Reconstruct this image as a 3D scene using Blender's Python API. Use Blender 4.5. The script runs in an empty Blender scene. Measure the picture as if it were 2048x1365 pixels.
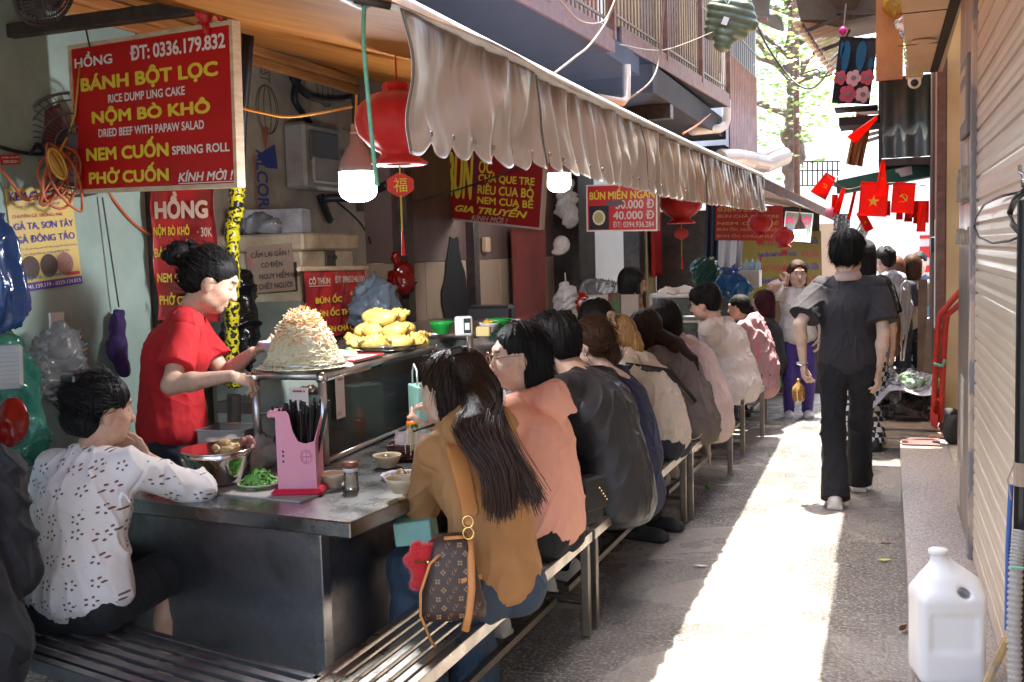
import bpy, math, random
import numpy as np
from mathutils import Matrix, Vector, Euler
random.seed(7); RNG = np.random.default_rng(7)
S = bpy.context.scene
COL = S.collection
PI = math.pi
rad = math.radians

# ------------------------------------------------------------------ camera
F, CX, CY, EYE = 2050.0, 1024.0, 682.5, 1.60          # focal length and centre in photo pixels, eye height in metres
def _camera_frame():
    y = np.array([741.0, -200.0, F]); d = np.array([700.0, (F*F + 741*700)/200.0, F])
    y /= np.linalg.norm(y); d /= np.linalg.norm(d)
    z = -d; x = np.cross(y, z); x /= np.linalg.norm(x)
    return np.stack([x, y, z])
RC = _camera_frame()                                   # rows: alley right, alley along, up, in camera axes
EYEP = np.array([0.0, 0.0, EYE])
cam = bpy.data.cameras.new('camera'); camo = bpy.data.objects.new('camera', cam); COL.objects.link(camo)
cam.sensor_width = 36.0; cam.lens = F/2048*36.0; cam.clip_start = 0.05; cam.clip_end = 500
M4 = Matrix.Identity(4)
for i in range(3):
    M4[i][0] = RC[i][0]; M4[i][1] = -RC[i][1]; M4[i][2] = -RC[i][2]; M4[i][3] = EYEP[i]
camo.matrix_world = M4
S.camera = camo
S.render.resolution_x, S.render.resolution_y = 1024, 682

# ------------------------------------------------------------------ sky, sun, exposure
SUN_DIR = Vector((0.08, -0.20, -1.0)).normalized()     # the way the light travels
el = math.asin(-SUN_DIR.z); az = math.atan2(-SUN_DIR.x, -SUN_DIR.y)
W = bpy.data.worlds.new('World'); S.world = W; W.use_nodes = True
wn = W.node_tree.nodes; wl = W.node_tree.links
sky = wn.new('ShaderNodeTexSky'); sky.sky_type = 'NISHITA'; sky.sun_disc = False
sky.sun_elevation = el; sky.sun_rotation = az; sky.air_density = 1.0; sky.dust_density = 4.0; sky.ozone_density = 0.6
bg = wn['Background']; bg.inputs['Strength'].default_value = 0.15
wl.new(sky.outputs['Color'], bg.inputs['Color'])
sl = bpy.data.lights.new('sun', 'SUN'); sl.energy = 3.3; sl.angle = rad(0.5); sl.color = (1.0, 0.93, 0.82)
so = bpy.data.objects.new('sun', sl); COL.objects.link(so)
so.rotation_euler = SUN_DIR.to_track_quat('-Z', 'Y').to_euler()
so.location = (0, 0, 20)
S.view_settings.view_transform = 'Standard'; S.view_settings.look = 'None'
S.view_settings.exposure = 2.9; S.view_settings.gamma = 1.0
S.cycles.max_bounces = 8; S.cycles.transparent_max_bounces = 12; S.cycles.diffuse_bounces = 5; S.cycles.glossy_bounces = 4
S.cycles.caustics_reflective = False; S.cycles.caustics_refractive = False
S.cycles.sample_clamp_indirect = 4.0
S.cycles.use_denoising = True

# ------------------------------------------------------------------ measuring: a photo pixel on a known plane -> metres
def ray(px, py):
    return RC @ np.array([px-CX, py-CY, F])
def at(px, py, x=None, y=None, z=None):
    d = ray(px, py)
    t = (z-EYE)/d[2] if z is not None else (y/d[1] if y is not None else x/d[0])
    return EYEP + d*t
def V(*a): return np.array(a, float)
def nrm(v):
    v = np.asarray(v, float); return v/(np.linalg.norm(v)+1e-12)

# ------------------------------------------------------------------ naming
def tag(o, label, cat, group=None, kind=None):
    if label: o['label'] = label
    if cat: o['category'] = cat
    if group: o['group'] = group
    if kind or cat: o['kind'] = kind or 'thing'
    return o
def thing(name, label, cat, loc, group=None):
    o = bpy.data.objects.new(name, None); COL.objects.link(o)
    o.location = tuple(float(v) for v in loc); o.empty_display_size = .1
    return tag(o, label, cat, group)
def link(name, me, mats, parent=None, smooth=False):
    o = bpy.data.objects.new(name, me); COL.objects.link(o)
    for m in (mats if isinstance(mats, (list, tuple)) else [mats]): me.materials.append(m)
    if smooth: me.polygons.foreach_set('use_smooth', [True]*len(me.polygons))
    if parent is not None:
        o.parent = parent
        g = Vector((0,0,0)); p = parent
        while p is not None: g += p.location; p = p.parent
        o.matrix_parent_inverse = Matrix.Translation(-g)
    return o
def copy_thing(root, move=(0,0,0), rotz=0, label=None):
    c = root.copy(); COL.objects.link(c); c.location = root.location + Vector(move); c.rotation_euler.z += rotz
    if label: c['label'] = label
    for ch in [o for o in root.children]:
        d = ch.copy(); COL.objects.link(d); d.parent = c
        for g in [o for o in ch.children]:
            e = g.copy(); COL.objects.link(e); e.parent = d
    return c

# ------------------------------------------------------------------ materials
MATS = {}
def mat(name, c=(.5,.5,.5), rough=.6, metal=0.0, c2=None, nscale=6.0, bump=0.0, bscale=60.0, stretch=(1,1,1),
        trans=0.0, sheen=0.0, spec=.5, rough2=None, emit=None, estr=0.0, coat=0.0, alpha=1.0, contrast=(.35,.65), vcol=False, ior=1.45, sss=0.0, detail=6.0, wave=None):
    if name in MATS: return MATS[name]
    m = bpy.data.materials.new(name); m.use_nodes = True; MATS[name] = m
    n, l = m.node_tree.nodes, m.node_tree.links
    b = n['Principled BSDF']
    b.inputs['Base Color'].default_value = (*c, 1); b.inputs['Roughness'].default_value = rough
    b.inputs['Metallic'].default_value = metal; b.inputs['Specular IOR Level'].default_value = spec
    b.inputs['Transmission Weight'].default_value = trans; b.inputs['IOR'].default_value = ior
    b.inputs['Sheen Weight'].default_value = sheen; b.inputs['Coat Weight'].default_value = coat; b.inputs['Alpha'].default_value = alpha
    if sss: b.inputs['Subsurface Weight'].default_value = sss; b.inputs['Subsurface Radius'].default_value = (.01,.004,.002)
    if emit: b.inputs['Emission Color'].default_value = (*emit, 1); b.inputs['Emission Strength'].default_value = estr
    tc = n.new('ShaderNodeTexCoord'); mp = n.new('ShaderNodeMapping'); mp.inputs['Scale'].default_value = stretch
    l.new(tc.outputs['Object'], mp.inputs['Vector'])
    base = None
    if vcol:
        at_ = n.new('ShaderNodeAttribute'); at_.attribute_name = 'Col'; base = at_.outputs['Color']
    if c2 is not None or rough2 is not None or vcol:
        nz = n.new('ShaderNodeTexNoise'); nz.inputs['Scale'].default_value = nscale; nz.inputs['Detail'].default_value = detail
        nz.inputs['Roughness'].default_value = .62
        l.new(mp.outputs['Vector'], nz.inputs['Vector'])
        rp = n.new('ShaderNodeMapRange'); rp.inputs[1].default_value = contrast[0]; rp.inputs[2].default_value = contrast[1]
        l.new(nz.outputs['Fac'], rp.inputs[0])
        mx = n.new('ShaderNodeMix'); mx.data_type = 'RGBA'
        if vcol:
            mx.blend_type = 'MULTIPLY'; mx.inputs[0].default_value = 1.0
            m2 = n.new('ShaderNodeMapRange'); m2.inputs[3].default_value = .86; m2.inputs[4].default_value = 1.08
            l.new(rp.outputs[0], m2.inputs[0]); l.new(base, mx.inputs[6]); l.new(m2.outputs[0], mx.inputs[7]); l.new(mx.outputs[2], b.inputs['Base Color'])
        elif c2 is not None:
            mx.inputs[6].default_value = (*c, 1); mx.inputs[7].default_value = (*c2, 1)
            l.new(rp.outputs[0], mx.inputs[0]); l.new(mx.outputs[2], b.inputs['Base Color'])
        if rough2 is not None:
            r2 = n.new('ShaderNodeMapRange'); r2.inputs[3].default_value = rough; r2.inputs[4].default_value = rough2
            l.new(rp.outputs[0], r2.inputs[0]); l.new(r2.outputs[0], b.inputs['Roughness'])
    if bump:
        nb = n.new('ShaderNodeTexNoise'); nb.inputs['Scale'].default_value = bscale; nb.inputs['Detail'].default_value = 4
        l.new(mp.outputs['Vector'], nb.inputs['Vector'])
        bp = n.new('ShaderNodeBump'); bp.inputs['Strength'].default_value = min(1, bump); bp.inputs['Distance'].default_value = .01*max(1, bump)
        l.new(nb.outputs['Fac'], bp.inputs['Height']); l.new(bp.outputs['Normal'], b.inputs['Normal'])
    return m
def film(name, c=(1,1,1), clear=.6, rough=.08, bump=.6, bscale=25, fres=1.5, diffuse=True, thru=.5):
    """thin plastic or glass sheet: part clear, part cloudy, with sharp highlights"""
    if name in MATS: return MATS[name]
    m = bpy.data.materials.new(name); m.use_nodes = True; MATS[name] = m
    n, l = m.node_tree.nodes, m.node_tree.links
    n.remove(n['Principled BSDF']); out = n['Material Output']
    tr = n.new('ShaderNodeBsdfTransparent'); tr.inputs[0].default_value = (*(c if not diffuse else tuple(.5+.5*v for v in c)), 1)
    gl = n.new('ShaderNodeBsdfGlossy'); gl.inputs['Roughness'].default_value = rough
    lw = n.new('ShaderNodeFresnel'); lw.inputs[0].default_value = fres
    mx = n.new('ShaderNodeMixShader'); l.new(lw.outputs[0], mx.inputs[0])
    src = tr.outputs[0]
    if diffuse:
        a = n.new('ShaderNodeBsdfDiffuse'); a.inputs[0].default_value = (*c, 1)
        t = n.new('ShaderNodeBsdfTranslucent'); t.inputs[0].default_value = (*c, 1)
        am = n.new('ShaderNodeMixShader'); am.inputs[0].default_value = thru; l.new(a.outputs[0], am.inputs[1]); l.new(t.outputs[0], am.inputs[2])
        cm = n.new('ShaderNodeMixShader'); cm.inputs[0].default_value = 1-clear
        l.new(tr.outputs[0], cm.inputs[1]); l.new(am.outputs[0], cm.inputs[2]); src = cm.outputs[0]
    l.new(src, mx.inputs[1]); l.new(gl.outputs[0], mx.inputs[2]); l.new(mx.outputs[0], out.inputs[0])
    if bump:
        tc = n.new('ShaderNodeTexCoord'); nb = n.new('ShaderNodeTexNoise'); nb.inputs['Scale'].default_value = bscale
        nb.inputs['Detail'].default_value = 3; nb.inputs['Distortion'].default_value = 1.2
        l.new(tc.outputs['Object'], nb.inputs['Vector'])
        bp = n.new('ShaderNodeBump'); bp.inputs['Strength'].default_value = bump; bp.inputs['Distance'].default_value = .02
        l.new(nb.outputs['Fac'], bp.inputs['Height'])
        for q in (gl,): l.new(bp.outputs['Normal'], q.inputs['Normal'])
        if diffuse: l.new(bp.outputs['Normal'], a.inputs['Normal'])
    return m

# ------------------------------------------------------------------ mesh builder
class MB:
    def __init__(s): s.v=[]; s.f=[]; s.m=[]
    def add(s, verts, faces, mi=0):
        o = len(s.v); s.v += [tuple(float(q) for q in p) for p in verts]
        s.f += [tuple(o+i for i in f) for f in faces]; s.m += [mi]*len(faces); return s
    def box(s, c, size, mi=0, ax=None, bev=0.0):
        """box centred at c; ax = 3 rows of unit axes; bev chamfers the twelve edges"""
        h = np.array(size, float)/2; ax = np.eye(3) if ax is None else np.array(ax)
        if bev <= 0:
            P=[(-1,-1,-1),(1,-1,-1),(1,1,-1),(-1,1,-1),(-1,-1,1),(1,-1,1),(1,1,1),(-1,1,1)]
            vs=[np.array(c)+(np.array(p)*h)@ax for p in P]
            return s.add(vs,[(0,3,2,1),(4,5,6,7),(0,1,5,4),(1,2,6,5),(2,3,7,6),(3,0,4,7)],mi)
        b = min(bev, h.min()*.9)
        vs=[]; idx={}
        for sx in (-1,1):
            for sy in (-1,1):
                for sz in (-1,1):
                    for k in range(3):
                        p=np.array([sx,sy,sz])*(h-b); p[k]=(sx,sy,sz)[k]*h[k]
                        idx[(sx,sy,sz,k)]=len(vs); vs.append(np.array(c)+p@ax)
        fs=[]
        for k in range(3):
            a,bb=(k+1)%3,(k+2)%3
            for sg in (-1,1):
                q=[]
                for (u,w) in ((-1,-1),(1,-1),(1,1),(-1,1)):
                    t=[0,0,0]; t[k]=sg; t[a]=u; t[bb]=w; q.append(idx[(*t,k)])
                fs.append(tuple(q if sg>0 else q[::-1]))
        for k in range(3):
            a,bb=(k+1)%3,(k+2)%3
            for sa in (-1,1):
                for sb in (-1,1):
                    t0=[0,0,0]; t1=[0,0,0]; t0[a]=t1[a]=sa; t0[bb]=t1[bb]=sb; t0[k]=-1; t1[k]=1
                    q=[idx[(*t0,a)],idx[(*t1,a)],idx[(*t1,bb)],idx[(*t0,bb)]]
                    fs.append(tuple(q if sa*sb<0 else q[::-1]))
        for sx in (-1,1):
            for sy in (-1,1):
                for sz in (-1,1):
                    q=[idx[(sx,sy,sz,k)] for k in range(3)]
                    fs.append(tuple(q if sx*sy*sz>0 else q[::-1]))
        return s.add(vs,fs,mi)
    def bb(s, lo, hi, mi=0, bev=0.0):
        lo=np.array(lo,float); hi=np.array(hi,float); return s.box((lo+hi)/2, np.abs(hi-lo), mi, None, bev)
    def tube(s, pts, r, n=8, mi=0, cap=True, flat=1.0, up=None):
        pts=[np.array(p,float) for p in pts]; N=len(pts)
        rs=[r]*N if np.isscalar(r) else list(r)
        vs=[]; prev=None
        for i,p in enumerate(pts):
            t=nrm(pts[min(i+1,N-1)]-pts[max(i-1,0)])
            if prev is None:
                a=np.array(up,float) if up is not None else (np.array([0,0,1.]) if abs(t[2])<.9 else np.array([1.,0,0]))
            else: a=prev
            u=nrm(a-t*np.dot(a,t)); w=np.cross(t,u); prev=u
            for k in range(n):
                th=2*PI*k/n; vs.append(p+rs[i]*(math.cos(th)*u+flat*math.sin(th)*w))
        fs=[]
        for i in range(N-1):
            for k in range(n):
                a=i*n+k; b=i*n+(k+1)%n; fs.append((a,b,b+n,a+n))
        if cap: fs.append(tuple(range(n-1,-1,-1))); fs.append(tuple((N-1)*n+k for k in range(n)))
        return s.add(vs,fs,mi)
    def bar(s, a, b, w, h, mi=0, up=(0,0,1), bev=0.0):
        a=np.array(a,float); b=np.array(b,float); d=b-a; L=np.linalg.norm(d); t=d/L
        u=np.array(up,float)
        if abs(np.dot(u,t))>.95: u=np.array([1.,0,0])
        side=nrm(np.cross(u,t)); u2=np.cross(t,side)
        return s.box((a+b)/2,(w,h,L),mi,[side,u2,t],bev)
    def lathe(s, c, prof, n=24, mi=0, axis=None, sx=1.0, sy=1.0):
        """prof: (radius, height) pairs from the bottom up"""
        ax=np.eye(3) if axis is None else np.array(axis); c=np.array(c,float)
        vs=[];fs=[]
        for (r,z) in prof:
            for k in range(n):
                th=2*PI*k/n; vs.append(c+np.array([r*sx*math.cos(th),r*sy*math.sin(th),z])@ax)
        for i in range(len(prof)-1):
            for k in range(n):
                a=i*n+k;b=i*n+(k+1)%n; fs.append((a,b,b+n,a+n))
        if prof[0][0]>1e-6: fs.append(tuple(range(n-1,-1,-1)))
        if prof[-1][0]>1e-6: fs.append(tuple((len(prof)-1)*n+k for k in range(n)))
        return s.add(vs,fs,mi)
    def prism(s, poly, d, mi=0):
        """closed polygon of 3-D points pushed along d"""
        P=[np.array(p,float) for p in poly]; d=np.array(d,float); n=len(P)
        vs=P+[p+d for p in P]
        nn=np.zeros(3)
        for i in range(n): nn+=np.cross(P[i],P[(i+1)%n])
        flip = np.dot(nn,d)>0
        fs=[tuple(range(n))[::-1] if flip else tuple(range(n)), tuple(range(n,2*n)) if flip else tuple(range(n,2*n))[::-1]]
        for i in range(n):
            j=(i+1)%n; q=(i,j,j+n,i+n); fs.append(q if flip else q[::-1])
        return s.add(vs,fs,mi)
    def sheet(s, fn, nu, nv, mi=0, thick=0.0, closed=False):
        """grid surface from fn(u,v); thick gives it a second side"""
        g=np.array([[fn(i/nu,j/nv) for j in range(nv+1)] for i in range(nu+1)],float)
        vs=list(g.reshape(-1,3)); W_=nv+1
        fs=[(i*W_+j,(i+1)*W_+j,(i+1)*W_+j+1,i*W_+j+1) for i in range(nu) for j in range(nv)]
        if thick:
            du=np.gradient(g,axis=0); dv=np.gradient(g,axis=1); nn=np.cross(du,dv); nn/=np.linalg.norm(nn,axis=2,keepdims=True)+1e-12
            o=len(vs); vs+=list((g-nn*thick).reshape(-1,3))
            fs+=[tuple(o+k for k in f[::-1]) for f in list(fs)]
            for i in range(nu):
                a,b=i*W_,(i+1)*W_; fs.append((a,o+a,o+b,b)[::-1]); a+=nv;b+=nv; fs.append((a,o+a,o+b,b))
            for j in range(nv):
                fs.append((j,o+j,o+j+1,j+1)); a=nu*W_+j; fs.append((a,o+a,o+a+1,a+1)[::-1])
        return s.add(vs,fs,mi)
    def build(s, name, mats, parent=None, smooth=False):
        me=bpy.data.meshes.new(name); me.from_pydata(s.v,[],s.f); me.update()
        if any(s.m): me.polygons.foreach_set('material_index', s.m)
        o=link(name,me,mats,parent,smooth)
        if smooth is True:
            pass
        return o
def auto_smooth(o, deg=35):
    me=o.data; me.polygons.foreach_set('use_smooth',[True]*len(me.polygons))
    try: me.set_sharp_from_angle(angle=rad(deg))
    except Exception: pass
    return o
def frame(d, up=(0,0,1)):
    """rows: side, up2, d"""
    d=nrm(d); u=np.array(up,float)
    if abs(np.dot(u,d))>.97: u=np.array([0,1.,0])
    sd=nrm(np.cross(u,d)); return np.stack([sd,np.cross(d,sd),d])

# ------------------------------------------------------------------ noise
_P = RNG.integers(0, 2**31, 4096)
def _h(ix,iy,iz): return ((_P[(ix*73856093 ^ iy*19349663 ^ iz*83492791) & 4095] & 0xffff)/32767.5-1.0)
def vnoise(p):
    p=np.asarray(p,float); i=np.floor(p).astype(np.int64); f=p-i; f=f*f*(3-2*f)
    x,y,z=i[...,0],i[...,1],i[...,2]; fx,fy,fz=f[...,0],f[...,1],f[...,2]
    def L(a,b,t): return a+(b-a)*t
    c=[[[_h(x+a,y+b,z+d) for d in (0,1)] for b in (0,1)] for a in (0,1)]
    return L(L(L(c[0][0][0],c[1][0][0],fx),L(c[0][1][0],c[1][1][0],fx),fy),L(L(c[0][0][1],c[1][0][1],fx),L(c[0][1][1],c[1][1][1],fx),fy),fz)
def fbm(p,o=3):
    r=0;a=1.0
    for k in range(o): r=r+a*vnoise(np.asarray(p)*2**k+17*k); a*=.5
    return r

# ------------------------------------------------------------------ smooth solid modelling: rounded shapes blended on a grid, then skinned as one mesh
class Solid:
    def __init__(s): s.p=[]; s.cuts=[]
    def cone(s,a,b,ra,rb,k=.02,c=None,flat=False,op=0,thin=None):
        a=np.array(a,float);b=np.array(b,float); r=max(ra,rb)
        s.p.append(('c',(a,b,ra,rb,flat,thin),k,op,c,np.minimum(a,b)-r,np.maximum(a,b)+r)); return s
    def ell(s,c0,r,R=None,k=.02,c=None,op=0):
        c0=np.array(c0,float); r=np.array([r]*3 if np.isscalar(r) else r,float); R=np.eye(3) if R is None else np.array(R)
        e=np.sqrt(((R*r[:,None])**2).sum(0))
        s.p.append(('e',(c0,r,R),k,op,c,c0-e,c0+e)); return s
    def box(s,c0,h,rd,R=None,k=.01,c=None,op=0):
        c0=np.array(c0,float); h=np.array(h,float); R=np.eye(3) if R is None else np.array(R)
        e=(np.abs(R)*h[:,None]).sum(0)
        s.p.append(('b',(c0,h,R,rd),k,op,c,c0-e,c0+e)); return s
    def chain(s,pts,rs,k=.02,c=None):
        for i in range(len(pts)-1): s.cone(pts[i],pts[i+1],rs[i],rs[i+1],k,c)
        return s
    def cut(s,n,pt):
        n=nrm(n); s.cuts.append((n,float(np.dot(n,pt)))); return s
    @staticmethod
    def dist(t,q,P):
        if t=='c':
            a,b,ra,rb,flat,thin=q; d=b-a; L2=float(np.dot(d,d))+1e-12
            w=P-a; h=(w@d)/L2; hc=np.clip(h,0,1)
            v=w-hc[...,None]*d
            dd=np.sqrt((v*v).sum(-1))-(ra+(rb-ra)*hc)
            if flat: dd=np.maximum(dd,(h-1)*math.sqrt(L2))
            return dd
        if t=='e':
            c0,r,R=q; w=(P-c0)@R.T; k0=np.sqrt(((w/r)**2).sum(-1)); k1=np.sqrt(((w/(r*r))**2).sum(-1))
            return k0*(k0-1)/np.maximum(k1,1e-9)
        c0,h,R,rd=q; w=np.abs((P-c0)@R.T)-(h-rd)
        return np.sqrt((np.maximum(w,0)**2).sum(-1))+np.minimum(w.max(-1),0)-rd
    def mesh(s,res):
        km=max(p[2] for p in s.p)
        add=[p for p in s.p if p[3]==0]
        lo=np.min([p[5] for p in add],0)-3*res-km*.3; hi=np.max([p[6] for p in add],0)+3*res+km*.3
        for (n,d) in s.cuts:                                   # trim the grid where an axis-aligned cut removes everything
            for ax in range(3):
                if n[ax]>.999: hi[ax]=min(hi[ax],d+3*res)
                if n[ax]<-.999: lo[ax]=max(lo[ax],-d-3*res)
        N=np.ceil((hi-lo)/res).astype(int)+1
        f=np.full(N,1.0,np.float32)
        X=[lo[i]+res*np.arange(N[i]) for i in range(3)]
        for t,q,k,op,c,pl,ph in s.p:
            m=k+2*res
            i0=np.maximum(np.floor((pl-m-lo)/res).astype(int),0); i1=np.minimum(np.ceil((ph+m-lo)/res).astype(int)+1,N)
            if (i1<=i0).any(): continue
            sl=tuple(slice(i0[j],i1[j]) for j in range(3))
            G=np.stack(np.meshgrid(*[X[j][sl[j]] for j in range(3)],indexing='ij'),-1)
            d=s.dist(t,q,G).astype(np.float32); g=f[sl]
            if op==0:
                h=np.maximum(k-np.abs(d-g),0)/k; f[sl]=np.minimum(d,g)-h*h*k*.25
            else:
                h=np.maximum(k-np.abs(-d-g),0)/k; f[sl]=np.maximum(-d,g)+h*h*k*.25
        for (n,d) in s.cuts:
            pl=(X[0]*n[0])[:,None,None]+(X[1]*n[1])[None,:,None]+(X[2]*n[2])[None,None,:]-d
            f=np.maximum(f,pl.astype(np.float32))
        ins=f<0
        c8=np.zeros(N-1,np.uint8)
        for a in (0,1):
            for b in (0,1):
                for c in (0,1): c8+=ins[a:N[0]-1+a,b:N[1]-1+b,c:N[2]-1+c]
        act=np.argwhere((c8>0)&(c8<8))
        cid=np.full(N-1,-1,np.int32); cid[tuple(act.T)]=np.arange(len(act))
        cor=np.array([(a,b,c) for a in (0,1) for b in (0,1) for c in (0,1)])
        vals=np.stack([f[act[:,0]+a,act[:,1]+b,act[:,2]+c] for a,b,c in cor],1)
        acc=np.zeros((len(act),3)); cnt=np.zeros(len(act))
        for i in range(8):
            for j in range(i+1,8):
                if np.abs(cor[i]-cor[j]).sum()!=1: continue
                fi,fj=vals[:,i],vals[:,j]; cr=(fi<0)!=(fj<0)
                t=np.where(cr,fi/np.where(cr,fi-fj,1),0)
                acc+=np.where(cr[:,None],cor[i]+t[:,None]*(cor[j]-cor[i]),0); cnt+=cr
        vs=lo+res*(act+acc/np.maximum(cnt,1)[:,None])
        fs=[]
        for ax in range(3):
            o1,o2=(ax+1)%3,(ax+2)%3
            sa=[slice(None)]*3; sb=[slice(None)]*3; sa[ax]=slice(0,-1); sb[ax]=slice(1,None)
            A=ins[tuple(sa)]; B=ins[tuple(sb)]
            e=np.argwhere(A!=B); e=e[(e[:,o1]>0)&(e[:,o2]>0)&(e[:,o1]<N[o1]-1)&(e[:,o2]<N[o2]-1)]
            u=np.zeros(3,int); w=np.zeros(3,int); u[o1]=1; w[o2]=1
            q=np.stack([cid[tuple((e-u-w).T)],cid[tuple((e-w).T)],cid[tuple(e.T)],cid[tuple((e-u).T)]],1)
            fl=A[tuple(e.T)]; q[~fl]=q[~fl][:,::-1]
            fs.append(q)
        return vs,np.concatenate(fs)
    def colours(s,P,default):
        out=np.tile(np.array(default,float),(len(P),1)); best=np.full(len(P),1e9)
        for t,q,k,op,c,pl,ph in s.p:
            if op==1: continue
            d=s.dist(t,q,P); b=d<best; best[b]=d[b]; out[b]=np.array(c if c is not None else default)
        return out
    def paint(s,P,out,marks):
        for (c0,r,R,c) in marks:
            d=s.dist('e',(np.array(c0,float),np.array([r]*3 if np.isscalar(r) else r,float),np.eye(3) if R is None else R),P)
            w=np.clip(.5-d/.003,0,1)[:,None]; out[:]=out*(1-w)+np.array(c)*w
        return out
def np_mesh(name,vs,fs,mats,parent=None,col=None,smooth=True):
    me=bpy.data.meshes.new(name)
    me.vertices.add(len(vs)); me.vertices.foreach_set('co',np.asarray(vs,np.float32).ravel())
    k=fs.shape[1]; me.loops.add(len(fs)*k); me.polygons.add(len(fs))
    me.loops.foreach_set('vertex_index',fs.astype(np.int32).ravel()); me.polygons.foreach_set('loop_start',np.arange(0,len(fs)*k,k,dtype=np.int32))
    me.update(calc_edges=True)
    if col is not None:
        a=me.color_attributes.new('Col','FLOAT_COLOR','POINT'); a.data.foreach_set('color',np.hstack([col,np.ones((len(col),1))]).astype(np.float32).ravel())
    return link(name,me,mats,parent,smooth)
def vnormals(vs,fs):
    n=np.zeros_like(vs); a,b,c,d=(vs[fs[:,i]] for i in range(4)); q=np.cross(c-a,d-b)
    for i in range(4): np.add.at(n,fs[:,i],q)
    return n/(np.linalg.norm(n,axis=1,keepdims=True)+1e-12)
def solid(s,name,res,mats,parent=None,default=None,disp=None,xf=None,marks=None):
    """mesh a Solid; disp(points, normals) -> offset along the normal; xf = (R, t) moves local points into place"""
    vs,fs=s.mesh(res); col=None
    if default is not None:
        col=s.colours(vs,default)
        if marks: s.paint(vs,col,marks)
    if disp is not None:
        nn=vnormals(vs,fs); vs=vs+nn*np.asarray(disp(vs,nn))[:,None]
    if xf is not None: vs=vs@xf[0].T+xf[1]
    return np_mesh(name,vs,fs,mats,parent,col)

# ------------------------------------------------------------------ lettering
_fc = bpy.data.curves.new('type','FONT')
_fo = bpy.data.objects.new('type',_fc); COL.objects.link(_fo)
def glyphs(body,bold=0.0,shear=0.0,space=1.0):
    _fc.body=body; _fc.size=1.0; _fc.offset=bold; _fc.shear=shear; _fc.space_character=space; _fc.resolution_u=3; _fc.fill_mode='FRONT'
    bpy.context.view_layer.update()
    ev=_fo.evaluated_get(bpy.context.evaluated_depsgraph_get()); me=ev.to_mesh()
    v=np.array([p.co[:2] for p in me.vertices]); f=[tuple(p.vertices) for p in me.polygons]; ev.to_mesh_clear()
    return v,f
class Board:
    """a flat board in space: O = top-left corner, u = right, v = down (unit vectors), w, h in metres"""
    def __init__(s,O,u,v,w,h):
        s.O=np.array(O,float); s.u=nrm(u); v=np.array(v,float); s.v=nrm(v-s.u*np.dot(v,s.u)); s.n=np.cross(s.v,s.u); s.w=w; s.h=h
        s.n=nrm(s.n); s.mb=MB()
    @classmethod
    def corners(c,TL,TR,BL):
        TL,TR,BL=map(np.array,(TL,TR,BL)); return c(TL,TR-TL,BL-TL,np.linalg.norm(TR-TL),np.linalg.norm(BL-TL))
    def pt(s,a,b,d=0.0): return s.O+s.u*(a*s.w)+s.v*(b*s.h)+s.n*d
    def text(s,body,u0,u1,v0,v1,mi=0,bold=.02,shear=0.0,lift=.0025,space=1.0):
        b2=''.join({'Ơ':'O','Ờ':'Ò','Ở':'Ỏ','Ớ':'Ó'}.get(ch,ch) for ch in body)
        v,f=glyphs(b2,0.0,shear,space)
        if not len(v): return s
        for i,ch in enumerate(body):                                 # the horned O: plain O plus its horn
            if ch in 'ƠỜỞỚ':
                pv,_=glyphs(b2[:i]+'O',0.0,0.0,space); xr=pv[:,0].max(); k=len(v)
                hn=np.array([(xr-.12,.60),(xr-.03,.57),(xr+.06,.63),(xr+.08,.76),(xr+.01,.76),(xr-.01,.68),(xr-.10,.66)]); hn[:,0]+=shear*hn[:,1]
                v=np.vstack([v,hn]); f=f+[tuple(range(k,k+7))]
        lo,hi=v.min(0)-bold,v.max(0)+bold
        for k in range(7 if bold>.005 else 1):                       # heavier strokes: the same outline set a hair apart
            d=np.array([math.cos(k*PI/3),math.sin(k*PI/3)])*bold if k else np.zeros(2); q=(v+d-lo)/(hi-lo+1e-9)
            P=[s.pt(u0+(u1-u0)*a,v1-(v1-v0)*b,lift+.00015*k) for a,b in q]; s.mb.add(P,f,mi)
        return s
    def poly(s,pts,mi=0,lift=.002):
        s.mb.add([s.pt(a,b,lift) for a,b in pts],[tuple(range(len(pts)))],mi); return s
    def rect(s,u0,u1,v0,v1,mi=0,lift=.0015): return s.poly([(u0,v0),(u0,v1),(u1,v1),(u1,v0)],mi,lift)
    def disc(s,cu,cv,r,mi=0,lift=.002,n=20):
        return s.poly([(cu+r/s.w*math.cos(2*PI*k/n),cv-r/s.h*math.sin(2*PI*k/n)) for k in range(n)],mi,lift)
    def lettering(s,mats,parent,name='lettering'): return s.mb.build(name,mats,parent)
    def slab(s,t,mi=0,mb=None,inset=0.0):
        mb=mb or MB(); c=s.pt(.5,.5,-t/2)
        return mb.box(c,(s.w-2*inset,s.h-2*inset,t),mi,[s.u,s.v,-s.n] if np.dot(np.cross(s.u,s.v),-s.n)>0 else [s.u,s.v,s.n])
    def frame(s,mb,fw,t,mi=0,proud=.004):
        for (a,b,c,d) in ((0,1,0,None),(0,1,1,None)):
            vv=c*s.h; cc=s.O+s.u*s.w/2+s.v*vv+s.n*(proud-t/2); mb.box(cc,(s.w+fw,fw,t),mi,[s.u,s.v,np.cross(s.u,s.v)])
        for a in (0,1):
            cc=s.O+s.u*s.w*a+s.v*s.h/2+s.n*(proud-t/2); mb.box(cc,(fw,s.h-fw,t),mi,[s.u,s.v,np.cross(s.u,s.v)])
        return mb

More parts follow.
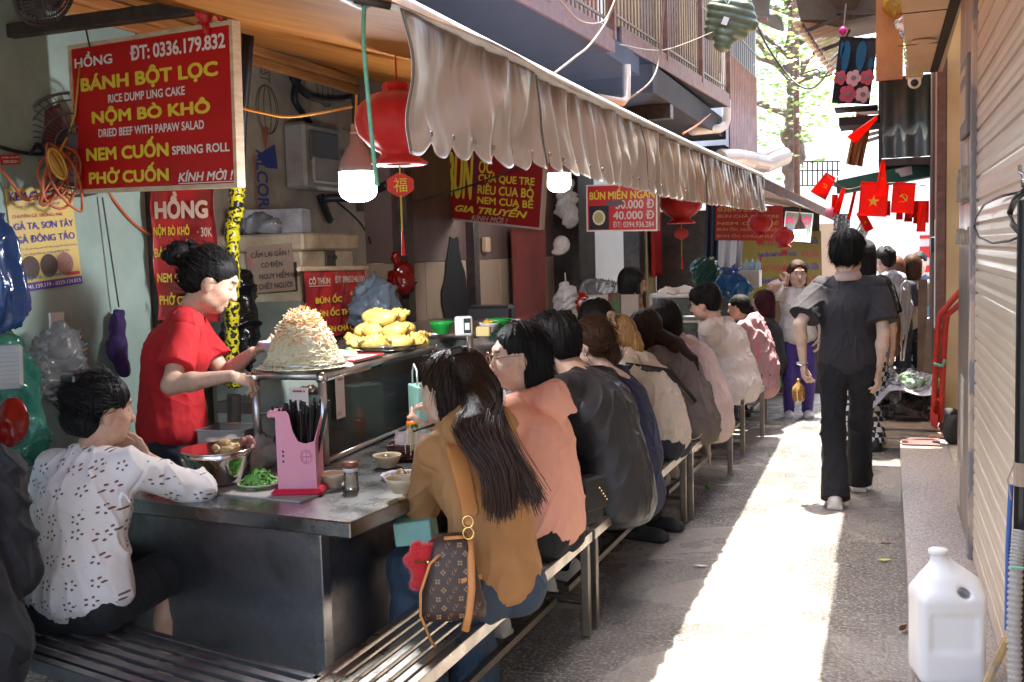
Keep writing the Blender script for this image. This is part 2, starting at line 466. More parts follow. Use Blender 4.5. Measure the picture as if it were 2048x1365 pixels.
# ------------------------------------------------------------------ materials shared by people
SKIN = mat('skin', (.5,.32,.23), rough=.5, vcol=True, nscale=30, bump=.08, bscale=300, sss=.06, spec=.35)
def cloth(name, c, c2=None, rough=.85, bump=.35, bscale=9, sheen=.02):
    c2 = c2 or tuple(v*.82 for v in c)
    new=name not in MATS; m=mat(name, c, rough=rough, c2=c2, nscale=5, sheen=sheen)
    if new:
        n,l=m.node_tree.nodes,m.node_tree.links; b=n['Principled BSDF']; tc=n.new('ShaderNodeTexCoord')
        def nz(sc,dist,det,st=(1,1,1)):
            mp=n.new('ShaderNodeMapping'); mp.inputs['Scale'].default_value=st; mp.inputs['Rotation'].default_value=(.5,.35,.2); l.new(tc.outputs['Object'],mp.inputs['Vector'])
            q=n.new('ShaderNodeTexNoise'); q.inputs['Scale'].default_value=sc; q.inputs['Distortion'].default_value=dist; q.inputs['Detail'].default_value=det; l.new(mp.outputs['Vector'],q.inputs['Vector']); return q.outputs['Fac']
        def mth(op,a,v):
            q=n.new('ShaderNodeMath'); q.operation=op; l.new(a,q.inputs[0])
            if isinstance(v,(int,float)): q.inputs[1].default_value=v
            else: l.new(v,q.inputs[1])
            return q.outputs[0]
        r=mth('ABSOLUTE',mth('SUBTRACT',nz(bscale*.55,1.0,1,(1.2,1.2,.9)),.5),0.0); r=mth('POWER',mth('SUBTRACT',1.0 and mth('MULTIPLY',r,-4.0),-1.0),1.0)
        r=mth('MAXIMUM',r,0.0); h=mth('ADD',mth('POWER',r,2.0),mth('MULTIPLY',nz(320,0,1),.05))
        bp=n.new('ShaderNodeBump'); bp.inputs['Strength'].default_value=min(1,bump*.9); bp.inputs['Distance'].default_value=.014
        l.new(h,bp.inputs['Height']); l.new(bp.outputs['Normal'],b.inputs['Normal'])
    return m
def hairmat(name, c, rough=.46):
    m = mat(name, c, rough=rough, c2=tuple(v*.45 for v in c), nscale=14, stretch=(9,9,.7), bump=.55, bscale=22, spec=.16)
    return m
H_BLACK = hairmat('black hair', (.012,.011,.011)); H_DKBROWN = hairmat('dark brown hair', (.035,.019,.013))
H_BROWN = hairmat('brown hair', (.07,.034,.02)); H_BLOND = hairmat('blond tips', (.42,.24,.1)); H_RED = hairmat('plum hair', (.07,.018,.022))
SHOEW = mat('shoe white', (.78,.76,.72), rough=.6, bump=.2); SHOED = mat('shoe dark', (.02,.02,.022), rough=.6)
EYEB = mat('eye dark', (.012,.009,.008), rough=.15); EYEW = mat('eye white', (.7,.66,.62), rough=.3)
BLACKP = mat('black plastic', (.012,.012,.013), rough=.3)

def Rz(a): c,s=math.cos(a),math.sin(a); return np.array([[c,-s,0],[s,c,0],[0,0,1.]])
def Rx(a): c,s=math.cos(a),math.sin(a); return np.array([[1,0,0],[0,c,-s],[0,s,c]])
def Ry(a): c,s=math.cos(a),math.sin(a); return np.array([[c,0,s],[0,1,0],[-s,0,c]])
def rot_about(v,ax,a):
    ax=nrm(ax); return v*math.cos(a)+np.cross(ax,v)*math.sin(a)+ax*np.dot(ax,v)*(1-math.cos(a))
def ik(Sh,T,l1,l2,hint):
    d=T-Sh; L=np.linalg.norm(d); L2=min(L,(l1+l2)*.995); t=d/L; T=Sh+t*L2
    a=(l1*l1-l2*l2+L2*L2)/(2*L2); h=math.sqrt(max(l1*l1-a*a,0))
    hp=np.array(hint,float); hp=hp-t*np.dot(hp,t); hp=nrm(hp)
    return Sh+t*a+hp*h, T
def folds(amp,freq,seed=0,stretch=(1,1,.45)):
    st=np.array(stretch)
    def f(p,n):
        q=p*freq*st; w=np.stack([vnoise(q*.6+seed+31),vnoise(q*.6+seed+57),vnoise(q*.6+seed+83)],1)*.9
        q=q*1.3; r=(1-np.abs(vnoise(q+w+seed)))**3; r2=(1-np.abs(vnoise(q*2.1+w*1.5+seed+9)))**3
        sg=np.tanh(p[:,0]*14); u=p[:,2]*.75+sg*p[:,0]*.95+.35*p[:,1]; v=p[:,2]*.6-sg*p[:,0]*.5
        g=np.stack([u*freq*2.3,v*freq*.55,sg*3+seed],1); cr=(1-np.abs(vnoise(g+w*.5)))**5; msk=np.clip(vnoise(q*.35+seed+5)*1.6+.55,0,1)
        return amp*(.7*vnoise(q*.45+seed)+.9*r+.5*r2+1.5*cr*msk-.9)*np.clip(1+1.5*n[:,2],0,1)
    return f
def strands(c,amp=.003,fine=70,zf=5):
    def f(p,n):
        q=p-c; th=np.arctan2(q[:,1],q[:,0])*.09*fine
        a=vnoise(np.stack([th,q[:,2]*zf,np.zeros(len(q))+3],1)); b=vnoise(np.stack([th*2.7,q[:,2]*zf*1.4,np.zeros(len(q))+9],1))
        return amp*(a+.6*b)
    return f

def hand(s,wr,d,pn,curl,thumb_side,sc=1.0,col=None,spread=.12,tcurl=.5,fing=None):
    """palm, four jointed fingers of unequal length and a thumb off the side of the palm"""
    d=nrm(d); pn=nrm(pn-d*np.dot(pn,d)); lat=nrm(np.cross(d,pn))*thumb_side
    R=np.stack([lat,d,pn]); K=.006
    s.ell(wr+d*.046*sc+pn*.004,(.037*sc,.052*sc,.0155*sc),R,.016,col)
    s.ell(wr+d*.03*sc+lat*.02*sc+pn*.01*sc,(.016*sc,.028*sc,.014*sc),R,.012,col)
    base=[(.027,.088,.072),(.009,.094,.082),(-.010,.090,.076),(-.027,.081,.060)]
    for i,(la,bd,L) in enumerate(base):
        p=wr+lat*la*sc+d*bd*sc; dv=nrm(d+lat*(la/.03)*spread); c=(fing[i] if fing else curl*(1+.12*i))
        r=(.0088,.0092,.0088,.0078)[i]*sc
        s.cone(wr+lat*la*.7*sc+d*.05*sc,p,r*1.25,r*1.08,.01,col)
        for j,fr in enumerate((.45,.31,.24)):
            dv=rot_about(dv,np.cross(dv,pn),c*(.75,1.0,.7)[j]); q=p+dv*L*fr*sc
            s.cone(p,q,r*(1.05-.1*j),r*(.97-.13*j),K,col); p=q
    t0=wr+d*.018*sc+lat*.028*sc+pn*.006*sc; dv=nrm(d*.75+lat*.62+pn*.28)
    for j,L in enumerate((.042,.032,.026)):
        q=t0+dv*L*sc; r=(.0125,.0108,.0092)[j]*sc; s.cone(t0,q,r*1.05,r,.008,col); t0=q
        dv=rot_about(dv,np.cross(dv,nrm(pn*.6-lat*.8)),tcurl*.6)

def person(label, loc, yaw, pose='sit', seat=.44, sc=1.0, lean=(8,14,20,10), tilt=0, twist=0, head=(0,0,0), male=False,
           lh=None, rh=None, lcurl=.5, rcurl=.5, lpalm=None, rpalm=None, lhd=None, rhd=None, lel=(-.5,-.3,-.6), rel=(.5,-.3,-.6), lf=None, rf=None,
           feet=None, knees=None, skin=(.52,.34,.25), shirt=None, trousers=None, shoes=None, hair=None, group=None, res=.006, face=True,
           build=1.0, sockets=None, hood=None, extra=None, bust=True, cat='person', hairfn=None, legskin=False, mouth=(.42,.14,.12), name='person', headsc=1.06):
    root=thing(name,label,cat,(loc[0],loc[1],loc[2] if len(loc)>2 else 0),group)
    R0=Rz(rad(yaw)); T0=np.array([loc[0],loc[1],loc[2] if len(loc)>2 else 0.0])
    tol=lambda p: None if p is None else R0.T@(np.array(p,float)-T0)
    dl=lambda v: None if v is None else R0.T@np.array(v,float)
    xf=(R0,T0); B=build
    hz=(seat+.085*sc) if pose=='sit' else .86*sc
    p0=np.array([0,0,hz])
    def dr(a): a=rad(a); t=rad(tilt); return np.array([math.sin(t)*math.cos(a),math.sin(a),math.cos(a)*math.cos(t)])
    d0,d1,d2,d3=(dr(a) for a in lean)
    ws=p0+.16*sc*d0; ch=ws+.19*sc*d1; nk=ch+.18*sc*d2; hc=nk+.165*sc*d3+np.array([0,.012,0])
    Rt=Rz(rad(twist)); rgt=Rt@np.array([1.,0,0])
    up=nrm(nk-ch); fw=nrm(np.cross(up,rgt)); 
    sw=(.185 if male else .158)*sc*B; shc=nk-up*.05*sc+fw*.012
    LS=shc-rgt*sw; RS=shc+rgt*sw
    l1,l2=.285*sc,.245*sc
    def arm(Sh,T,hint,side):
        T=tol(T) if T is not None else Sh+np.array([side*.06,.02,-.52*sc])
        hi=R0.T@np.array(hint,float) if False else np.array(hint,float)
        e,w=ik(Sh,T,l1,l2,hi); return e,w
    LE,LW=arm(LS,lh,lel,-1); RE,RW=arm(RS,rh,rel,1)
    hw=.088*sc
    LH=p0+np.array([-hw,0,-.02]); RH=p0+np.array([hw,0,-.02])
    if pose=='sit':
        kz=hz-.015; kl=knees or ((-.12,.40),(.12,.40)); ft=feet or ((-.12,.36),(.12,.36))
        LK,RK=[np.array([k[0]*sc,k[1]*sc,k[2]*sc if len(k)>2 else kz]) for k in kl]
        LF,RF=[np.array([q[0]*sc,q[1]*sc,(q[2] if len(q)>2 else 0)+.07*sc]) for q in ft]
    else:
        ft=feet or ((-.10,0,0),(.10,0,0))
        LF,RF=[np.array([q[0]*sc,q[1]*sc,q[2]*sc+.07*sc]) for q in ft]
        LK,_=ik(LH,LF,.42*sc,.40*sc,np.array([0,1,0])); RK,_=ik(RH,RF,.42*sc,.40*sc,np.array([0,1,0]))
    Rh=(Rt@Rz(rad(head[0]))@Rx(rad(head[1]))@Ry(rad(head[2])))       # columns: head axes
    hs=sc*headsc*(1.02 if male else 1.0)
    hp=lambda *q: hc+Rh@(np.array(q)*hs)
    RhT=Rh.T
    # ---------------- body: one continuous skin
    s=Solid(); sk=skin; lip=mouth
    def he(c,r,k,col=None,op=0): s.ell(hp(*c),np.array(r)*hs,RhT,k,col,op)
    he((0,-.014,.03),(.073,.093,.086),.03)
    he((0,.02,-.03),(.061,.066,.083),.04)
    he((0,.05,-.088),(.03,.028,.022),.03)
    for sx in (-1,1):
        he((sx*.036,.052,-.034),(.024,.026,.024),.03); he((sx*.074,-.004,-.012),(.011,.022,.033),.008)
        he((sx*.047,.018,-.07),(.022,.035,.025),.03)
    if face:
        s.cone(hp(0,.082,.012),hp(0,.1,-.03),.007*hs,.0125*hs,.014); s.ell(hp(0,.098,-.034),np.array((.017,.011,.009))*hs,RhT,.008)
        he((0,.079,.032),(.045,.012,.012),.02)
        for sx in (-1,1): he((sx*.03,.089,.004),(.017,.010,.009),.012,None,1)
        for sx in (-1,1): he((sx*.031,.074,.004),(.0155,.011,.0105),.004)
        s.cone(hp(-.015,.083,-.0575),hp(.015,.083,-.0575),.0065*hs,.0065*hs,.006); s.cone(hp(-.013,.082,-.068),hp(.013,.082,-.068),.0075*hs,.0075*hs,.006)
    nb=nk-up*.02
    s.cone(nb,hp(0,-.022,-.05),.058*sc*(1.1 if male else .98),.05*sc*(1.1 if male else .95),.04)
    s.cone(shc-rgt*sw*.6,shc+rgt*sw*.6,.05*sc,.05*sc,.05)
    s.ell(ch,(sw*.75,.085*sc,.15*sc),None,.05); s.ell(ws,(.105*sc,.08*sc,.13*sc),None,.05); s.ell(p0,(.13*sc,.09*sc,.1*sc),None,.05)
    ar=1.12*B if male else .96*B
    for (Sh,E,Wr,side,cu,pl,hd,fg) in ((LS,LE,LW,-1,lcurl,lpalm,lhd,lf),(RS,RE,RW,1,rcurl,rpalm,rhd,rf)):
        s.cone(Sh,E,.046*sc*ar,.037*sc*ar,.03); s.cone(E,E+(Wr-E)*.35,.037*sc*ar,.038*sc*ar,.02); s.cone(E+(Wr-E)*.35,Wr,.038*sc*ar,.0235*sc*ar,.02)
        fd=nrm(Wr-E); hd2=dl(hd) if hd is not None else fd
        pn=dl(pl) if pl is not None else np.cross(fd,np.array([0,0,1.]))*-side
        if np.linalg.norm(pn-hd2*np.dot(pn,hd2))<.1: pn=np.array([0,.3,-1.])
        hd2=nrm(hd2); pn=nrm(pn-hd2*np.dot(pn,hd2)); ts=side
        hand(s,Wr,hd2,pn,cu,ts,sc*(1.06 if male else .96),None,fing=fg)
    for (Hh,K,Ft) in ((LH,LK,LF),(RH,RK,RF)):
        s.cone(Hh,K,.068*sc,.05*sc,.04); s.cone(K,K+(Ft-K)*.4,.05*sc,.048*sc,.03); s.cone(K+(Ft-K)*.4,Ft,.048*sc,.034*sc,.03)
        s.cone(Ft+np.array([0,-.03,-.035])*sc,Ft+np.array([0,.12,-.045])*sc,.03*sc,.026*sc,.03)
    marks=[]
    if res>=.0065: lip=(sk[0]*.85,sk[1]*.62,sk[2]*.6)
    if face:
        for sx in (-1,1):
            marks+= [(hp(sx*.031,.087,.0285),np.array((.019,.02,.0032))*hs,RhT,(.03,.02,.016)),
                     (hp(sx*.0305,.09,.0035),np.array((.0125,.02,.0042))*hs,RhT,(.5,.45,.42)),
                     (hp(sx*.0305,.09,.0075),np.array((.0145,.02,.0022))*hs,RhT,(.02,.014,.012)),
                     (hp(sx*.0305,.09,.0035),np.array((.005,.022,.0045))*hs,RhT,(.015,.01,.009))]
        marks+= [(hp(0,.09,-.0585),np.array((.019,.02,.0055))*hs,RhT,lip),(hp(0,.09,-.068),np.array((.016,.02,.006))*hs,RhT,lip),
                 (hp(0,.09,-.063),np.array((.017,.022,.0013))*hs,RhT,tuple(v*(.35 if res<.0065 else .8) for v in lip))]
    for sx in (-1,1): marks.append((hp(sx*.06,.05,-.04),np.array((.03,.03,.025))*hs,RhT,(sk[0]*1.03,sk[1]*.93,sk[2]*.9)))
    solid(s,'body',res,[SKIN],root,default=sk,xf=xf,marks=marks)
    # ---------------- shirt
    if shirt:
        g=shirt.get('ease',.012); sl=shirt.get('sleeve',.5); q=Solid(); K=.06
        hem=shirt.get('hem',-.06)
        wb=shirt.get('belly',1.0)
        q.ell(ch-up*.01,(sw*.93+g,(.118 if male else .108)*sc*B+g,.165*sc),np.stack([rgt,fw,up]),K)
        q.ell(ws,(.148*sc*B+g,(.106*sc*B+g)*wb,.16*sc),None,K)
        q.ell(p0+np.array([0,.01,.03]),(.168*sc*B+g,(.118*sc*B+g)*wb,.13*sc),None,K)
        if hem<-.1: q.ell(p0+np.array([0,-.005,hem*.5]),(.178*sc*B+g,.114*sc*B+g,.15*sc),None,K)
        q.cone(shc-rgt*sw*.86,shc+rgt*sw*.86,.052*sc+g*.6,.052*sc+g*.6,K)
        q.cone(nk-up*.03-rgt*.03,nk-up*.03+rgt*.03,.058*sc,.058*sc,.04)
        if not male and bust:
            for sx in (-1,1): q.ell(ch+fw*.07*sc+rgt*sx*.06*sc+up*.0,.058*sc+g*.5,None,.05)
        if hood:
            H_=hood if hood is not True else 1.0; hb=nk-fw*.085*sc*H_**.5-up*.015*sc*H_
            q.ell(hb,(.125*sc*H_,.055*sc,.075*sc*H_),np.stack([rgt,fw,up]),.03); q.ell(hb-up*.06*sc*H_-fw*.012,(.085*sc*H_,.045*sc,.085*sc*H_),np.stack([rgt,fw,up]),.03)
            q.cone(nk-rgt*.085*sc+fw*.02,nk-rgt*.05*sc-fw*.08*sc,.032*sc,.04*sc,.03); q.cone(nk+rgt*.085*sc+fw*.02,nk+rgt*.05*sc-fw*.08*sc,.032*sc,.04*sc,.03)
        wd=shirt.get('wide',1.0)
        for (Sh,E,Wr) in ((LS,LE,LW),(RS,RE,RW)):
            if sl<=1.0:
                e=Sh+(E-Sh)*min(sl,1); q.cone(Sh,e,.054*sc*ar+g*.5,(.046*sc*ar+g)*wd,.026,None,True)
            else:
                f=Wr if sl>=2 else E+(Wr-E)*(sl-1)
                q.cone(Sh,E,.053*sc*ar+g*.5,.045*sc*ar+g*.8,.024); q.cone(E,f,(.045*sc*ar+g*.8),(.031*sc*ar+g*.8)*wd,.02,None,sl<2)
        if shirt.get('collar') and 'collar_mat' not in shirt: q.cone(nk-up*.01,hp(0,-.035,-.085),.064*sc,.06*sc,.01)
        if hem>-.1 or pose!='sit': q.cut((0,-.25*math.sin(rad(lean[0])),-1),p0+np.array([0,0,hem]))
        else: q.cut((0,0,-1),p0+np.array([0,0,hem]))
        nc=shirt.get('neck',.0); hn=-nrm((0,-.25*math.sin(rad(lean[0])),-1) if hem>-.1 or pose!='sit' else (0,0,-1)); hd=float(np.dot(hn,p0+np.array([0,0,hem])))
        def seam(p):                                                  # armhole, hem and back seams pressed into the cloth
            z=-.0028*np.exp(-((p@hn-hd-.024)/.004)**2)
            for Sh,E in ((LS,LE),(RS,RE)):
                a=nrm(E-Sh); d=(p-Sh-a*.012)@a; z=z-.004*np.exp(-(d/.0055)**2)*(np.linalg.norm(p-Sh,axis=1)<.115)
            if sl>1.5:
                for E,Wr in ((LE,LW),(RE,RW)): a=nrm(Wr-E); d=(p-Wr+a*.05)@a; z=z-.004*np.exp(-(d/.005)**2)*(np.linalg.norm(p-Wr,axis=1)<.09)
            return z
        fo=folds(shirt.get('amp',.007),shirt.get('freq',9),seed=sum(map(ord,label))%97)
        q.ell(nk+up*(.075-nc)*sc+fw*.035*sc,(.066*sc,.072*sc,.06*sc),np.stack([rgt,fw,up]),.01,None,1) if not shirt.get('collar') else None
        o=solid(q,shirt.get('name','shirt'),shirt.get('res',res*1.15),[shirt['mat']],root,disp=(lambda p,n_:fo(p,n_)*np.clip((p@hn-hd)/.05,0,1)+seam(p)),xf=xf,
                default=(1,1,1) if shirt.get('vc') else None)
        if 'collar_mat' in shirt:
            na=nrm(hp(0,-.03,-.05)-nk); c=MB(); c.lathe(R0@(nk+fw*.008)+T0,[(.07*sc,-.01),(.064*sc,.052),(.066*sc,.056),(.072*sc,.056),(.094*sc,.008),(.09*sc,.0)],32,0,frame(R0@na,R0@rgt)); c.build('collar',shirt['collar_mat'],root,True)
    # ---------------- trousers
    if trousers:
        g=trousers.get('ease',.012); fl=trousers.get('flare',.0); ln=trousers.get('len',1.0); q=Solid()
        q.ell(p0,(.148*sc*B,.098*sc*B,.115*sc),None,.05)
        for sx in ((-1,1) if not shirt or shirt.get('hem',-.06)>-.1 else ()): q.ell(p0+np.array([sx*.08*sc,-.035*sc,-.02*sc]),(.08*sc*B,.07*sc*B,.08*sc),None,.05)
        q.cut((0,-.1,1),p0+np.array([0,0,.09*sc]))
        for (Hh,K_,Ft) in ((LH,LK,LF),(RH,RK,RF)):
            q.cone(Hh,K_,.086*sc*B+g*.5,.062*sc*B+g,.05) if ln>.5 else q.cone(Hh,Hh+(K_-Hh)*ln*2,.086*sc*B+g*.5,.07*sc*B+g,.05,None,True)
            if ln>.5:
                e=K_+(Ft-K_)*min(1,(ln-.5)*2)+np.array([0,0,-.02]); q.cone(K_,e,.06*sc*B+g,.044*sc*B+g+fl,.04,None,True)
        solid(q,trousers.get('name','trousers'),res*1.25,[trousers['mat']],root,disp=folds(.007,9,seed=5+sum(map(ord,label))%31,stretch=(1,1,.6)),xf=xf)
    # ---------------- shoes
    if shoes:
        for (K_,Ft,side) in ((LK,LF,-1),(RK,RF,1)):
            fz=Ft[2]-.07*sc; q=Solid(); b=Ft+np.array([0,0,-.07*sc])
            dz=np.array([side*.03,1,0]); 
            pit=shoes.get('pitch',{}).get(side,0.0)
            Rf=Rx(-pit)
            tl=lambda v: b+Rf@np.array(v)*sc
            q.ell(tl((0,.06,.03)),np.array((.044,.135,.05))*sc,Rf.T,.02); q.ell(tl((0,-.03,.05)),np.array((.038,.055,.06))*sc,Rf.T,.03); q.ell(tl((side*.004,.14,.025)),np.array((.046,.06,.035))*sc,Rf.T,.03)
            q.box(tl((side*.002,.055,.012)),np.array((.046,.135,.014))*sc,.012,Rf.T,.01,c=shoes.get('sole',(.7,.69,.66)))
            q.cut(-(Rf@np.array([0,0,1.])),b)
            solid(q,'shoe',res*1.1,[shoes['mat']],root,xf=xf,default=shoes.get('col') )
    # ---------------- hair
    if hair:
        st=hair['style']; q=Solid()
        def e(c,r,k=.03,op=0): q.ell(hp(*c),np.array(r)*hs,RhT,k,None,op)
        top=hair.get('vol',1.0)
        if st=='short':
            e((0,-.018,.045),(.083*top,.103*top,.088*top)); e((0,-.05,-.005),(.074*top,.062,.075))
            if hair.get('smooth'): e((0,-.035,.0),(.090,.085,.062),.03)
            for i in range(0 if hair.get('smooth') else 16):
                a=RNG.uniform(0,2*PI); el_=RNG.uniform(.2,1.4); cc=np.array([.08*math.cos(a)*math.cos(el_),.1*math.sin(a)*math.cos(el_)-.015,.045+.085*math.sin(el_)])*np.array([top]*3)
                q.cone(hp(*cc*.97),hp(*(cc*1.0+np.array([.014,.02,-.02])*RNG.uniform(-1,1,3))),.016*hs,.008*hs,.02)
            e((0,.085,-.055),(.085,.06,.095),.012,1); e((0,.115,.0),(.06,.05,.045),.012,1)
            for sx in (-1,1): e((sx*.085,.01,-.045),(.03,.04,.045),.01,1)
            q.cut(-(Rh@np.array([0,-.35,1.])),hp(0,-.09,-.075))
            if hair.get('fringe'):
                for i in range(14):
                    x=-.06+.12*i/13; q.cone(hp(x*.8,.06,.1),hp(x,.092-.25*x*x*8,.045+RNG.uniform(-.006,.006)),.016*hs,.006*hs,.012)
        else:
            e((0,-.016,.042),(.081*top,.1*top,.086*top)); e((0,-.045,.0),(.077*top,.07,.082))
            e((0,.092,-.045),(.062,.05,.09),.016,1)
            if st in ('bob','long','part'):
                L=hair.get('len',.16)
                for sx in (-1,1):
                    e((sx*.072,-.018-(.032 if st=='part' else 0),-.05-L*.15),(.024,.055 if st=='part' else .062,.075+L*.35),.03)
                    if st!='part': e((sx*.066,.035,.015),(.02,.04,.055),.03)
                e((0,-.07,-.05-L*.2),(.085*hair.get('w',1),.042,.09+L*.4),.03)
                e((0,.105,-.05),(.05,.045,.1),.012,1)
                if st=='part': e((0,.105,.02),(.055,.055,.062),.014,1)
                q.cut(-(Rh@np.array([0,0.0,1.])),hp(0,0,-.05-L))
            if st=='bun':
                e((0,.105,.0),(.06,.05,.062),.014,1)
                b=hair.get('bun',(0,-.115,.05)); e(b,(.048,.042,.046),.025); e((b[0]+.02,b[1]-.012,b[2]-.02),(.03,.026,.032),.012); e((b[0]-.022,b[1]-.01,b[2]+.012),(.028,.026,.026),.012)
                for sx in (-1,1): e((sx*.085,.015,-.05),(.03,.05,.055),.012,1)
                q.cut(-(Rh@np.array([0,-.45,1.])),hp(0,-.08,-.085))
            if st=='pony':
                e((0,-.1,-.02),(.03,.035,.03),.03); q.chain([hp(0,-.105,-.02),hp(0,-.12,-.07),hp(0,-.115,-.12)],[.028,.026,.010],.03)
                q.cut(-(Rh@np.array([0,-.45,1.])),hp(0,-.08,-.2))
        if hair.get('fall'):
            for pts,rs in hair['fall']: q.chain([tol(p) for p in pts],rs,.03)
        o=solid(q,'hair',hair.get('res',res),[hair['mat']],root,disp=strands(hc,hair.get('amp',.0035)),xf=xf)
        if hair.get('fly',res<.0062):                                 # fine strands lying on and lifting off the mass
            n_=len(o.data.vertices); vv=np.empty(n_*3,np.float32); o.data.vertices.foreach_get('co',vv); vv=vv.reshape(-1,3).astype(float); nv=np.empty(n_*3,np.float32); o.data.vertices.foreach_get('normal',nv); nv=nv.reshape(-1,3).astype(float)
            crown=R0@hp(0,-.02,.12)+T0; tail=R0@hp(*(hair.get('bun',(0,-.11,.0))))+T0; gat=st in('bun','pony'); mbs=MB()
            for i in RNG.integers(0,n_,900):
                p=vv[i]; nn_=nv[i]
                if float(np.dot(p-(R0@hc+T0),R0@Rh[:,1]))>(.0 if st=='part' else .045)*hs and st!='short': continue
                flow=(tail-p) if gat else (nrm(p-crown)+np.array([0,0,-1.1 if st!='short' else -.3]))
                if gat and np.linalg.norm(tail-p)<.055: continue
                pts=[p-nn_*.0015]; L_=hair.get('sl',.036 if st=='short' else .075)*RNG.uniform(.6,1.2); lift=(RNG.uniform(-.03,.03) if st=='short' else RNG.uniform(-.02,.10))+(.25 if RNG.random()<.04 else 0)
                for k in range(4):
                    f=flow-nn_*np.dot(flow,nn_); d_=nrm(nrm(f)+nn_*lift+RNG.normal(0,.08,3)); p=p+d_*L_/4; pts.append(p+nn_*.0008)
                mbs.tube(pts,[.0011,.0012,.0011,.0009,.0005],3,0,False)
            mbs.build('hair_strands',hair['mat'],root,True)
    J=dict(p0=p0,ws=ws,ch=ch,nk=nk,hc=hc,LS=LS,RS=RS,LE=LE,RE=RE,LW=LW,RW=RW,up=up,fw=fw,rgt=rgt,LK=LK,RK=RK,LF=LF,RF=RF)
    J={k:(R0@v+(T0 if k not in('up','fw','rgt') else 0)) for k,v in J.items()}
    J['root']=root; J['hp']=lambda *a: R0@hp(*a)+T0; J['Rh']=R0@Rh; J['hs']=hs; J['R0']=R0; J['T0']=T0
    return J

# ================================================================== SETTING
def ground_material():
    m=bpy.data.materials.new('wet concrete'); m.use_nodes=True; n,l=m.node_tree.nodes,m.node_tree.links; b=n['Principled BSDF']
    tc=n.new('ShaderNodeTexCoord')
    def noise(sc,det=6,rough=.6,dist=0): 
        q=n.new('ShaderNodeTexNoise'); q.inputs['Scale'].default_value=sc; q.inputs['Detail'].default_value=det; q.inputs['Roughness'].default_value=rough; q.inputs['Distortion'].default_value=dist
        l.new(tc.outputs['Object'],q.inputs['Vector']); return q.outputs['Fac']
    def mapr(s,a,b_,c,d):
        q=n.new('ShaderNodeMapRange'); q.inputs[1].default_value=a;q.inputs[2].default_value=b_;q.inputs[3].default_value=c;q.inputs[4].default_value=d; l.new(s,q.inputs[0]); return q.outputs[0]
    def mixc(f,a,b_):
        q=n.new('ShaderNodeMix'); q.data_type='RGBA'; l.new(f,q.inputs[0])
        for i,v in ((6,a),(7,b_)):
            if isinstance(v,tuple): q.inputs[i].default_value=(*v,1)
            else: l.new(v,q.inputs[i])
        return q.outputs[2]
    wet=mapr(noise(1.1,5,.6,.8),.42,.62,0,1)
    grain=mapr(noise(58,3),.50,.60,0,1); blot=mapr(noise(7,8,.7),.35,.66,0,1)
    dry=mixc(blot,(.20,.18,.16),(.29,.265,.24)); dark=mixc(blot,(.09,.08,.07),(.16,.145,.13))
    c=mixc(wet,dark,dry); c2=mixc(grain,c,(.46,.43,.39))
    mm=n.new('ShaderNodeMix'); mm.data_type='RGBA'; mm.inputs[0].default_value=.45; l.new(c,mm.inputs[6]); l.new(c2,mm.inputs[7]); l.new(mm.outputs[2],b.inputs['Base Color'])
    l.new(mapr(wet,0,1,.10,.36),b.inputs['Roughness'])
    b.inputs['Specular IOR Level'].default_value=.75
    bp=n.new('ShaderNodeBump'); bp.inputs['Strength'].default_value=.8; bp.inputs['Distance'].default_value=.016
    a=n.new('ShaderNodeMath'); a.operation='ADD'; l.new(noise(75,3,.6),a.inputs[0]); l.new(noise(16,4,.6),a.inputs[1]); l.new(a.outputs[0],bp.inputs['Height']); l.new(bp.outputs['Normal'],b.inputs['Normal'])
    return m
ROAD=ground_material()
GRANITE=mat('granite',(.42,.37,.34),rough=.3,c2=(.20,.175,.16),nscale=110,contrast=(.42,.6),rough2=.5,bump=.12,bscale=60)
def gz_(y): return -.06*max(0,y-9.0)
mb=MB()
ys=[-8,-2,2,4,6,8,9]+[10+i*2 for i in range(12)]+[60]; xs=[-30,-4,-2,-1,-.5,0,.3,1,30]
mb.sheet(lambda u,v:(xs[round(u*(len(xs)-1))],ys[round(v*(len(ys)-1))],gz_(min(ys[round(v*(len(ys)-1))],22))),len(xs)-1,len(ys)-1)
tag(mb.build('alley_ground',ROAD),'wet patchy concrete floor of the narrow alley','ground',kind='structure')
mb=MB(); mb.prism([(.115,-3,0),(.105,3.5,0),(.112,6.6,0),(.13,8.45,0),(3,8.45,0),(3,-3,0)],(0,0,.13))
# worn front edge
tag(mb.build('pavement',GRANITE),'raised granite step along the right side of the alley','pavement',kind='structure')
mb=MB(); mb.prism([(.44,6.0,.134),(.44,7.95,.134),(1.2,7.95,.134),(1.2,6.0,.134)],(0,0,.004))
tag(mb.build('doorstep_tiles',mat('cream tile',(.52,.46,.37),rough=.25,c2=(.4,.34,.27),nscale=14,bump=.1)),'cream floor tiles at the foot of the tan doorway','tiles',kind='structure')

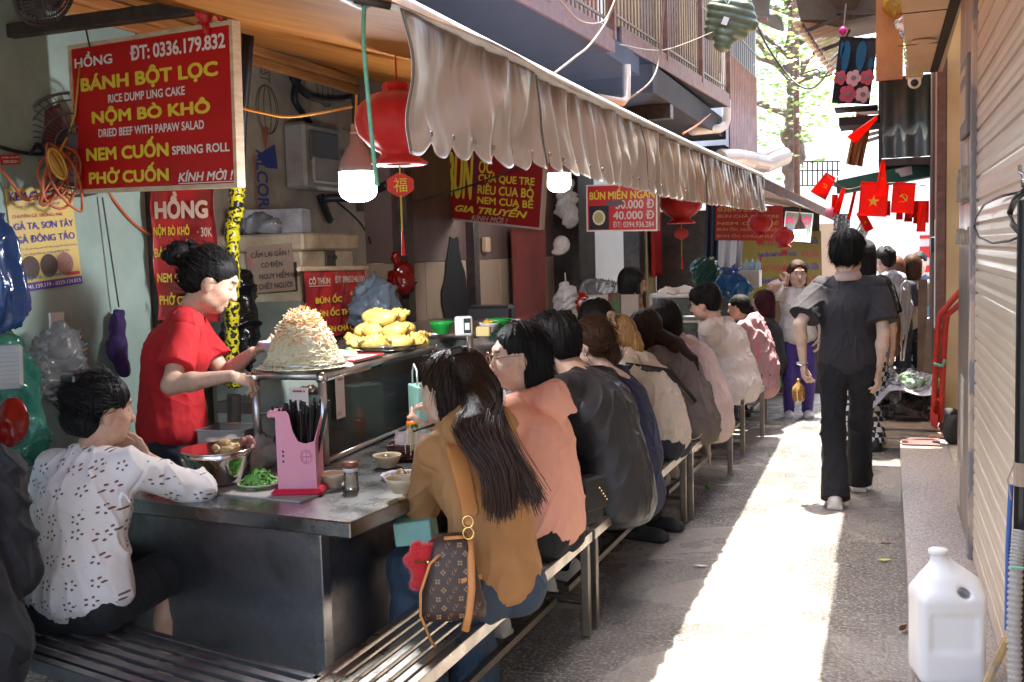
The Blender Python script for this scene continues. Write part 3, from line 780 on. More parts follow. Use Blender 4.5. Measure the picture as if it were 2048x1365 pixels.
# ---- plaster, boards, metals
GREEN=mat('green plaster',(.30,.40,.36),rough=.75,c2=(.22,.30,.27),nscale=2.2,bump=.25,bscale=18)
BOARD=mat('grey board',(.40,.35,.27),rough=.5,c2=(.22,.19,.15),nscale=3,bump=.15,bscale=12)
DARKW=mat('dark timber',(.035,.026,.022),rough=.6,c2=(.07,.05,.04),nscale=12,stretch=(1,1,.2),bump=.3,bscale=30)
DARKM=mat('dark iron',(.03,.03,.033),rough=.5,metal=.3,c2=(.07,.05,.04),nscale=14,bump=.2)
BROWNP=mat('brown panel',(.085,.05,.045),rough=.45,c2=(.13,.09,.075),nscale=3,stretch=(1,1,.3),bump=.15,bscale=14)
TANP=mat('tan panel',(.36,.27,.19),rough=.55,c2=(.26,.19,.13),nscale=3,stretch=(1,1,.3),bump=.1,bscale=14)
STEEL=mat('stainless steel',(.40,.39,.385),rough=.2,metal=1.0,c2=(.30,.29,.285),nscale=5,rough2=.36,bump=.06,bscale=40)
STEELD=mat('worn dark steel',(.30,.29,.29),rough=.3,metal=1.0,c2=(.16,.14,.15),nscale=6,rough2=.5,bump=.08,bscale=40)
POLISH=mat('polished steel',(.66,.65,.63),rough=.14,metal=1.0,c2=(.5,.5,.49),nscale=9,bump=.04,bscale=20)
ALU=mat('aluminium tube',(.55,.55,.54),rough=.3,metal=.9,c2=(.42,.41,.40),nscale=8,bump=.04)
RED=mat('sign red',(.50,.012,.012),rough=.35,c2=(.42,.01,.012),nscale=4)
REDV=mat('banner red vinyl',(.40,.02,.02),rough=.3,c2=(.30,.018,.022),nscale=5,bump=.35,bscale=7)
YEL=mat('lettering yellow',(.72,.58,.05),rough=.5); WHT=mat('lettering white',(.75,.72,.70),rough=.5); BLK=mat('lettering black',(.03,.028,.028),rough=.6)
CREAM=mat('cream timber',(.62,.52,.38),rough=.5,c2=(.45,.34,.22),nscale=10,stretch=(1,1,4))
WHITEP=mat('white plaster',(.72,.72,.71),rough=.85,c2=(.62,.62,.60),nscale=3,bump=.1,bscale=20)
CONC=mat('grey concrete',(.06,.058,.064),rough=.85,c2=(.035,.034,.04),nscale=3,bump=.3,bscale=16)
RUST=mat('rusty brown paint',(.20,.105,.08),rough=.6,c2=(.12,.06,.045),nscale=14,bump=.2)
ORANGE=mat('orange plywood',(.42,.18,.055),rough=.5,c2=(.30,.12,.04),nscale=5,stretch=(1,4,.6),bump=.1)
TANW=mat('tan wall paint',(.66,.48,.25),rough=.75,c2=(.54,.39,.2),nscale=2.2,bump=.12,bscale=14)
BEIGE=mat('beige ceiling',(.58,.46,.34),rough=.75,c2=(.48,.38,.28),nscale=2)

# ---- left row of stalls: walls
def slabthing(name,label,cat,lo,hi,m,bev=0,group=None):
    r=MB().bb(lo,hi,0,bev).build(name,m); return tag(r,label,cat,group)
slabthing('painted_wall','pale green painted wall behind the left food stall','wall',(-3.55,.2,0),(-3.4,4.16,2.98),GREEN)
slabthing('timber_post','dark timber door post at the end of the green wall','post',(-3.5,4.165,0),(-3.36,4.29,2.9),DARKW)
slabthing('board_wall','stained board wall printed with panel maker lettering behind the bulb','wall',(-3.9,4.3,0),(-3.75,7.2,3.0),BOARD)
slabthing('ceiling','beige ceiling panel above the left stall','ceiling',(-3.55,.2,2.985),(-2.3,3.3,3.05),BEIGE)
slabthing('stall_partition','grey green metal partition under the warning notice','partition',(-3.6,4.92,0),(-3.02,4.98,1.36),mat('grey green sheet',(.17,.20,.17),rough=.5,c2=(.12,.14,.12)))
# printing on the boards
b=Board(at(500,160,x=-3.745),(0,1,0),(0,0,-1),1.5,1.3)
root=thing('panel_print','faded black and blue panel lettering on the stained boards','lettering',b.pt(.5,.5))
mb=MB(); BLUE=mat('print blue',(.03,.05,.20),rough=.6); FADE=mat('print grey',(.12,.11,.10),rough=.6); FADER=mat('print red',(.34,.09,.06),rough=.6)
def vtext(body,px,py0,py1,mi,wid,x=-3.744,flip=False,shear=0):
    a=at(px,py0,x=x); c=at(px,py1,x=x); B=Board(a,(0,0,-1),(0,-1,0),abs(a[2]-c[2]),wid) if not flip else Board(c,(0,0,1),(0,1,0),abs(a[2]-c[2]),wid)
    B.n=np.array([1.,0,0]); B.text(body,0,1,0,1,mi,.02,shear); mb.add(B.mb.v,B.mb.f,mi)
vtext('ALCOREST',533,302,470,0,.13); vtext('ALCOREST',536,70,165,1,.12); vtext('Aluminium Composite',512,310,452,2,.05)
vtext('OREST',690,300,322,1,.3,flip=False); vtext('2015',700,258,264,1,.12)
for (px,py,r) in ((535,220,.13),(650,170,.13)):
    c=at(px,py,x=-3.743)
    for k in range(5):
        pts=[c+V(0,r*math.cos(t)*(abs(math.cos(k*PI/5)) if k else 1),r*1.2*math.sin(t)) for t in np.linspace(0,2*PI,28)]
        mb.tube(pts,.003,4,1,False)
for (px,py) in ((531,285),(608,160)):
    a=at(px,py,x=-3.743); mb.add([a+V(0,-.05,.1),a+V(0,.05,.1),a+V(0,0,-.06)],[(0,1,2)],2)
a=at(535,330,x=-3.743); mb.add([a+V(0,-.12,.05),a+V(0,.10,.14),a+V(0,.12,-.02),a+V(0,-.02,-.02)],[(0,1,2,3)],0)
mb.build('print',[BLUE,FADE,FADER],root)

# middle wall: brown panels above, tan below, iron posts and a soot mark
root=thing('panelled_wall','brown and tan panelled back wall of the middle stalls','wall',(-3.05,7.8,0))
MB().bb((-3.2,6.05,1.55),(-3.0,9.55,3.2)).build('brown_panel',BROWNP,root)
mb=MB()
for i in range(7): mb.bb((-3.18,6.05+.5*i,0),(-3.005,6.545+.5*i,1.548),0,.004)
mb.build('lower_panel',[TANP],root)
mb=MB()
for y in (6.12,7.3): mb.bb((-3.02,y,0),(-2.93,y+.1,3.1),0,.004)
mb.build('iron_upright',DARKM,root)
SOOT=mat('soot',(.006,.006,.007),rough=.9)
def soot(o0):
    pts=[]
    for i in range(40):
        t=i/40*2*PI; w=.20+.10*(math.sin(t)<-.2)+.03*math.sin(5*t)+.02*math.sin(11*t+1); pts.append((-2.996,7.05+w*math.cos(t)*1.1,1.12+.62*math.sin(t)+.03*math.sin(7*t)))
    return MB().prism(pts,(.003,0,0)).build('soot_mark',SOOT,o0)
soot(root)
slabthing('brick_pillar','blackened thick pillar beside the white room','pillar',(-3.1,9.56,0),(-2.75,10.15,3.1),mat('black paint',(.02,.018,.018),rough=.6,c2=(.05,.045,.04),nscale=6,bump=.3),.01)
slabthing('door_post','bare wood door post next to the black pillar','post',(-3.0,10.155,0),(-2.9,10.28,2.6),ORANGE)
root=thing('white_room','white walled room open to the alley behind the phone user','room',(-3.9,11.4,0))
MB().bb((-4.3,10.0,0),(-4.2,13.2,3)).build('back_wall',WHITEP,root); MB().bb((-4.2,13.2,0),(-3.0,13.3,3)).build('side_wall',WHITEP,root)
slabthing('yellow_pillar','pale yellow plastered pillar right of the white room','pillar',(-2.95,12.35,0),(-2.7,12.85,3.1),mat('yellow plaster',(.45,.37,.2),rough=.8,c2=(.33,.27,.15),bump=.2),.01)
slabthing('dark_post','dark steel post on the near edge of the yellow pillar','post',(-2.92,12.05,0),(-2.72,12.34,2.7),DARKM,.01)
slabthing('shop_front_wall','cream tiled front wall beyond the yellow pillar','wall',(-2.95,12.86,0),(-2.75,16,2.9),mat('old white tile',(.48,.45,.40),rough=.4,c2=(.36,.33,.29),nscale=3,bump=.1))
slabthing('end_stall_wall','dark back wall of the far stall facing the alley','wall',(-2.72,13.0,-.3),(-.72,13.08,2.05),mat('dim wall',(.09,.08,.07),rough=.8,c2=(.05,.045,.04)))

# ---- canopy and valance over the stalls
CAN=mat('brown canopy sheet',(.40,.165,.04),rough=.7,c2=(.29,.105,.022),nscale=3,stretch=(.6,3,1),spec=.08)
root=thing('awning','long brown awning with a scalloped silver grey valance','awning',(-1.5,5.5,2.2))
mb=MB(); mb.sheet(lambda u,v:(-3.32+2.34*u,1.0+8.1*v,2.80-.65*u+.012*math.sin(v*37)),8,40); mb.build('canopy',CAN,root,True)
mb=MB()
for dz,dx,w in ((0,0,.06),(.062,.03,.06),(-.05,-.02,.035)): mb.bar((-3.24+dx,.9,2.74+dz),(-3.24+dx,6.15,2.74+dz),w,.05,0,(0,0,1),.006)
mb.build('timber_beam',mat('orange beam',(.42,.19,.06),rough=.5,c2=(.28,.11,.035),nscale=6,stretch=(4,.4,4)),root)
# valance: real folds, scalloped foot, eyelets
SILV=mat('silver grey vinyl',(.58,.525,.475),rough=.30,c2=(.49,.44,.395),nscale=3.5,metal=.6,rough2=.4,bump=.12,bscale=24,stretch=(1,1,.5))
def grime(m):
    n,l=m.node_tree.nodes,m.node_tree.links; b=n['Principled BSDF']; src=b.inputs['Base Color'].links[0].from_socket
    tc=n.new('ShaderNodeTexCoord'); sp=n.new('ShaderNodeSeparateXYZ'); l.new(tc.outputs['Object'],sp.inputs[0])
    mp=n.new('ShaderNodeMapping'); mp.inputs['Scale'].default_value=(1,14,2.2); l.new(tc.outputs['Object'],mp.inputs['Vector'])
    nz=n.new('ShaderNodeTexNoise'); nz.inputs['Scale'].default_value=1.6; nz.inputs['Detail'].default_value=6; l.new(mp.outputs['Vector'],nz.inputs['Vector'])
    h=n.new('ShaderNodeMapRange'); h.inputs[1].default_value=1.98; h.inputs[2].default_value=2.13; l.new(sp.outputs[2],h.inputs[0])
    q=n.new('ShaderNodeMath'); q.operation='ADD'; l.new(h.outputs[0],q.inputs[0]); l.new(nz.outputs['Fac'],q.inputs[1])
    r=n.new('ShaderNodeMapRange'); r.inputs[1].default_value=1.0; r.inputs[2].default_value=1.5; r.inputs[4].default_value=.8; l.new(q.outputs[0],r.inputs[0])
    mx=n.new('ShaderNodeMix'); mx.data_type='RGBA'; l.new(r.outputs[0],mx.inputs[0]); l.new(src,mx.inputs[6]); mx.inputs[7].default_value=(.10,.07,.05,1); l.new(mx.outputs[2],b.inputs['Base Color'])
grime(SILV)
Y0,Y1=2.07,9.05
_fr=np.random.default_rng(5)
ncol,nrow=760,26
yy=np.linspace(0,1,ncol+1)
def fold(y,t):
    # y metres from near end, t 0 top..1 foot
    near=math.exp(-((y-.2)/.55)**2)
    f=.010*math.sin(y*2*PI/.15+.7*math.sin(y*1.7))*(1-.8*near)+.004*math.sin(y*2*PI/.083+2*math.sin(y*2.3))*(1-.8*near)
    f*= .25+.9*t
    f+= near*.020*math.sin(6.0*(y*1.5+t*.55)+.6)*math.sin(PI*min(1,t*1.1)+.2)
    f+= .010*vnoise(np.array([y*4,t*2.5,3.3]))+.004*vnoise(np.array([y*13,t*3,8.1]))+.016*(1-.6*near)*(1-abs(float(vnoise(np.array([y*7+t*.8,t*.9,5.5])))))**4
    return f
SC=.15
def val(u,v):
    y=u*(Y1-Y0); ph=0
    foot=.262+.034*abs(math.sin(PI*(y+.05)/SC))**.8+.01*float(vnoise(np.array([y*3,0,0])))
    L=foot*(1.0+.06*math.exp(-(y/.25)**2)); z=2.135-.0+.022*math.sin(u*9)*.2-L*v+.035*u
    z-= .035*math.sin(PI*u)*.6
    return (-1.0+fold(y,v)+.02*v+.03*u, Y0+y, z)
mb=MB(); mb.sheet(val,ncol,nrow,0,.0025); mb.build('valance',SILV,root,True)
mb=MB(); mb.tube([(-1.005+.03*i/20,Y0+(Y1-Y0)*i/20,2.155+.035*i/20-.021*math.sin(PI*i/20)) for i in range(21)],.02,10); mb.build('front_rail',mat('white rail',(.78,.77,.75),rough=.4,c2=(.6,.58,.55),nscale=6),root,True)
mb=MB(); mb.tube([(-1.10,1.95,2.185),(-1.10,2.02,2.185),(-1.10,2.12,2.185)],.032,12); mb.tube([(-1.06,2.0,2.15),(-1.0,2.05,2.14)],.012,6); mb.build('roller_end',DARKM,root,True)
mb=MB()
for k in range(1,46):
    y=k*SC-.05+.0; u=y/(Y1-Y0)
    if u<.97:
        p=np.array(val(u,.955)); mb.lathe(p+V(.004,0,.005),[(.002,0),(.007,0),(.007,.003),(.002,.003)],10,0,frame((1,0,0)))
mb.build('eyelet',POLISH,root)
for yq in (.0,.92,2.3,3.9):
    u=yq/(Y1-Y0); MB().tube([np.array(val(min(1,u+.0002),v))+V(.004,0,0) for v in np.linspace(.02,.97,14)],.0035,5).build('seam',mat('seam thread',(.12,.09,.07),rough=.8),root)

slabthing('ceiling_beam','dark iron bar from which the red menu board hangs','beam',(-3.45,3.37,2.545),(-2.42,3.42,2.60),DARKM,.004)
slabthing('canopy_post','dark iron post holding the end of the timber beam','post',(-3.32,6.16,1.9),(-3.18,6.3,2.85),DARKM,.004)

# ---- balconies above
BARS=mat('balcony bars',(.24,.17,.11),rough=.5,c2=(.15,.10,.07),nscale=20); SLATY=mat('yellow cladding',(.50,.38,.20),rough=.6,c2=(.34,.25,.14),nscale=4,stretch=(1,1,.3))
def balcony(name,label,a,b_,depth,h,clad,bars=26,posts=2):
    a=np.array(a);b_=np.array(b_); d=nrm(b_-a); inw=np.array([-d[1],d[0],0]); L=np.linalg.norm(b_-a)
    root=thing(name,label,'balcony',(a+b_)/2)
    MB().prism([a,b_,b_+inw*depth,a+inw*depth],(0,0,.14)).build('slab',mat('haze blue slab',(.014,.018,.027),rough=.9,c2=(.008,.010,.016),nscale=2),root)  # bluish smoke haze put into the slab colour
    mb=MB(); o=-inw*.006
    mb.bar(a+o+V(0,0,.07),b_+o+V(0,0,.07),.02,.16,0); mb.build('fascia',RUST,root)
    mb=MB()
    for i in range(bars+1):
        p=a+d*(.03+(L-.06)*i/bars)+inw*.03; mb.tube([p+V(0,0,.14),p+V(0,0,.14+h)],.008,5,0,False)
    for zz in (.24,.24+h*.45,.12+h): mb.bar(a+inw*.03+V(0,0,zz),b_+inw*.03+V(0,0,zz),.014,.02,0)
    mb.build('railing',BARS,root)
    mb=MB(); n=9
    for i in range(n):
        p=a+d*(L*(i+.5)/n)+inw*.12; mb.box(p+V(0,0,.16+h/2),(L/n*.96,.02,h),i%len(clad),[d,inw,(0,0,1)])
    mb.build('cladding',clad,root)
    for i in range(posts):
        p=a+d*(L*(i+.999)/posts)-inw*.0; MB().box(p+V(0,0,.14+h/2),(.05,.05,h+.1),0,[d,inw,(0,0,1)]).build('post',RUST,root)
    return root
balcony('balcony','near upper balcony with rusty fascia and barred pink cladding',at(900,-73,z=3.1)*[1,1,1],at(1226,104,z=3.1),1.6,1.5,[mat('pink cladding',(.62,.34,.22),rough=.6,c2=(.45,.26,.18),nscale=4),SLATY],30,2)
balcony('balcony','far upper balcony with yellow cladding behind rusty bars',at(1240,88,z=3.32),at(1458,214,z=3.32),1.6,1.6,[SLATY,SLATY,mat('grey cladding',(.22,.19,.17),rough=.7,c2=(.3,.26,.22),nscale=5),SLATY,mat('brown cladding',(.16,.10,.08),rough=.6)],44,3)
slabthing('upper_floor','dark haze tinted underside of the upper floor above the stalls','floor',(-4.2,1.0,3.14),(-2.05,9.2,3.3),mat('haze blue underside',(.022,.032,.06),rough=.85,c2=(.014,.02,.04),nscale=2))  # blue of the drifting smoke haze put into this dark colour
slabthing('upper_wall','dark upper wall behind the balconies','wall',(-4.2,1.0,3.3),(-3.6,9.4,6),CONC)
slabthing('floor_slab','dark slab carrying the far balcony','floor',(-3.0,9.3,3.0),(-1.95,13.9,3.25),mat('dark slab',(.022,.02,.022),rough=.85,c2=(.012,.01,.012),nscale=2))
slabthing('slab_beam','dark iron beam under the far balcony','beam',(-3.2,10.1,2.86),(-1.95,10.25,2.995),DARKM)
def corr(a,b_,z0,z1,m,parent,name,amp=.012,per=.08,n=None,thick=.002):
    a=np.array(a,float);b_=np.array(b_,float); d=b_-a; L=np.linalg.norm(d); d=d/L; nn=np.array([d[1],-d[0],0]); N=int(L/per*8)
    return MB().sheet(lambda u,v: tuple(a+d*L*u+nn*amp*math.sin(u*L/per*2*PI)+V(0,0,z0+(z1-z0)*v)),N,1,0,thick).build(name,m,parent,True)
CORR=mat('rust red corrugated',(.30,.17,.14),rough=.5,c2=(.2,.11,.09),nscale=5,bump=.1)
root=thing('corrugated_room','rust red corrugated overhanging room with a barred window','room',(-2.0,15.3,3))
ca=at(1460,300,y=13.6); cb=at(1512,285,y=15.8)
corr((ca[0],13.6),(cb[0],15.8),3.05,4.05,CORR,root,'front_cladding') if False else corr((ca[0],13.6,0),(cb[0],15.8,0),2.85,4.05,CORR,root,'front_cladding',.03,.13)
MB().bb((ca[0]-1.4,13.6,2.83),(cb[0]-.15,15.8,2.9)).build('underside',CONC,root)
MB().bb((ca[0]-1.4,15.82,2.85),(cb[0]-.0,15.9,5.2)).build('end_wall',WHITEP,root)
mb=MB()
for i in range(13):
    y=13.65+i*.17; x=ca[0]+(cb[0]-ca[0])*(y-13.6)/2.2; mb.tube([(x,y,4.06),(x,y,4.75)],.008,5)
for z in (4.06,4.4,4.75): mb.bar((ca[0],13.6,z),(cb[0],15.8,z),.02,.02)
mb.build('window_bars',mat('window bars',(.2,.2,.2),rough=.5),root)
MB().bb((ca[0]-.35,13.6,4.08),(cb[0]-.3,15.8,4.8)).build('window_board',mat('window board',(.5,.46,.4),rough=.6,c2=(.3,.2,.12),nscale=2),root)
mb=MB(); mb.sheet(lambda u,v:(ca[0]-.3+.75*u+.05*math.sin(v*9),13.4+2.7*v,5.15-.35*u+.05*math.sin(v*14+u*4)),8,16,0,.01); mb.build('tarpaulin',mat('grey tarpaulin',(.13,.12,.11),rough=.8,c2=(.2,.18,.16),nscale=4,bump=.4),root,True)
PIPE=mat('pale pipe',(.55,.50,.44),rough=.45,c2=(.42,.36,.30),nscale=5)
pa=at(1450,-40,y=13.3); pb=at(1453,255,y=13.3); pc=at(1385,262,y=12.2)
tag(MB().tube([pa,pb+V(0,0,.08),pb+V(-.02,-.02,.02),pb+V(-.07,-.08,-.02),pc],[.055]*5,12).build('drain_pipe',PIPE,None,True),'pale drain pipe turning a corner under the far balcony','pipe')
pa=at(1285,205,y=8.8); tag(MB().tube([at(1195,196,y=8.2),at(1245,205,y=8.5),at(1253,195,y=8.6),at(1253,130,y=8.6)],.035,10).build('drain_pipe',PIPE,None,True),'short pale pipe with a bend below the near balcony','pipe')
# foil duct towards the far building
dp=[at(px,py,y=y) for px,py,y in ((1440,318,13.2),(1475,318,13.6),(1500,322,14),(1530,328,14.3),(1570,312,14.8))]
n=80; pts=[]; rs=[]
for i in range(n+1):
    t=i/n*(len(dp)-1); k=min(int(t),len(dp)-2); pts.append(dp[k]+(dp[k+1]-dp[k])*(t-k)); rs.append(.165+.012*math.sin(i*PI))
rs=[.125 if i%2 else .105 for i in range(n+1)]
tag(MB().tube(pts,rs,18).build('foil_duct',mat('pale foil',(.55,.5,.45),rough=.35,metal=.4,bump=.1),None,False),'ribbed pale foil duct under the corrugated room','duct')

# smoke drifting above the awning
def smoke():
    m=bpy.data.materials.new('smoke'); m.use_nodes=True; n,l=m.node_tree.nodes,m.node_tree.links; n.remove(n['Principled BSDF'])
    v=n.new('ShaderNodeVolumePrincipled'); v.inputs['Color'].default_value=(.42,.56,.92,1); v.inputs['Density'].default_value=.035; l.new(v.outputs[0],n['Material Output'].inputs['Volume']); return m

q=Solid(); q.ell((-1.72,4.6,2.72),(.34,1.3,.26),None,.05); q.ell((-1.66,6.4,2.74),(.28,1.1,.22),None,.2); q.ell((-1.75,5.3,2.9),(.25,.8,.14),None,.2)
tag(solid(q,'smoke',.05,[smoke()],None),'blue grey cooking smoke drifting above the awning','smoke',None,'stuff')
# second awning further on, and the far sheet roofs
root=thing('sheet_roof','sloping pale sheet roof beyond the long awning','roof',(-1.4,12,2.2))
r0=at(1520,352,x=-1.02); r1=at(1700,440,y=13.6)
mb=MB(); mb.sheet(lambda u,v:tuple((1-v)*((1-u)*(r0+V(-1.3,.3,.32))+u*r0)+v*((1-u)*(r1+V(-1.7,.3,.42))+u*r1)),6,10,0,.012); mb.build('sheet',mat('pale roof sheet',(.55,.5,.45),rough=.5,c2=(.62,.4,.3),nscale=2,stretch=(1,.5,1)),root,True)
MB().bar(r0+V(-.01,0,-.05),r1+V(-.01,0,-.05),.03,.08).build('edge_board',RUST,root)

# ================================================================== SIGNS
def signboard(name,label,TL,TR,BL,t=.03,m=RED,fm=CREAM,fw=.03,group=None,cat='sign'):
    B=Board.corners(TL,TR,BL); root=thing(name,label,cat,B.pt(.5,1),group)
    B.slab(t,0).build('board',m,root)
    if fm: B.frame(MB(),fw,t+.012,0,.006).build('frame',fm,root)
    return B,root
B,r=signboard('menu_sign','large red menu sign with cream frame and white and yellow dish names, hung tilted',at(140,96,y=3.58),at(463,45,y=3.38),at(163,383,y=3.58),.03,RED,CREAM,.017)
T=B.text
T('HỒNG',.03,.285,.045,.148,1,.03); T('ĐT: 0336.179.832',.40,.965,.05,.15,1,.03,space=.95)
T('BÁNH BỘT LỌC',.065,.92,.19,.338,0,.045); T('RICE DUMP LING CAKE',.245,.725,.352,.41,1,.03)
T('NỘM BÒ KHÔ',.13,.87,.428,.562,0,.045); T('DRIED BEEF WITH PAPAW SALAD',.17,.83,.578,.636,1,.03)
T('NEM CUỐN',.08,.615,.655,.795,0,.045); T('SPRING ROLL',.635,.97,.73,.788,1,.03)
T('PHỞ CUỐN',.09,.61,.825,.955,0,.045); T('KÍNH MỜI !',.665,.985,.89,.965,1,.03,.25); B.rect(.665,.985,.972,.978,1)
B.lettering([YEL,WHT],r)
mb=MB(); p=B.pt(.86,-.02)
q=Solid()
for i in range(14): q.ell(p+RNG.normal(0,1,3)*V(.035,.02,.028)+V(.0,0,.04),RNG.uniform(.012,.03,3),None,.012)
o=solid(q,'ribbon_knot',.006,[mat('red ribbon',(.45,.012,.02),rough=.4)],r)
mb=MB(); mb.tube([B.pt(.15,.02,.01),B.pt(.13,-.1,.01),B.pt(.14,-.16,.0)],.004,6); mb.tube([B.pt(.85,.0,.01),B.pt(.84,-.1,.0)],.004,6); mb.build('hanging_wire',DARKM,r)

def poster(name,label,TL,TR,BL,m,cat='poster',t=.003):
    B=Board.corners(TL,TR,BL); root=thing(name,label,cat,B.pt(.5,1)); B.slab(t).build('sheet',m,root); return B,root
X0=-3.393
B,r=poster('chicken_poster','yellow poultry advert with purple lettering on the green wall',at(10,378,x=X0),at(142,374,x=X0),at(30,588,x=X0),mat('poster yellow',(.60,.45,.10),rough=.4,c2=(.55,.42,.2),nscale=3))
PUR=mat('print purple',(.07,.05,.28),rough=.5); TEAL=mat('print teal',(.03,.22,.28),rough=.5); PRED=mat('print brick red',(.45,.06,.06),rough=.5)
T=B.text; T('KEM CHICKEN',.04,.92,.03,.12,0,.03,lift=.001); T('Chuyên sỉ lẻ các loại gà',.25,.78,.135,.175,0,.0,.3); T('CHUYÊN GÀ TRỐNG, MÁI',.04,.80,.235,.29,2,.01)
T('GÀ TA, SƠN TÂY',.05,.96,.315,.41,0,.02); T('GÀ ĐÔNG TẢO',.06,.96,.435,.53,0,.02); T('Có sẵn gà sống, có mổ sẵn, buộc lễ thắp hương',.1,.97,.57,.60,0,.0); T('bán riêng chân gà và kê gà Đông Tảo',.14,.85,.625,.655,0,.0)
for i,c in enumerate(((.22,3),(.5,3),(.75,4))): B.disc(c[0],.77,.05,c[1])
T('Ship Hà Nội 24/7',.1,.72,.845,.9,1,.01); B.rect(0,1,.915,.998,0); T('0941.159.119 - 0329.124.815',.08,.97,.935,.975,5,.01,lift=.003)
B.poly([(.76,.86),(.97,.86),(.98,.895),(.74,.895)],2)
B.lettering([PUR,TEAL,PRED,mat('photo dark',(.06,.04,.035)),mat('photo pinkish',(.35,.2,.17),c2=(.2,.1,.09),nscale=120),WHT],r)

# hanging vinyl banner behind the vendor
A=at(303,377,y=4.12); Bq=at(430,373,y=4.12); Cq=at(335,640,y=4.12)
B=Board.corners(A,Bq,Cq); r=thing('vinyl_banner','red vinyl price banner hanging behind the vendor, headed in large white letters','banner',B.pt(.5,1))
wav=lambda a,b:.012*math.sin(a*7+b*5)+.008*math.sin(b*13)
mb=MB(); mb.sheet(lambda u,v:tuple(B.pt(v+.06*u*0,u,wav(v,u))),30,14,0,.002); mb.build('sheet',REDV,r,True)
T=B.text; L=.02; T('HỒNG',.08,.92,.03,.235,1,.05,lift=L); T('NỘM BÒ KHÔ',.05,.62,.27,.375,0,.03,lift=L); T('· 30K',.74,.97,.30,.37,1,.02,lift=L); T('BÁNH BỘT LỌC',.05,.95,.43,.54,0,.03,lift=L); T('NEM CUỐN',.08,.7,.60,.71,0,.03,lift=L); T('PHỞ CUỐN',.1,.75,.77,.88,0,.03,lift=L)
B.lettering([YEL,mat('banner cream print',(.62,.50,.40),rough=.5)],r)

# electrical cabinet with notices
r=thing('electric_cabinet','old cream electrical cabinet with rusty seams behind the salad mound','cabinet',(-3.3,5.3,0))
CABM=mat('cabinet cream',(.40,.34,.23),rough=.5,c2=(.22,.16,.10),nscale=5,bump=.15)
mb=MB(); mb.bb((-3.7,5.0,1.0),(-3.05,5.6,1.64),0,.008); mb.build('cabinet_body',CABM,r)
mb=MB(); mb.bb((-3.72,4.975,1.643),(-3.02,5.63,1.74),0,.012); mb.build('cabinet_lid',CABM,r)
mb=MB(); mb.bb((-3.7,5.02,0),(-3.07,5.58,.997)); mb.build('lower_box',mat('cabinet base',(.2,.18,.14),rough=.6),r)
mb=MB(); mb.bb((-3.045,5.25,1.5),(-3.035,5.36,1.73),0,.003); mb.tube([(-3.04,5.28,1.6),(-3.02,5.28,1.6)],.012,8); mb.tube([(-3.04,5.34,1.6),(-3.02,5.34,1.6)],.012,8); mb.bb((-3.045,5.06,1.3),(-3.035,5.2,1.42)); mb.bb((-3.045,5.38,1.3),(-3.035,5.54,1.42)); mb.bb((-3.12,4.99,1.42),(-3.08,4.998,1.58)); mb.build('latch',DARKM,r)
B,r=poster('warning_notice','brown electrical danger notice with four black lines of capitals','sign' and at(492,495,y=4.97),at(582,486,y=4.97),at(492,588,y=4.97),mat('notice brown',(.24,.16,.11),rough=.5,c2=(.2,.13,.09)),'notice',.006)
T=B.text; T('CẤM LẠI GẦN !',.1,.95,.08,.28,0,.02); T('CÓ ĐIỆN',.3,.78,.33,.50,0,.02); T('NGUY HIỂM',.24,.9,.54,.72,0,.02); T('CHẾT NGƯỜI',.2,.95,.75,.93,0,.02); B.poly([(.0,.3),(.09,.1),(.05,.28),(.1,.3),(.02,.5),(.05,.33)],1)
B.lettering([BLK,PRED],r)
A=at(600,540,x=-3.0); Bq=at(722,538,x=-3.0); Cq=at(602,680,x=-3.0); A[0]=Bq[0]=Cq[0]=-2.98
B=Board.corners(A,Bq,Cq); r=thing('price_banner','crumpled red price banner hung from a wooden rod on the cabinet','banner',B.pt(.5,1))
wav=lambda a,b:.010*math.sin(a*14+b*2)+.006*math.sin(a*31+b*5)
mb=MB(); mb.sheet(lambda u,v:tuple(B.pt(v,u,wav(v,u))),20,40,0,.002); mb.build('sheet',REDV,r,True)
mb=MB(); mb.tube([B.pt(-.09,-.01,.01),B.pt(1.03,-.01,.01)],.014,8); mb.build('rod',CREAM,r)
T=B.text; L=.02; T('CÔ THÙN',.03,.36,.1,.22,1,.03,lift=L); T('ĐT 0965246100',.44,.95,.1,.21,1,.03,lift=L); B.rect(.03,.36,.235,.245,1,L); T('BÚN ỐC',.12,.55,.36,.5,0,.03,lift=L); T('40K',.68,.82,.34,.42,0,.02,lift=L); T('BÚN ỐC THỊT BÒ',.1,.95,.56,.72,0,.04,lift=L); T('BÚN CHẢ QUẾ',.25,.85,.80,.95,0,.04,lift=L)
B.lettering([YEL,mat('banner cream print',(.62,.50,.40))],r)
# box on the cabinet
def carton(name,label,c,size,yaw,m,fl=None,cat='box'):
    ax=Rz(rad(yaw)).T; r=MB().box(c,size,0,ax,.004).build(name,m); return tag(r,label,cat)
carton('carton','dirty grey tetra carton lying on the electrical cabinet',(-3.32,5.2,1.815),(.34,.26,.14),20,mat('grey carton',(.25,.25,.26),rough=.35,c2=(.12,.12,.13),nscale=6,bump=.2))
FILM=film('clear crumpled plastic',(.75,.77,.80),.8,.07,.8,18); BLUEF=film('blue plastic bag film',(.04,.13,.38),.2,.15,.35,9); GREENF=film('green plastic film',(.03,.36,.26),.55,.12,.4,10); REDF=film('red plastic film',(.42,.015,.012),.2,.15,.4,14); WHITEF=film('white plastic film',(.75,.74,.72),.12,.25,.9,16); BLACKF=mat('black bag film',(.006,.006,.007),rough=.18,bump=1.0,bscale=11,stretch=(1,1,3)); TEALF=film('pale green film',(.55,.72,.62),.5,.12,.9,14)
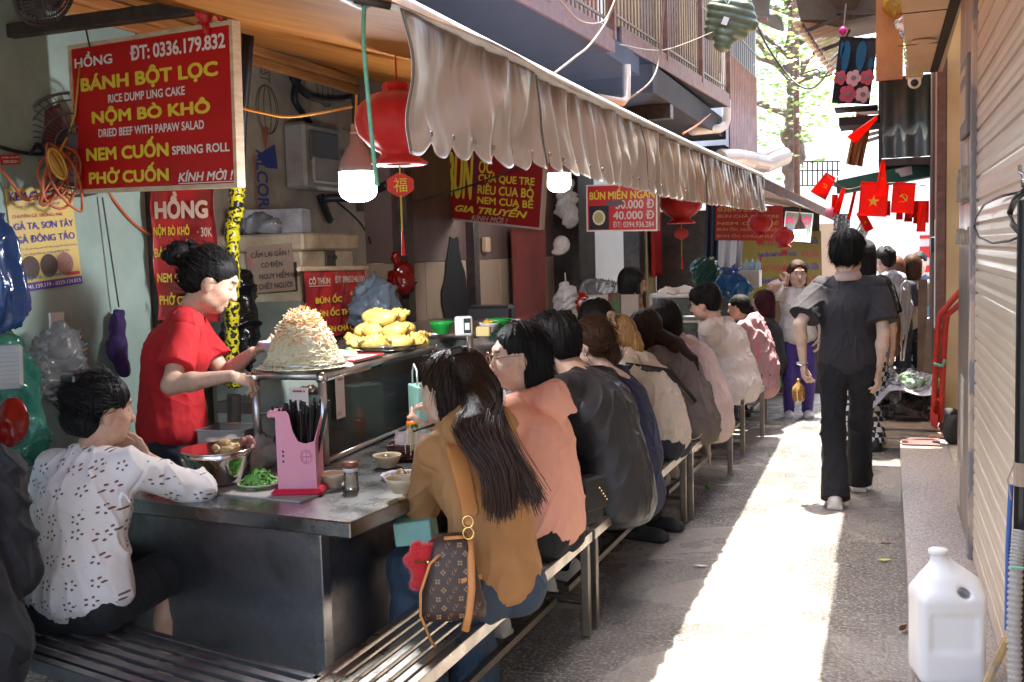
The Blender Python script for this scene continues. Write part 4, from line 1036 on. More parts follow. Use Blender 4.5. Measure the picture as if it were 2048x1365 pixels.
def bag(name,label,c,r,m,tie=None,res=.012,group=None,amp=.03,freq=5,handles=False,extra=None):
    root=thing(name,label,'bag',V(c[0],c[1],c[2]-r[2]),group); q=Solid(); c=np.array(c,float); r_=np.array(r,float)
    q.ell(c,r_,None,.03); q.ell(c-V(0,0,r_[2]*.35),r_*V(1.05,1.05,.6),None,.06)
    if tie is not None: q.cone(c+V(0,0,r_[2]*.5),np.array(tie),r_[0]*.6,.012,.05)
    solid(q,'bag_body',res,[m],root,disp=lambda p,n:folds(amp*1.1,freq*1.5,stretch=(1,1,.4))(p,n*0)+amp*.12*(1-np.abs(vnoise(p*freq*4)))**2)
    if tie is not None and handles:
        mb=MB(); t=np.array(tie); mb.tube([t,t+V(0,.02,.06),t+V(0,.01,.12)],.006,6); mb.build('handle',m,root,True)
    return root
bag('plastic_bag','clear crumpled plastic bag next to the carton on the cabinet',(-3.38,5.05,1.80),(.13,.06,.06),FILM)

# meter box with cables
r=thing('meter_box','grey electricity meter box on the board wall','meter',(-3.65,6.05,2.05))
c0=at(575,245,x=-3.7);c1=at(655,385,x=-3.7)
METM=mat('meter grey',(.30,.29,.27),rough=.4,c2=(.2,.18,.15),nscale=6)
MB().bb((-3.745,c0[1],c1[2]),(-3.58,c1[1],c0[2]),0,.02).build('casing',METM,r)
ym=(c0[1]+c1[1])/2
MB().bb((-3.578,c0[1]+.05,c0[2]-.25),(-3.56,c1[1]-.06,c0[2]-.05),0,.008).build('window',mat('meter window',(.08,.08,.085),rough=.15),r)
MB().bb((-3.578,c0[1]+.06,c1[2]+.04),(-3.55,c1[1]-.06,c1[2]+.22),0,.02).build('cover',METM,r)

def cable(name,label,pts,r,m,n=40,sag=None,cat='cable'):
    P=[np.array(p,float) for p in pts]; out=[]
    for i in range(len(P)-1):
        a=P[max(i-1,0)];b=P[i];c=P[i+1];d=P[min(i+2,len(P)-1)]
        for k in range(n//(len(P)-1)+1):
            t=k/(n//(len(P)-1)+1); out.append(.5*((2*b)+(-a+c)*t+(2*a-5*b+4*c-d)*t*t+(-a+3*b-3*c+d)*t**3))
    out.append(P[-1]); return tag(MB().tube(out,r,7).build(name,m,None,True),label,cat)
CABK=mat('black cable',(.015,.015,.017),rough=.5); CORD=mat('orange cord',(.42,.10,.035),rough=.45); CORDY=mat('yellow cord',(.50,.28,.05),rough=.45); CORDW=mat('pale cord',(.20,.17,.14),rough=.5)
X=-3.7
cable('cable','thick black cable bundle down the board wall beside the meter',[at(600,150,x=X),at(590,200,x=X),at(620,245,x=X)],.022,CABK)
cable('cable','drooping black cable under the timber beam',[at(575,120,x=X),at(590,165,x=X),at(625,195,x=X),at(680,200,x=X),at(712,190,x=X)],.025,CABK)
cable('cable','black cable bundle below the bulb running to the cabinet',[at(640,390,x=-3.6),at(660,440,x=-3.55),at(650,400,x=-3.5),at(715,395,x=-3.3),at(775,370,x=-3.0)],.028,CABK)
cable('cable','thin black flex hanging to the side of the cabinet',[at(675,405,x=-3.5),at(715,440,x=-3.3),at(735,470,x=-3.2),at(740,485,x=-3.1)],.007,CABK)
cable('lamp_flex','orange lamp flex sagging from the menu sign to the bulb',[at(470,213,y=3.6),at(520,225,y=3.65),at(575,234,y=3.7),at(640,226,y=3.75),at(705,214,y=3.8)],.006,CORDY)
cable('cable','orange extension cord looped over the green wall',[at(0,335,x=-3.36),at(30,375,x=-3.35),at(55,400,x=-3.33),at(110,375,x=-3.3),at(140,400,x=-3.3)],.007,CORD)
cable('cable','long orange cord curving below the menu sign to the timber post',[at(212,378,y=3.9),at(235,410,y=3.95),at(265,445,y=4.05),at(300,470,y=4.15)],.007,CORD)
r=thing('cord_coil','tangled orange cord coil hanging by the menu sign','cord',at(120,400,x=-3.25))
for k in range(5):
    pts=[]
    for i in range(26):
        t=i/25*2*PI; p=at(105+28*math.cos(t+k)*(1+.1*k)+6*k,355+(45+6*k)*math.sin(t),x=-3.28+.01*k); pts.append(p+V(.01*math.sin(3*t+k),0,0))
    MB().tube(pts,.006,6,0,False).build('loop',CORD,r,True)
r=thing('cord_coil','yellow cord wound into a knot left of the menu sign','cord',at(115,340,x=-3.2))
mb=MB()
for k in range(6):
    mb.tube([at(115+(13+k)*math.cos(t),328+(20+k*2)*math.sin(t+k*.5),x=-3.2+.012*k) for t in np.linspace(0,2*PI,22)],.006,6,0,False)
mb.build('loop',CORDY,r,True); MB().tube([at(115,310,x=-3.2),at(135,275,y=3.56),at(150,230,y=3.56),at(160,130,y=3.56)],.005,6).build('cord_end',CORDY,r,True)
cable('cable','black cable along the green wall behind the poster',[at(0,295,x=-3.38),at(40,305,x=-3.38),at(85,308,x=-3.37),at(75,290,x=-3.36),at(60,310,x=-3.36)],.008,CABK)
# wall fan behind the sign
def fan(name,label,c,R,ax,guard,blade,cage=True):
    r=thing(name,label,'fan',np.array(c)); c=np.array(c,float); u,v,w=ax
    mb=MB()
    for rr in (R,R*.86,R*.6,R*.35): mb.tube([c+rr*(math.cos(t)*u+math.sin(t)*v)+w*.05*(1-(rr/R)**2) for t in np.linspace(0,2*PI,36)],.004 if rr<R else .007,5,0,False)
    for k in range(40):
        t=2*PI*k/40; mb.tube([c+R*.2*(math.cos(t)*u+math.sin(t)*v)+w*.05,c+R*.7*(math.cos(t+.12)*u+math.sin(t+.12)*v)+w*.03,c+R*(math.cos(t+.2)*u+math.sin(t+.2)*v)],.0022,4,0,False)
    mb.build('guard',guard,r)
    mb=MB()
    for k in range(3):
        t=2*PI*k/3+.4
        mb.sheet(lambda a,b:tuple(c-w*.03+R*(.15+.68*a)*(math.cos(t+(b-.5)*1.3)*u+math.sin(t+(b-.5)*1.3)*v)+w*.05*(b-.5)),6,6,0,.004)
    mb.build('blade',blade,r,True)
    MB().tube([c-w*.16,c-w*.02,c+w*.045],[.05,.06,.05],14).build('motor',guard,r)
    return r
FANG=mat('fan guard dark',(.05,.045,.05),rough=.5)
c=at(150,290,x=-3.3); fw_=nrm(EYEP-c); fr=frame(fw_); fan('wall_fan','dark wire caged wall fan half hidden behind the menu sign',c,.22,(fr[0],fr[1],fw_),FANG,mat('fan blade maroon',(.12,.03,.035),rough=.4))
c=at(90,-12,x=-2.9); fan('wall_fan','dark caged fan at the top left above the iron bar',c,.13,(V(0,1,0),V(.5,0,.8),V(.8,0,-.5)),FANG,FANG)
B,r=poster('phone_sticker','small red phone number sticker on the green wall',at(0,310,x=X0),at(38,309,x=X0),at(0,330,x=X0),RED,'sticker'); B.text('ÁP ĐẬU CÚN CỐM',.05,.95,.12,.42,0,.01,lift=.001); B.text('0388.288.811',.1,.9,.55,.85,0,.01,lift=.001); B.lettering([WHT],r)

# purple cloth on a string
p0=at(205,395,x=-3.37); p1=at(238,615,x=-3.35); tag(MB().tube([p0,p1],.004,5).build('hanging_string',CABK),'dark string down the green wall holding the purple cloth','string')
q=Solid(); 
for (px,py,rx,rz_) in ((238,625,.02,.02),(235,650,.04,.05),(237,690,.05,.07),(243,725,.045,.06),(228,700,.045,.05),(250,738,.028,.04)):
    q.ell(at(px,py,x=-3.34),(.03,rx,rz_),None,.03)
o=solid(q,'hanging_cloth',.006,[cloth('purple rag',(.045,.02,.10),bump=.5)],None,disp=folds(.014,16,stretch=(1,1,.2))); tag(o,'dark purple cloth hanging from a string on the green wall','cloth')
r=thing('wall_hook','white adhesive wall hook plate with a metal hook','hook',at(115,640,x=-3.39))
a=at(98,626,x=-3.39);b_=at(130,662,x=-3.39); MB().bb((-3.398,a[1],b_[2]-.03),(-3.385,b_[1],a[2]),0,.004).build('plate',WHITEP,r); MB().tube([at(115,645,x=-3.38),at(115,662,x=-3.365),at(121,668,x=-3.365),at(124,658,x=-3.37)],.004,6).build('hook',POLISH,r)
bag('plastic_bag','clear plastic bag hanging from the white wall hook',at(125,735,x=-3.27),(.08,.13,.14),FILM,at(118,668,x=-3.36),.01,None,.03,7)
bag('plastic_bag','large blue plastic bag at the left edge of the frame',at(-28,545,x=-2.75),(.11,.10,.22),BLUEF,at(-40,400,x=-2.75),.012)
bag('plastic_bag','green plastic bag of takeaway trays behind the seated woman in white',at(-2,800,x=-2.95),(.12,.13,.22),GREENF,at(0,668,x=-3.0),.012)
mb=MB()
a=at(6,735,x=-2.72); ax=frame((.5,-.6,.3)); mb.box(a,(.12,.15,.035),0,ax,.01)
for i in range(9): mb.box(a+ax[2]*.019+ax[1]*(-.06+.015*i),(.10,.006,.005),0,ax)
tag(mb.build('plastic_tray',film('clear tray',(.8,.82,.82),.4,.08,0)),'ribbed clear plastic tray in front of the green bag','tray')
bag('plastic_bag','dark red tied plastic bag low at the left edge',at(16,840,x=-2.6),(.04,.04,.07),REDF,None,.01)

# yellow taped post with cables
TAPE=mat('yellow warning tape',(.55,.50,.02),rough=.3,c2=(.015,.014,.01),nscale=46,contrast=(.50,.53),bump=.2,bscale=14,detail=1.0)
r=thing('taped_post','post wrapped in yellow and black warning tape behind the vendor','post',at(467,800,y=4.36))
pts=[at(x_,y_,y=4.36) for x_,y_ in ((474,375),(473,420),(464,455),(465,560),(463,640),(468,790))]; tp=[]
for i in range(len(pts)-1):
    for k in range(10): tp.append(pts[i]+(pts[i+1]-pts[i])*k/10)
MB().tube(tp,[.036+.005*math.sin(i*2.1)+.003*math.sin(i*.7) for i in range(len(tp))],12).build('tape_wrap',TAPE,r,True)
MB().tube([at(468,790,y=4.36),at(470,1100,y=4.36)],.034,10).build('post_foot',DARKM,r)
mb=MB()
for k,(dx) in enumerate((-10,0,9)): mb.tube([at(497+dx*.6,60,y=4.36),at(492+dx*.4,150,y=4.36),at(478+dx,250,y=4.37),at(474+dx,390,y=4.38)],.017,8)
mb.build('cable_bundle',CABK,r,True)
bag('plastic_bag','black plastic sack slumped behind the yellow taped post',at(485,640,y=4.75),(.07,.08,.26),BLACKF,None,.014)

# ================================================================== LAMPS AND LANTERNS
def bulb(name,label,c,R,power,socket_to,m=None,group='lit bulbs over the stalls'):
    c=np.array(c,float); r=thing(name,label,'lamp',c,group)
    GL=mat('lit diffuser',(1,1,1),rough=.4,emit=(.95,.97,1.0),estr=6)
    MB().lathe(c,[(.0,-R*.98),(R*.5,-R*.93),(R*.86,-R*.72),(R,-R*.45),(R*1.0,R*.62)],28).build('diffuser',GL,r,True)
    MB().lathe(c,[(R*1.0,R*.625),(R*.97,R*.9),(R*.85,R*1.3),(R*.55,R*1.85),(R*.34,R*2.2),(R*.30,R*2.6)],28).build('housing',mat('bulb housing',(.24,.235,.235),rough=.5,spec=.2),r,True)
    MB().lathe(c,[(R*.31,R*2.6),(R*.31,R*2.75),(R*.27,R*2.75),(R*.27,R*3.1),(R*.2,R*3.15)],16).build('lamp_socket',mat('socket grey',(.4,.33,.28),rough=.5),r,True)
    MB().tube([c+V(0,0,R*3.1),np.array(socket_to)],.006,6).build('flex',CORDY,r)
    d=bpy.data.lights.new('lamp_light','POINT'); d.energy=power*(1 if c[1]<8 else .12); d.shadow_soft_size=R*.95; d.color=(.93,.96,1.0)
    o=bpy.data.objects.new('lamp_light',d); COL.objects.link(o); o.parent=r; o.location=(0,0,-R*1.25-.02)
    d.use_shadow=True
    return r
bulb('light_bulb','large glowing bulb with a brown housing in front of the board wall',at(716,368,y=3.85),.078,9,at(713,190,y=3.85))
bulb('light_bulb','glowing bulb peeping below the grey valance beside the second red sign',at(1118,362,y=7.2),.085,3,at(1118,260,y=7.2))
bulb('light_bulb','small glowing bulb before the far yellow menu board',at(1600,467,y=11.6),.062,12,at(1600,400,y=11.6))
LANT=mat('lantern red',(.62,.012,.010),rough=.55,c2=(.5,.01,.01),nscale=8,sheen=.3)
def lantern(label,c,R,tassel=True,glyph=True,ribs=9):
    c=np.array(c,float); r=thing('paper_lantern',label,'lantern',c-V(0,0,R*1.0),'red paper lanterns')
    def prof(sc_):
        return [(R*.30,R*.88),(R*.34,R*.80),(R*.33,R*.70),(R*.62,R*.60),(R*.9,R*.36),(R*1.0,R*.05),(R*.93,-R*.28),(R*.68,-R*.55),(R*.42,-R*.70),(R*.44,-R*.78),(R*.66,-R*.92),(R*.62,-R*.97),(R*.30,-R*.95)][::-1]
    n=72; vs=[];fs=[]; P=prof(1)
    for (rr,z) in P:
        for k in range(n):
            t=2*PI*k/n; f=1-.06*abs(math.cos(t*ribs/2))**3; vs.append(c+V(rr*f*math.cos(t),rr*f*math.sin(t),z))
    for i in range(len(P)-1):
        for k in range(n): fs.append((i*n+k,i*n+(k+1)%n,(i+1)*n+(k+1)%n,(i+1)*n+k))
    MB().add(vs,fs).build('shade',LANT,r,True)
    mb=MB(); mb.tube([c+V(0,0,R*.85),c+V(.0,0,R*1.5)],.004,5); mb.build('hanger',mat('red cord',(.5,.03,.02),rough=.7),r)
    if tassel:
        b0=c-V(0,0,R*1.42); w=R*.30; u=nrm(np.cross(V(*(EYEP-b0)),V(0,0,1)))*-1
        poly=[(math.cos(t)*(1+.18*abs(math.sin(2*t)))*w,math.sin(t)*(.85+.1*math.cos(4*t))*w) for t in np.linspace(0,2*PI,24,endpoint=False)]
        fw_=nrm(EYEP-b0)
        MB().prism([b0+u*x+V(0,0,z) for x,z in poly],-fw_*.012).build('charm',mat('charm red',(.55,.03,.015),rough=.4),r)
        if glyph:
            Bd=Board(b0-u*w*.6+V(0,0,w*.62)+fw_*.003,u,V(0,0,-1),w*1.2,w*1.24); Bd.n=fw_; Bd.text('福',.08,.92,.06,.94,0,.0,lift=.002); Bd.lettering([YEL],r)
        mb=MB(); mb.tube([b0+V(0,0,w*.8),c-V(0,0,R*.95)],.003,5); mb.tube([b0-V(0,0,w*.8),b0-V(0,0,R*1.05)],.004,5); mb.build('cord',mat('gold cord',(.5,.38,.05),rough=.5),r)
        mb=MB()
        for k in range(14):
            a=RNG.uniform(-1,1,2)*.008; mb.tube([b0-V(0,0,R*1.05),b0-V(-a[0]*.5,-a[1]*.5,R*1.2),b0-V(-a[0],-a[1],R*1.62)],.0022,4)
        mb.build('tassel',LANT,r)
lantern('big red velvet lantern with a gold charm, half behind the near end of the valance',at(796,245,y=3.55),.165)
lantern('red lantern peeping from under the valance above the white wall stall',at(1362,405,y=8.9),.19,True,False)
lantern('red lantern with a dangling charm before the far red menu',at(1520,447,y=10.6),.128,True,False)
lantern('dim red lantern nearest the far bulb',at(1568,474,y=11.3),.118,True,False)
cable('twisted_rope','green plastic rope hanging from the roller end',[at(730,-6,y=2.1),at(727,80,y=2.1),at(736,190,y=2.12),at(744,280,y=2.14),at(754,372,y=2.14)],.0052,mat('green rope',(.16,.42,.28),rough=.5,c2=(.10,.30,.2),nscale=60),30,cat='rope')

# second stall signs
B,r=signboard('bun_sign','red sign with a tall yellow first word and bare metal frame, below the valance',at(893,272,y=7.05),at(1092,280,y=6.75),at(905,437,y=7.05),.03,mat('old sign red',(.30,.012,.014),rough=.5),mat('thin frame',(.5,.42,.36),rough=.4),.014)
T=B.text; T('BÚN',.03,.30,.05,.75,0,.05); T('ỐC',.36,.50,.20,.42,0,.03); T('CHẢ QUE TRE',.36,.92,.40,.535,0,.03); T('RIÊU CUA BÒ',.36,.92,.53,.665,0,.03); T('NEM CUA BỂ',.36,.92,.645,.78,0,.03); T('GIA TRUYỀN',.13,.87,.775,.90,0,.04,.3); T('KÍNH MỜI !',.31,.68,.905,.985,1,.02,.25); B.poly([(.315,.2),(.335,.2),(.335,.6),(.325,.68)],2)
B.lettering([YEL,mat('dim cream',(.45,.36,.32)),BLUE],r)
cable('cable','thin wire crossing in front of the red sign with the tall first word',[at(800,412,y=6.3),at(905,383,y=6.5),at(1000,350,y=6.5),at(1060,325,y=6.6)],.006,CABK)
B,r=signboard('noodle_sign','red sign with two prices, a scratched line and a bowl picture',at(1174,372,y=8.3),at(1314,366,y=8.1),at(1182,462,y=8.3),.03,mat('old sign red',(.30,.012,.014),rough=.5),mat('thin frame',(.5,.42,.36)),.012)
T=B.text; T('BÚN MIẾN NGAN',.04,.97,.05,.32,0,.03); T('50.000 Đ',.42,.96,.33,.53,1,.03); T('40.000 Đ',.38,.96,.57,.76,1,.03); T('ĐT: 0394.936.284',.38,.96,.80,.93,1,.02); B.rect(.03,.32,.45,.97,2); B.disc(.175,.71,.062,3,.004); B.disc(.175,.71,.045,4,.006); B.poly([(.26,.36),(.5,.33),(.56,.42),(.42,.47),(.3,.46)],5,.005)
B.lettering([mat('dim yellow',(.42,.32,.03)),mat('price cream',(.36,.29,.26)),mat('print navy',(.008,.009,.018)),mat('bowl cream',(.45,.36,.2)),mat('bowl green',(.22,.22,.1)),mat('scratch',(.06,.05,.06))],r)  # lettering tones set darker to offset the nearby bulb
# red hanging cloths and sheets
def drape(name,label,TL,TR,BL,m,cat='banner',amp=.02,fr=9):
    B=Board.corners(TL,TR,BL); mb=MB(); mb.sheet(lambda u,v:tuple(B.pt(v,u,amp*math.sin(v*fr)*(.3+u)+.3*amp*math.sin(v*fr*2.7+u*3))),14,24,0,.004)
    return tag(mb.build(name,m,None,True),label,cat),B
drape('cloth_banner','faded plain red cloth banner hanging on the tan panels',at(1022,458,x=-2.93),at(1090,458,x=-2.93),at(1030,645,x=-2.93),mat('faded red cloth',(.28,.045,.04),rough=.6,c2=(.22,.04,.035)),amp=.012,fr=5)
o,B=drape('vinyl_banner','narrow red vinyl banner turned edge on beside the yellow pillar',at(1300,395,x=-2.65),at(1322,395,x=-2.65),at(1300,556,x=-2.65),mat('bright vinyl',(.5,.03,.03),rough=.25),amp=.006); 
drape('cloth_banner','small red cloth hanging on the cream tiled wall',at(1340,530,x=-2.6),at(1356,530,x=-2.6),at(1338,640,x=-2.6),mat('red rag',(.36,.02,.02),rough=.7),'cloth',.02)
B,r=signboard('far_menu','dull red menu board with faded yellow lines under the valance',at(1432,412,y=11.6),at(1566,412,y=11.6),at(1432,481,y=11.6),.02,mat('dull red',(.36,.02,.02),rough=.5),None)
for i,s_ in enumerate(('0389.763.782','BÚN CHẢ QUE TRE','NEM CUA BỂ','BÚN ỐC, NÓNG, NGUỘI','BÚN ỐC CHUỐI ĐẬU')): B.text(s_,.03,.95 if i else .8,.04+.19*i,.17+.19*i,0,.02)
B.lettering([mat('dull yellow',(.5,.32,.08))],r)
B,r=signboard('far_menu','yellow menu board with red dish names and prices at the end of the stalls',at(1480,470,y=12.95),at(1642,462,y=12.95),at(1480,610,y=12.95),.02,mat('menu yellow',(.26,.20,.035),rough=.5),None)
for i,(a_,b_) in enumerate((('BÚN BÒ NAM BỘ','40k-50k'),('Nam Bo beef noodle soup:','40k-50k'),('PHỞ TRỘN BÒ','40k-50k'),('Mixed beef Pho','40k-50k'),('MÓN BÒ CUỐN','50k'))):
    m_=0 if i%2==0 else 1; B.text(a_,.22,.22+(.48 if i%2 else .42),.08+.18*i,.20+.18*i-(.03 if i%2 else 0),m_,.03); B.text(b_,.76,.97,.08+.18*i,.18+.18*i,1-m_ if i<4 else 0,.02)
B.lettering([PRED,PUR],r)
B,r=signboard('far_menu','white sign with pink capitals under the end of the sheet roof',at(1572,424,y=11.9),at(1626,428,y=11.9),at(1572,480,y=11.9),.02,mat('sign green white',(.13,.16,.11),rough=.5),mat('white frame',(.5,.5,.5)),.012)
B.text('N BÒ',.05,.95,.08,.42,0,.05); B.text('PHỞ BÒ',.1,.6,.5,.72,1,.03); B.lettering([mat('pink print',(.62,.03,.14)),PUR],r)

# ================================================================== FIRST STALL: counter, case, food
r=thing('steel_counter','stainless steel food counter with a thick overhanging top','counter',(-1.9,3.7,0))
ua=nrm(V(-1.0,.115,0)); ub=nrm(V(.115,1.0,0)); k0=V(-1.55,2.75,.78)
P=lambda a,b,z: k0*V(1,1,0)+ua*a+ub*b+V(0,0,z)
AX=[-ua,ub,V(0,0,1)]
L1=1.72; Wd=1.1
def slabpoly(mb,a0,a1,b0,b1,z0,z1,mi=0,bev=.003): mb.box((P(a0,b0,0)+P(a1,b1,0))/2+V(0,0,(z0+z1)/2),(abs(a1-a0),abs(b1-b0),z1-z0),mi,AX,bev)
mb=MB(); slabpoly(mb,0,Wd,0,2.05,.728,.78,0,.004); mb.build('counter_top',STEEL,r)
mb=MB(); slabpoly(mb,.16,Wd-.02,.05,.06,.02,.726,0,0); slabpoly(mb,.30,Wd,.06,.065,.02,.70,0,0); slabpoly(mb,.17,.178,.10,2.0,.02,.726,0,0); mb.build('side_panel',STEELD,r)
for q4 in ((.13,.175,.02,.065),(Wd-.05,Wd-.005,0,.045),(.13,.175,1.9,1.95)): mb=MB(); slabpoly(mb,*q4,0,.727,0,.003); mb.build('leg',STEEL,r)
tag(MB().box(P(.60,.06,0)+V(0,0,.785),(.55,.30,.006),0,AX).build('cutting_paper',mat('grey paper mat',(.40,.37,.34),rough=.5,c2=(.3,.28,.25),nscale=4)) if False else MB().box(P(.52,.32,0)+V(0,0,.7835),(.42,.34,.006),0,AX).build('paper_mat',mat('grey paper mat',(.40,.37,.34),rough=.5,c2=(.3,.28,.25),nscale=4)),'grey paper mat under the steel bowl','mat')

# glass case
r=thing('display_case','aluminium framed glass food case with rounded corner posts','case',(-2.2,4.2,.78))
ca_,cb_=V(-2.08,3.52,0),V(-2.13,4.70,0)
cu=nrm(cb_-ca_); cv=nrm(V(-cu[1],cu[0],0)); CL=np.linalg.norm(cb_-ca_); CWd=.30; z0,z1=.782,1.135
CP=lambda a,b,z: ca_+cu*a+cv*b+V(0,0,z)
for (a,b) in ((0,0),(CL,0),(0,CWd),(CL,CWd)): MB().tube([CP(a,b,z0),CP(a,b,z1)],.0165,14).build('corner_post',ALU,r,True)
mb=MB()
for (a,b,c,d) in ((0,0,CL,0),(0,CWd,CL,CWd),(0,0,0,CWd),(CL,0,CL,CWd)): mb.tube([CP(a,b,z1),CP(c,d,z1)],.0175,14); mb.tube([CP(a,b,z0+.012),CP(c,d,z0+.012)],.011,8)
mb.tube([CP(0,.02,z0+.20),CP(0,CWd-.02,z0+.20)],.006,8)
mb.build('rail',ALU,r,True)
mb=MB()
for (a,b) in ((0,0),(CL,0),(0,CWd),(CL,CWd)): mb.lathe(CP(a,b,z1-.012),[(.021,-.012),(.025,0),(.025,.014),(.018,.026),(0,.031)],16)
mb.build('corner_cap',POLISH,r,True)
GLASS=film('case glass',(.55,.62,.58),.80,.06,0,20,1.25)
mb=MB(); mb.box(CP(CL/2,-.002,(z0+z1)/2),(CL-.04,.004,z1-z0-.05),0,[cu,cv,V(0,0,1)]); mb.box(CP(CL,CWd/2,(z0+z1)/2),(.004,CWd-.04,z1-z0-.05),0,[cu,cv,V(0,0,1)]); mb.build('glass_pane',GLASS,r)
MB().box(CP(CL/2,CWd/2,z1+.012),(CL-.02,CWd-.02,.006),0,[cu,cv,V(0,0,1)]).build('top_sheet',film('clear top glass',(.7,.75,.72),.93,.05,0,20,1.3),r); MB().box(CP(CL/2,CWd,(z0+z1)/2),(CL-.04,.006,z1-z0-.05),0,[cu,cv,V(0,0,1)]).build('added_rear_sheet',mat('pale added sheet',(.58,.64,.58),rough=.35,c2=(.48,.54,.49),nscale=4),r)  # pale opaque rear pane added to lift the dark case interior
MB().box(CP(CL/2,CWd/2,z0+.195),(CL-.05,CWd-.05,.006),0,[cu,cv,V(0,0,1)]).build('glass_shelf',GLASS,r)
MB().box(CP(CL/2,CWd/2,z0+.004),(CL-.05,CWd-.05,.006),0,[cu,cv,V(0,0,1)]).build('floor_sheet',STEELD,r)
for lab,(a,b,dz,w,h,dr) in {'white payment card with a red heading taped on the short side of the case':(-.019,.095,-.145,.085,.2,'f'),'white payment card beside the corner post on the long side of the case':(.11,-.022,-.10,.075,.17,'s')}.items():
    c=CP(a,b,z1+dz); u=-cv if dr=='f' else cu; nn=-cu if dr=='f' else -cv
    Bd=Board(c-u*w/2+V(0,0,h/2),u,V(0,0,-1),w,h); Bd.n=nn; rr=thing('payment_card',lab,'card',c)
    Bd.slab(.002).build('card',mat('card white',(.66,.62,.58),rough=.4),rr); Bd.rect(.2,.7,.05,.09,0); Bd.disc(.8,.07,.005,0,n=6); Bd.rect(.1,.5,.85,.865,1); Bd.rect(.1,.4,.90,.912,1); Bd.lettering([PRED,BLK],rr)

# things inside the case
def bowl(name,label,c,R,h,m,foot=.5,group=None,cat='bowl',wavy=0,content=None,thin=.004):
    c=np.array(c,float); r=thing(name,label,cat,c,group)
    prof=[(R*foot*.9,0),(R*foot,.003),(R*foot,.008),(R*.8,h*.45),(R*.95,h*.8),(R,h),(R-thin,h),(R*.95-thin,h*.8),(R*.8-thin,h*.47),(R*foot*.8,.014),(0,.012)]
    n=48; vs=[];fs=[]
    for (rr,z) in prof:
        for k in range(n):
            t=2*PI*k/n; w=1+wavy*math.cos(12*t)*(z/h)**2; vs.append(c+V(rr*w*math.cos(t),rr*w*math.sin(t),z))
    for i in range(len(prof)-1):
        for k in range(n): fs.append((i*n+k,i*n+(k+1)%n,(i+1)*n+(k+1)%n,(i+1)*n+k))
    MB().add(vs,fs).build('vessel',m,r,True)
    return r
MEAT=mat('dark meat',(.05,.02,.015),rough=.4,c2=(.09,.04,.025),nscale=14,bump=.5); YELF=mat('fried dough',(.58,.40,.10),rough=.5,c2=(.45,.26,.05),nscale=16,bump=.3,bscale=40)
r=bowl('food_tray','steel plate with dark dried meat on the upper shelf of the case',CP(.34,.16,z0+.2),.13,.02,POLISH,.8,cat='tray'); q=Solid()
for i in range(18): q.ell(CP(.34,.16,z0+.235)+RNG.normal(0,1,3)*V(.05,.05,.014),RNG.uniform(.015,.04,3),None,.01)
solid(q,'meat',.007,[MEAT],r,disp=folds(.004,50))
r=bowl('food_tray','amber plate with white noodles and carrot at the far end of the case',CP(.86,.15,z0+.2),.13,.022,mat('amber plate',(.35,.2,.06),rough=.2),.8,cat='tray'); q=Solid()
for i in range(12): q.ell(CP(.86,.15,z0+.228)+RNG.normal(0,1,3)*V(.05,.05,.008),RNG.uniform(.012,.03,3),None,.01)
solid(q,'noodles',.007,[mat('rice noodle',(.6,.55,.42),rough=.4)],r)
q=Solid(); q.ell(CP(.96,.12,z0+.245),(.03,.04,.018),None,.01); tag(solid(q,'carrot_slices',.006,[mat('carrot',(.55,.18,.04),rough=.4)],None),'orange carrot slices on the amber plate in the case','carrots')
r=bowl('chopping_stump','round wooden chopping block standing behind the noodles in the case',CP(.80,.24,z0+.21),.01,.01,STEELD,cat='board'); MB().lathe(CP(.72,.20,z0+.285),[(.085,-.02),(.085,.02)],28,0,frame((-.45,-.9,.1))).build('block',mat('old wood',(.2,.12,.07),rough=.6,c2=(.12,.07,.04),nscale=20),r)
bag('plastic_bag','blue and white plastic packets on the lower shelf of the case',CP(.75,.14,z0+.06),(.09,.16,.05),film('navy packets',(.03,.06,.2),.1,.12,.8,20))
bag('plastic_bag','cloudy plastic bag on the lower shelf behind the chopstick box',CP(.35,.15,z0+.07),(.08,.17,.06),FILM)
bowl('plastic_bowl','pale green bowl just inside the case at the post',CP(.14,.10,z0+.2),.06,.05,mat('pale green glaze',(.45,.55,.42),rough=.3))

# tray with the shredded papaya mound
tc_=CP(.10,.13,z1+.016)
r=bowl('steel_tray','round polished steel tray under the shredded papaya','' or tc_,.172,.028,POLISH,.72,cat='tray',thin=.006)
PAP=mat('papaya shreds',(.88,.86,.66),rough=.5,c2=(.80,.77,.54),nscale=20); PAPO=mat('carrot shreds',(.80,.33,.06),rough=.5)
m_=thing('papaya_mound','tall mound of shredded green papaya topped with carrot shreds','salad',tc_+V(0,0,.012))
prof_=lambda t: float(np.interp(t,[0,.12,.3,.5,.7,.85,.95,1],[.150,.140,.118,.104,.088,.062,.040,.014]))      # radius at height fraction
HM=.205
q=Solid(); 
for i in range(9):
    t=i/8; q.ell(tc_+V(.012*math.sin(i*2),.012*math.cos(i*2),.012+HM*t*.93),(max(.02,prof_(t)*.9),max(.02,prof_(t)*.9),.03),None,.03)
solid(q,'mound_core',.008,[PAP],m_,disp=folds(.008,40,stretch=(1,1,1)))
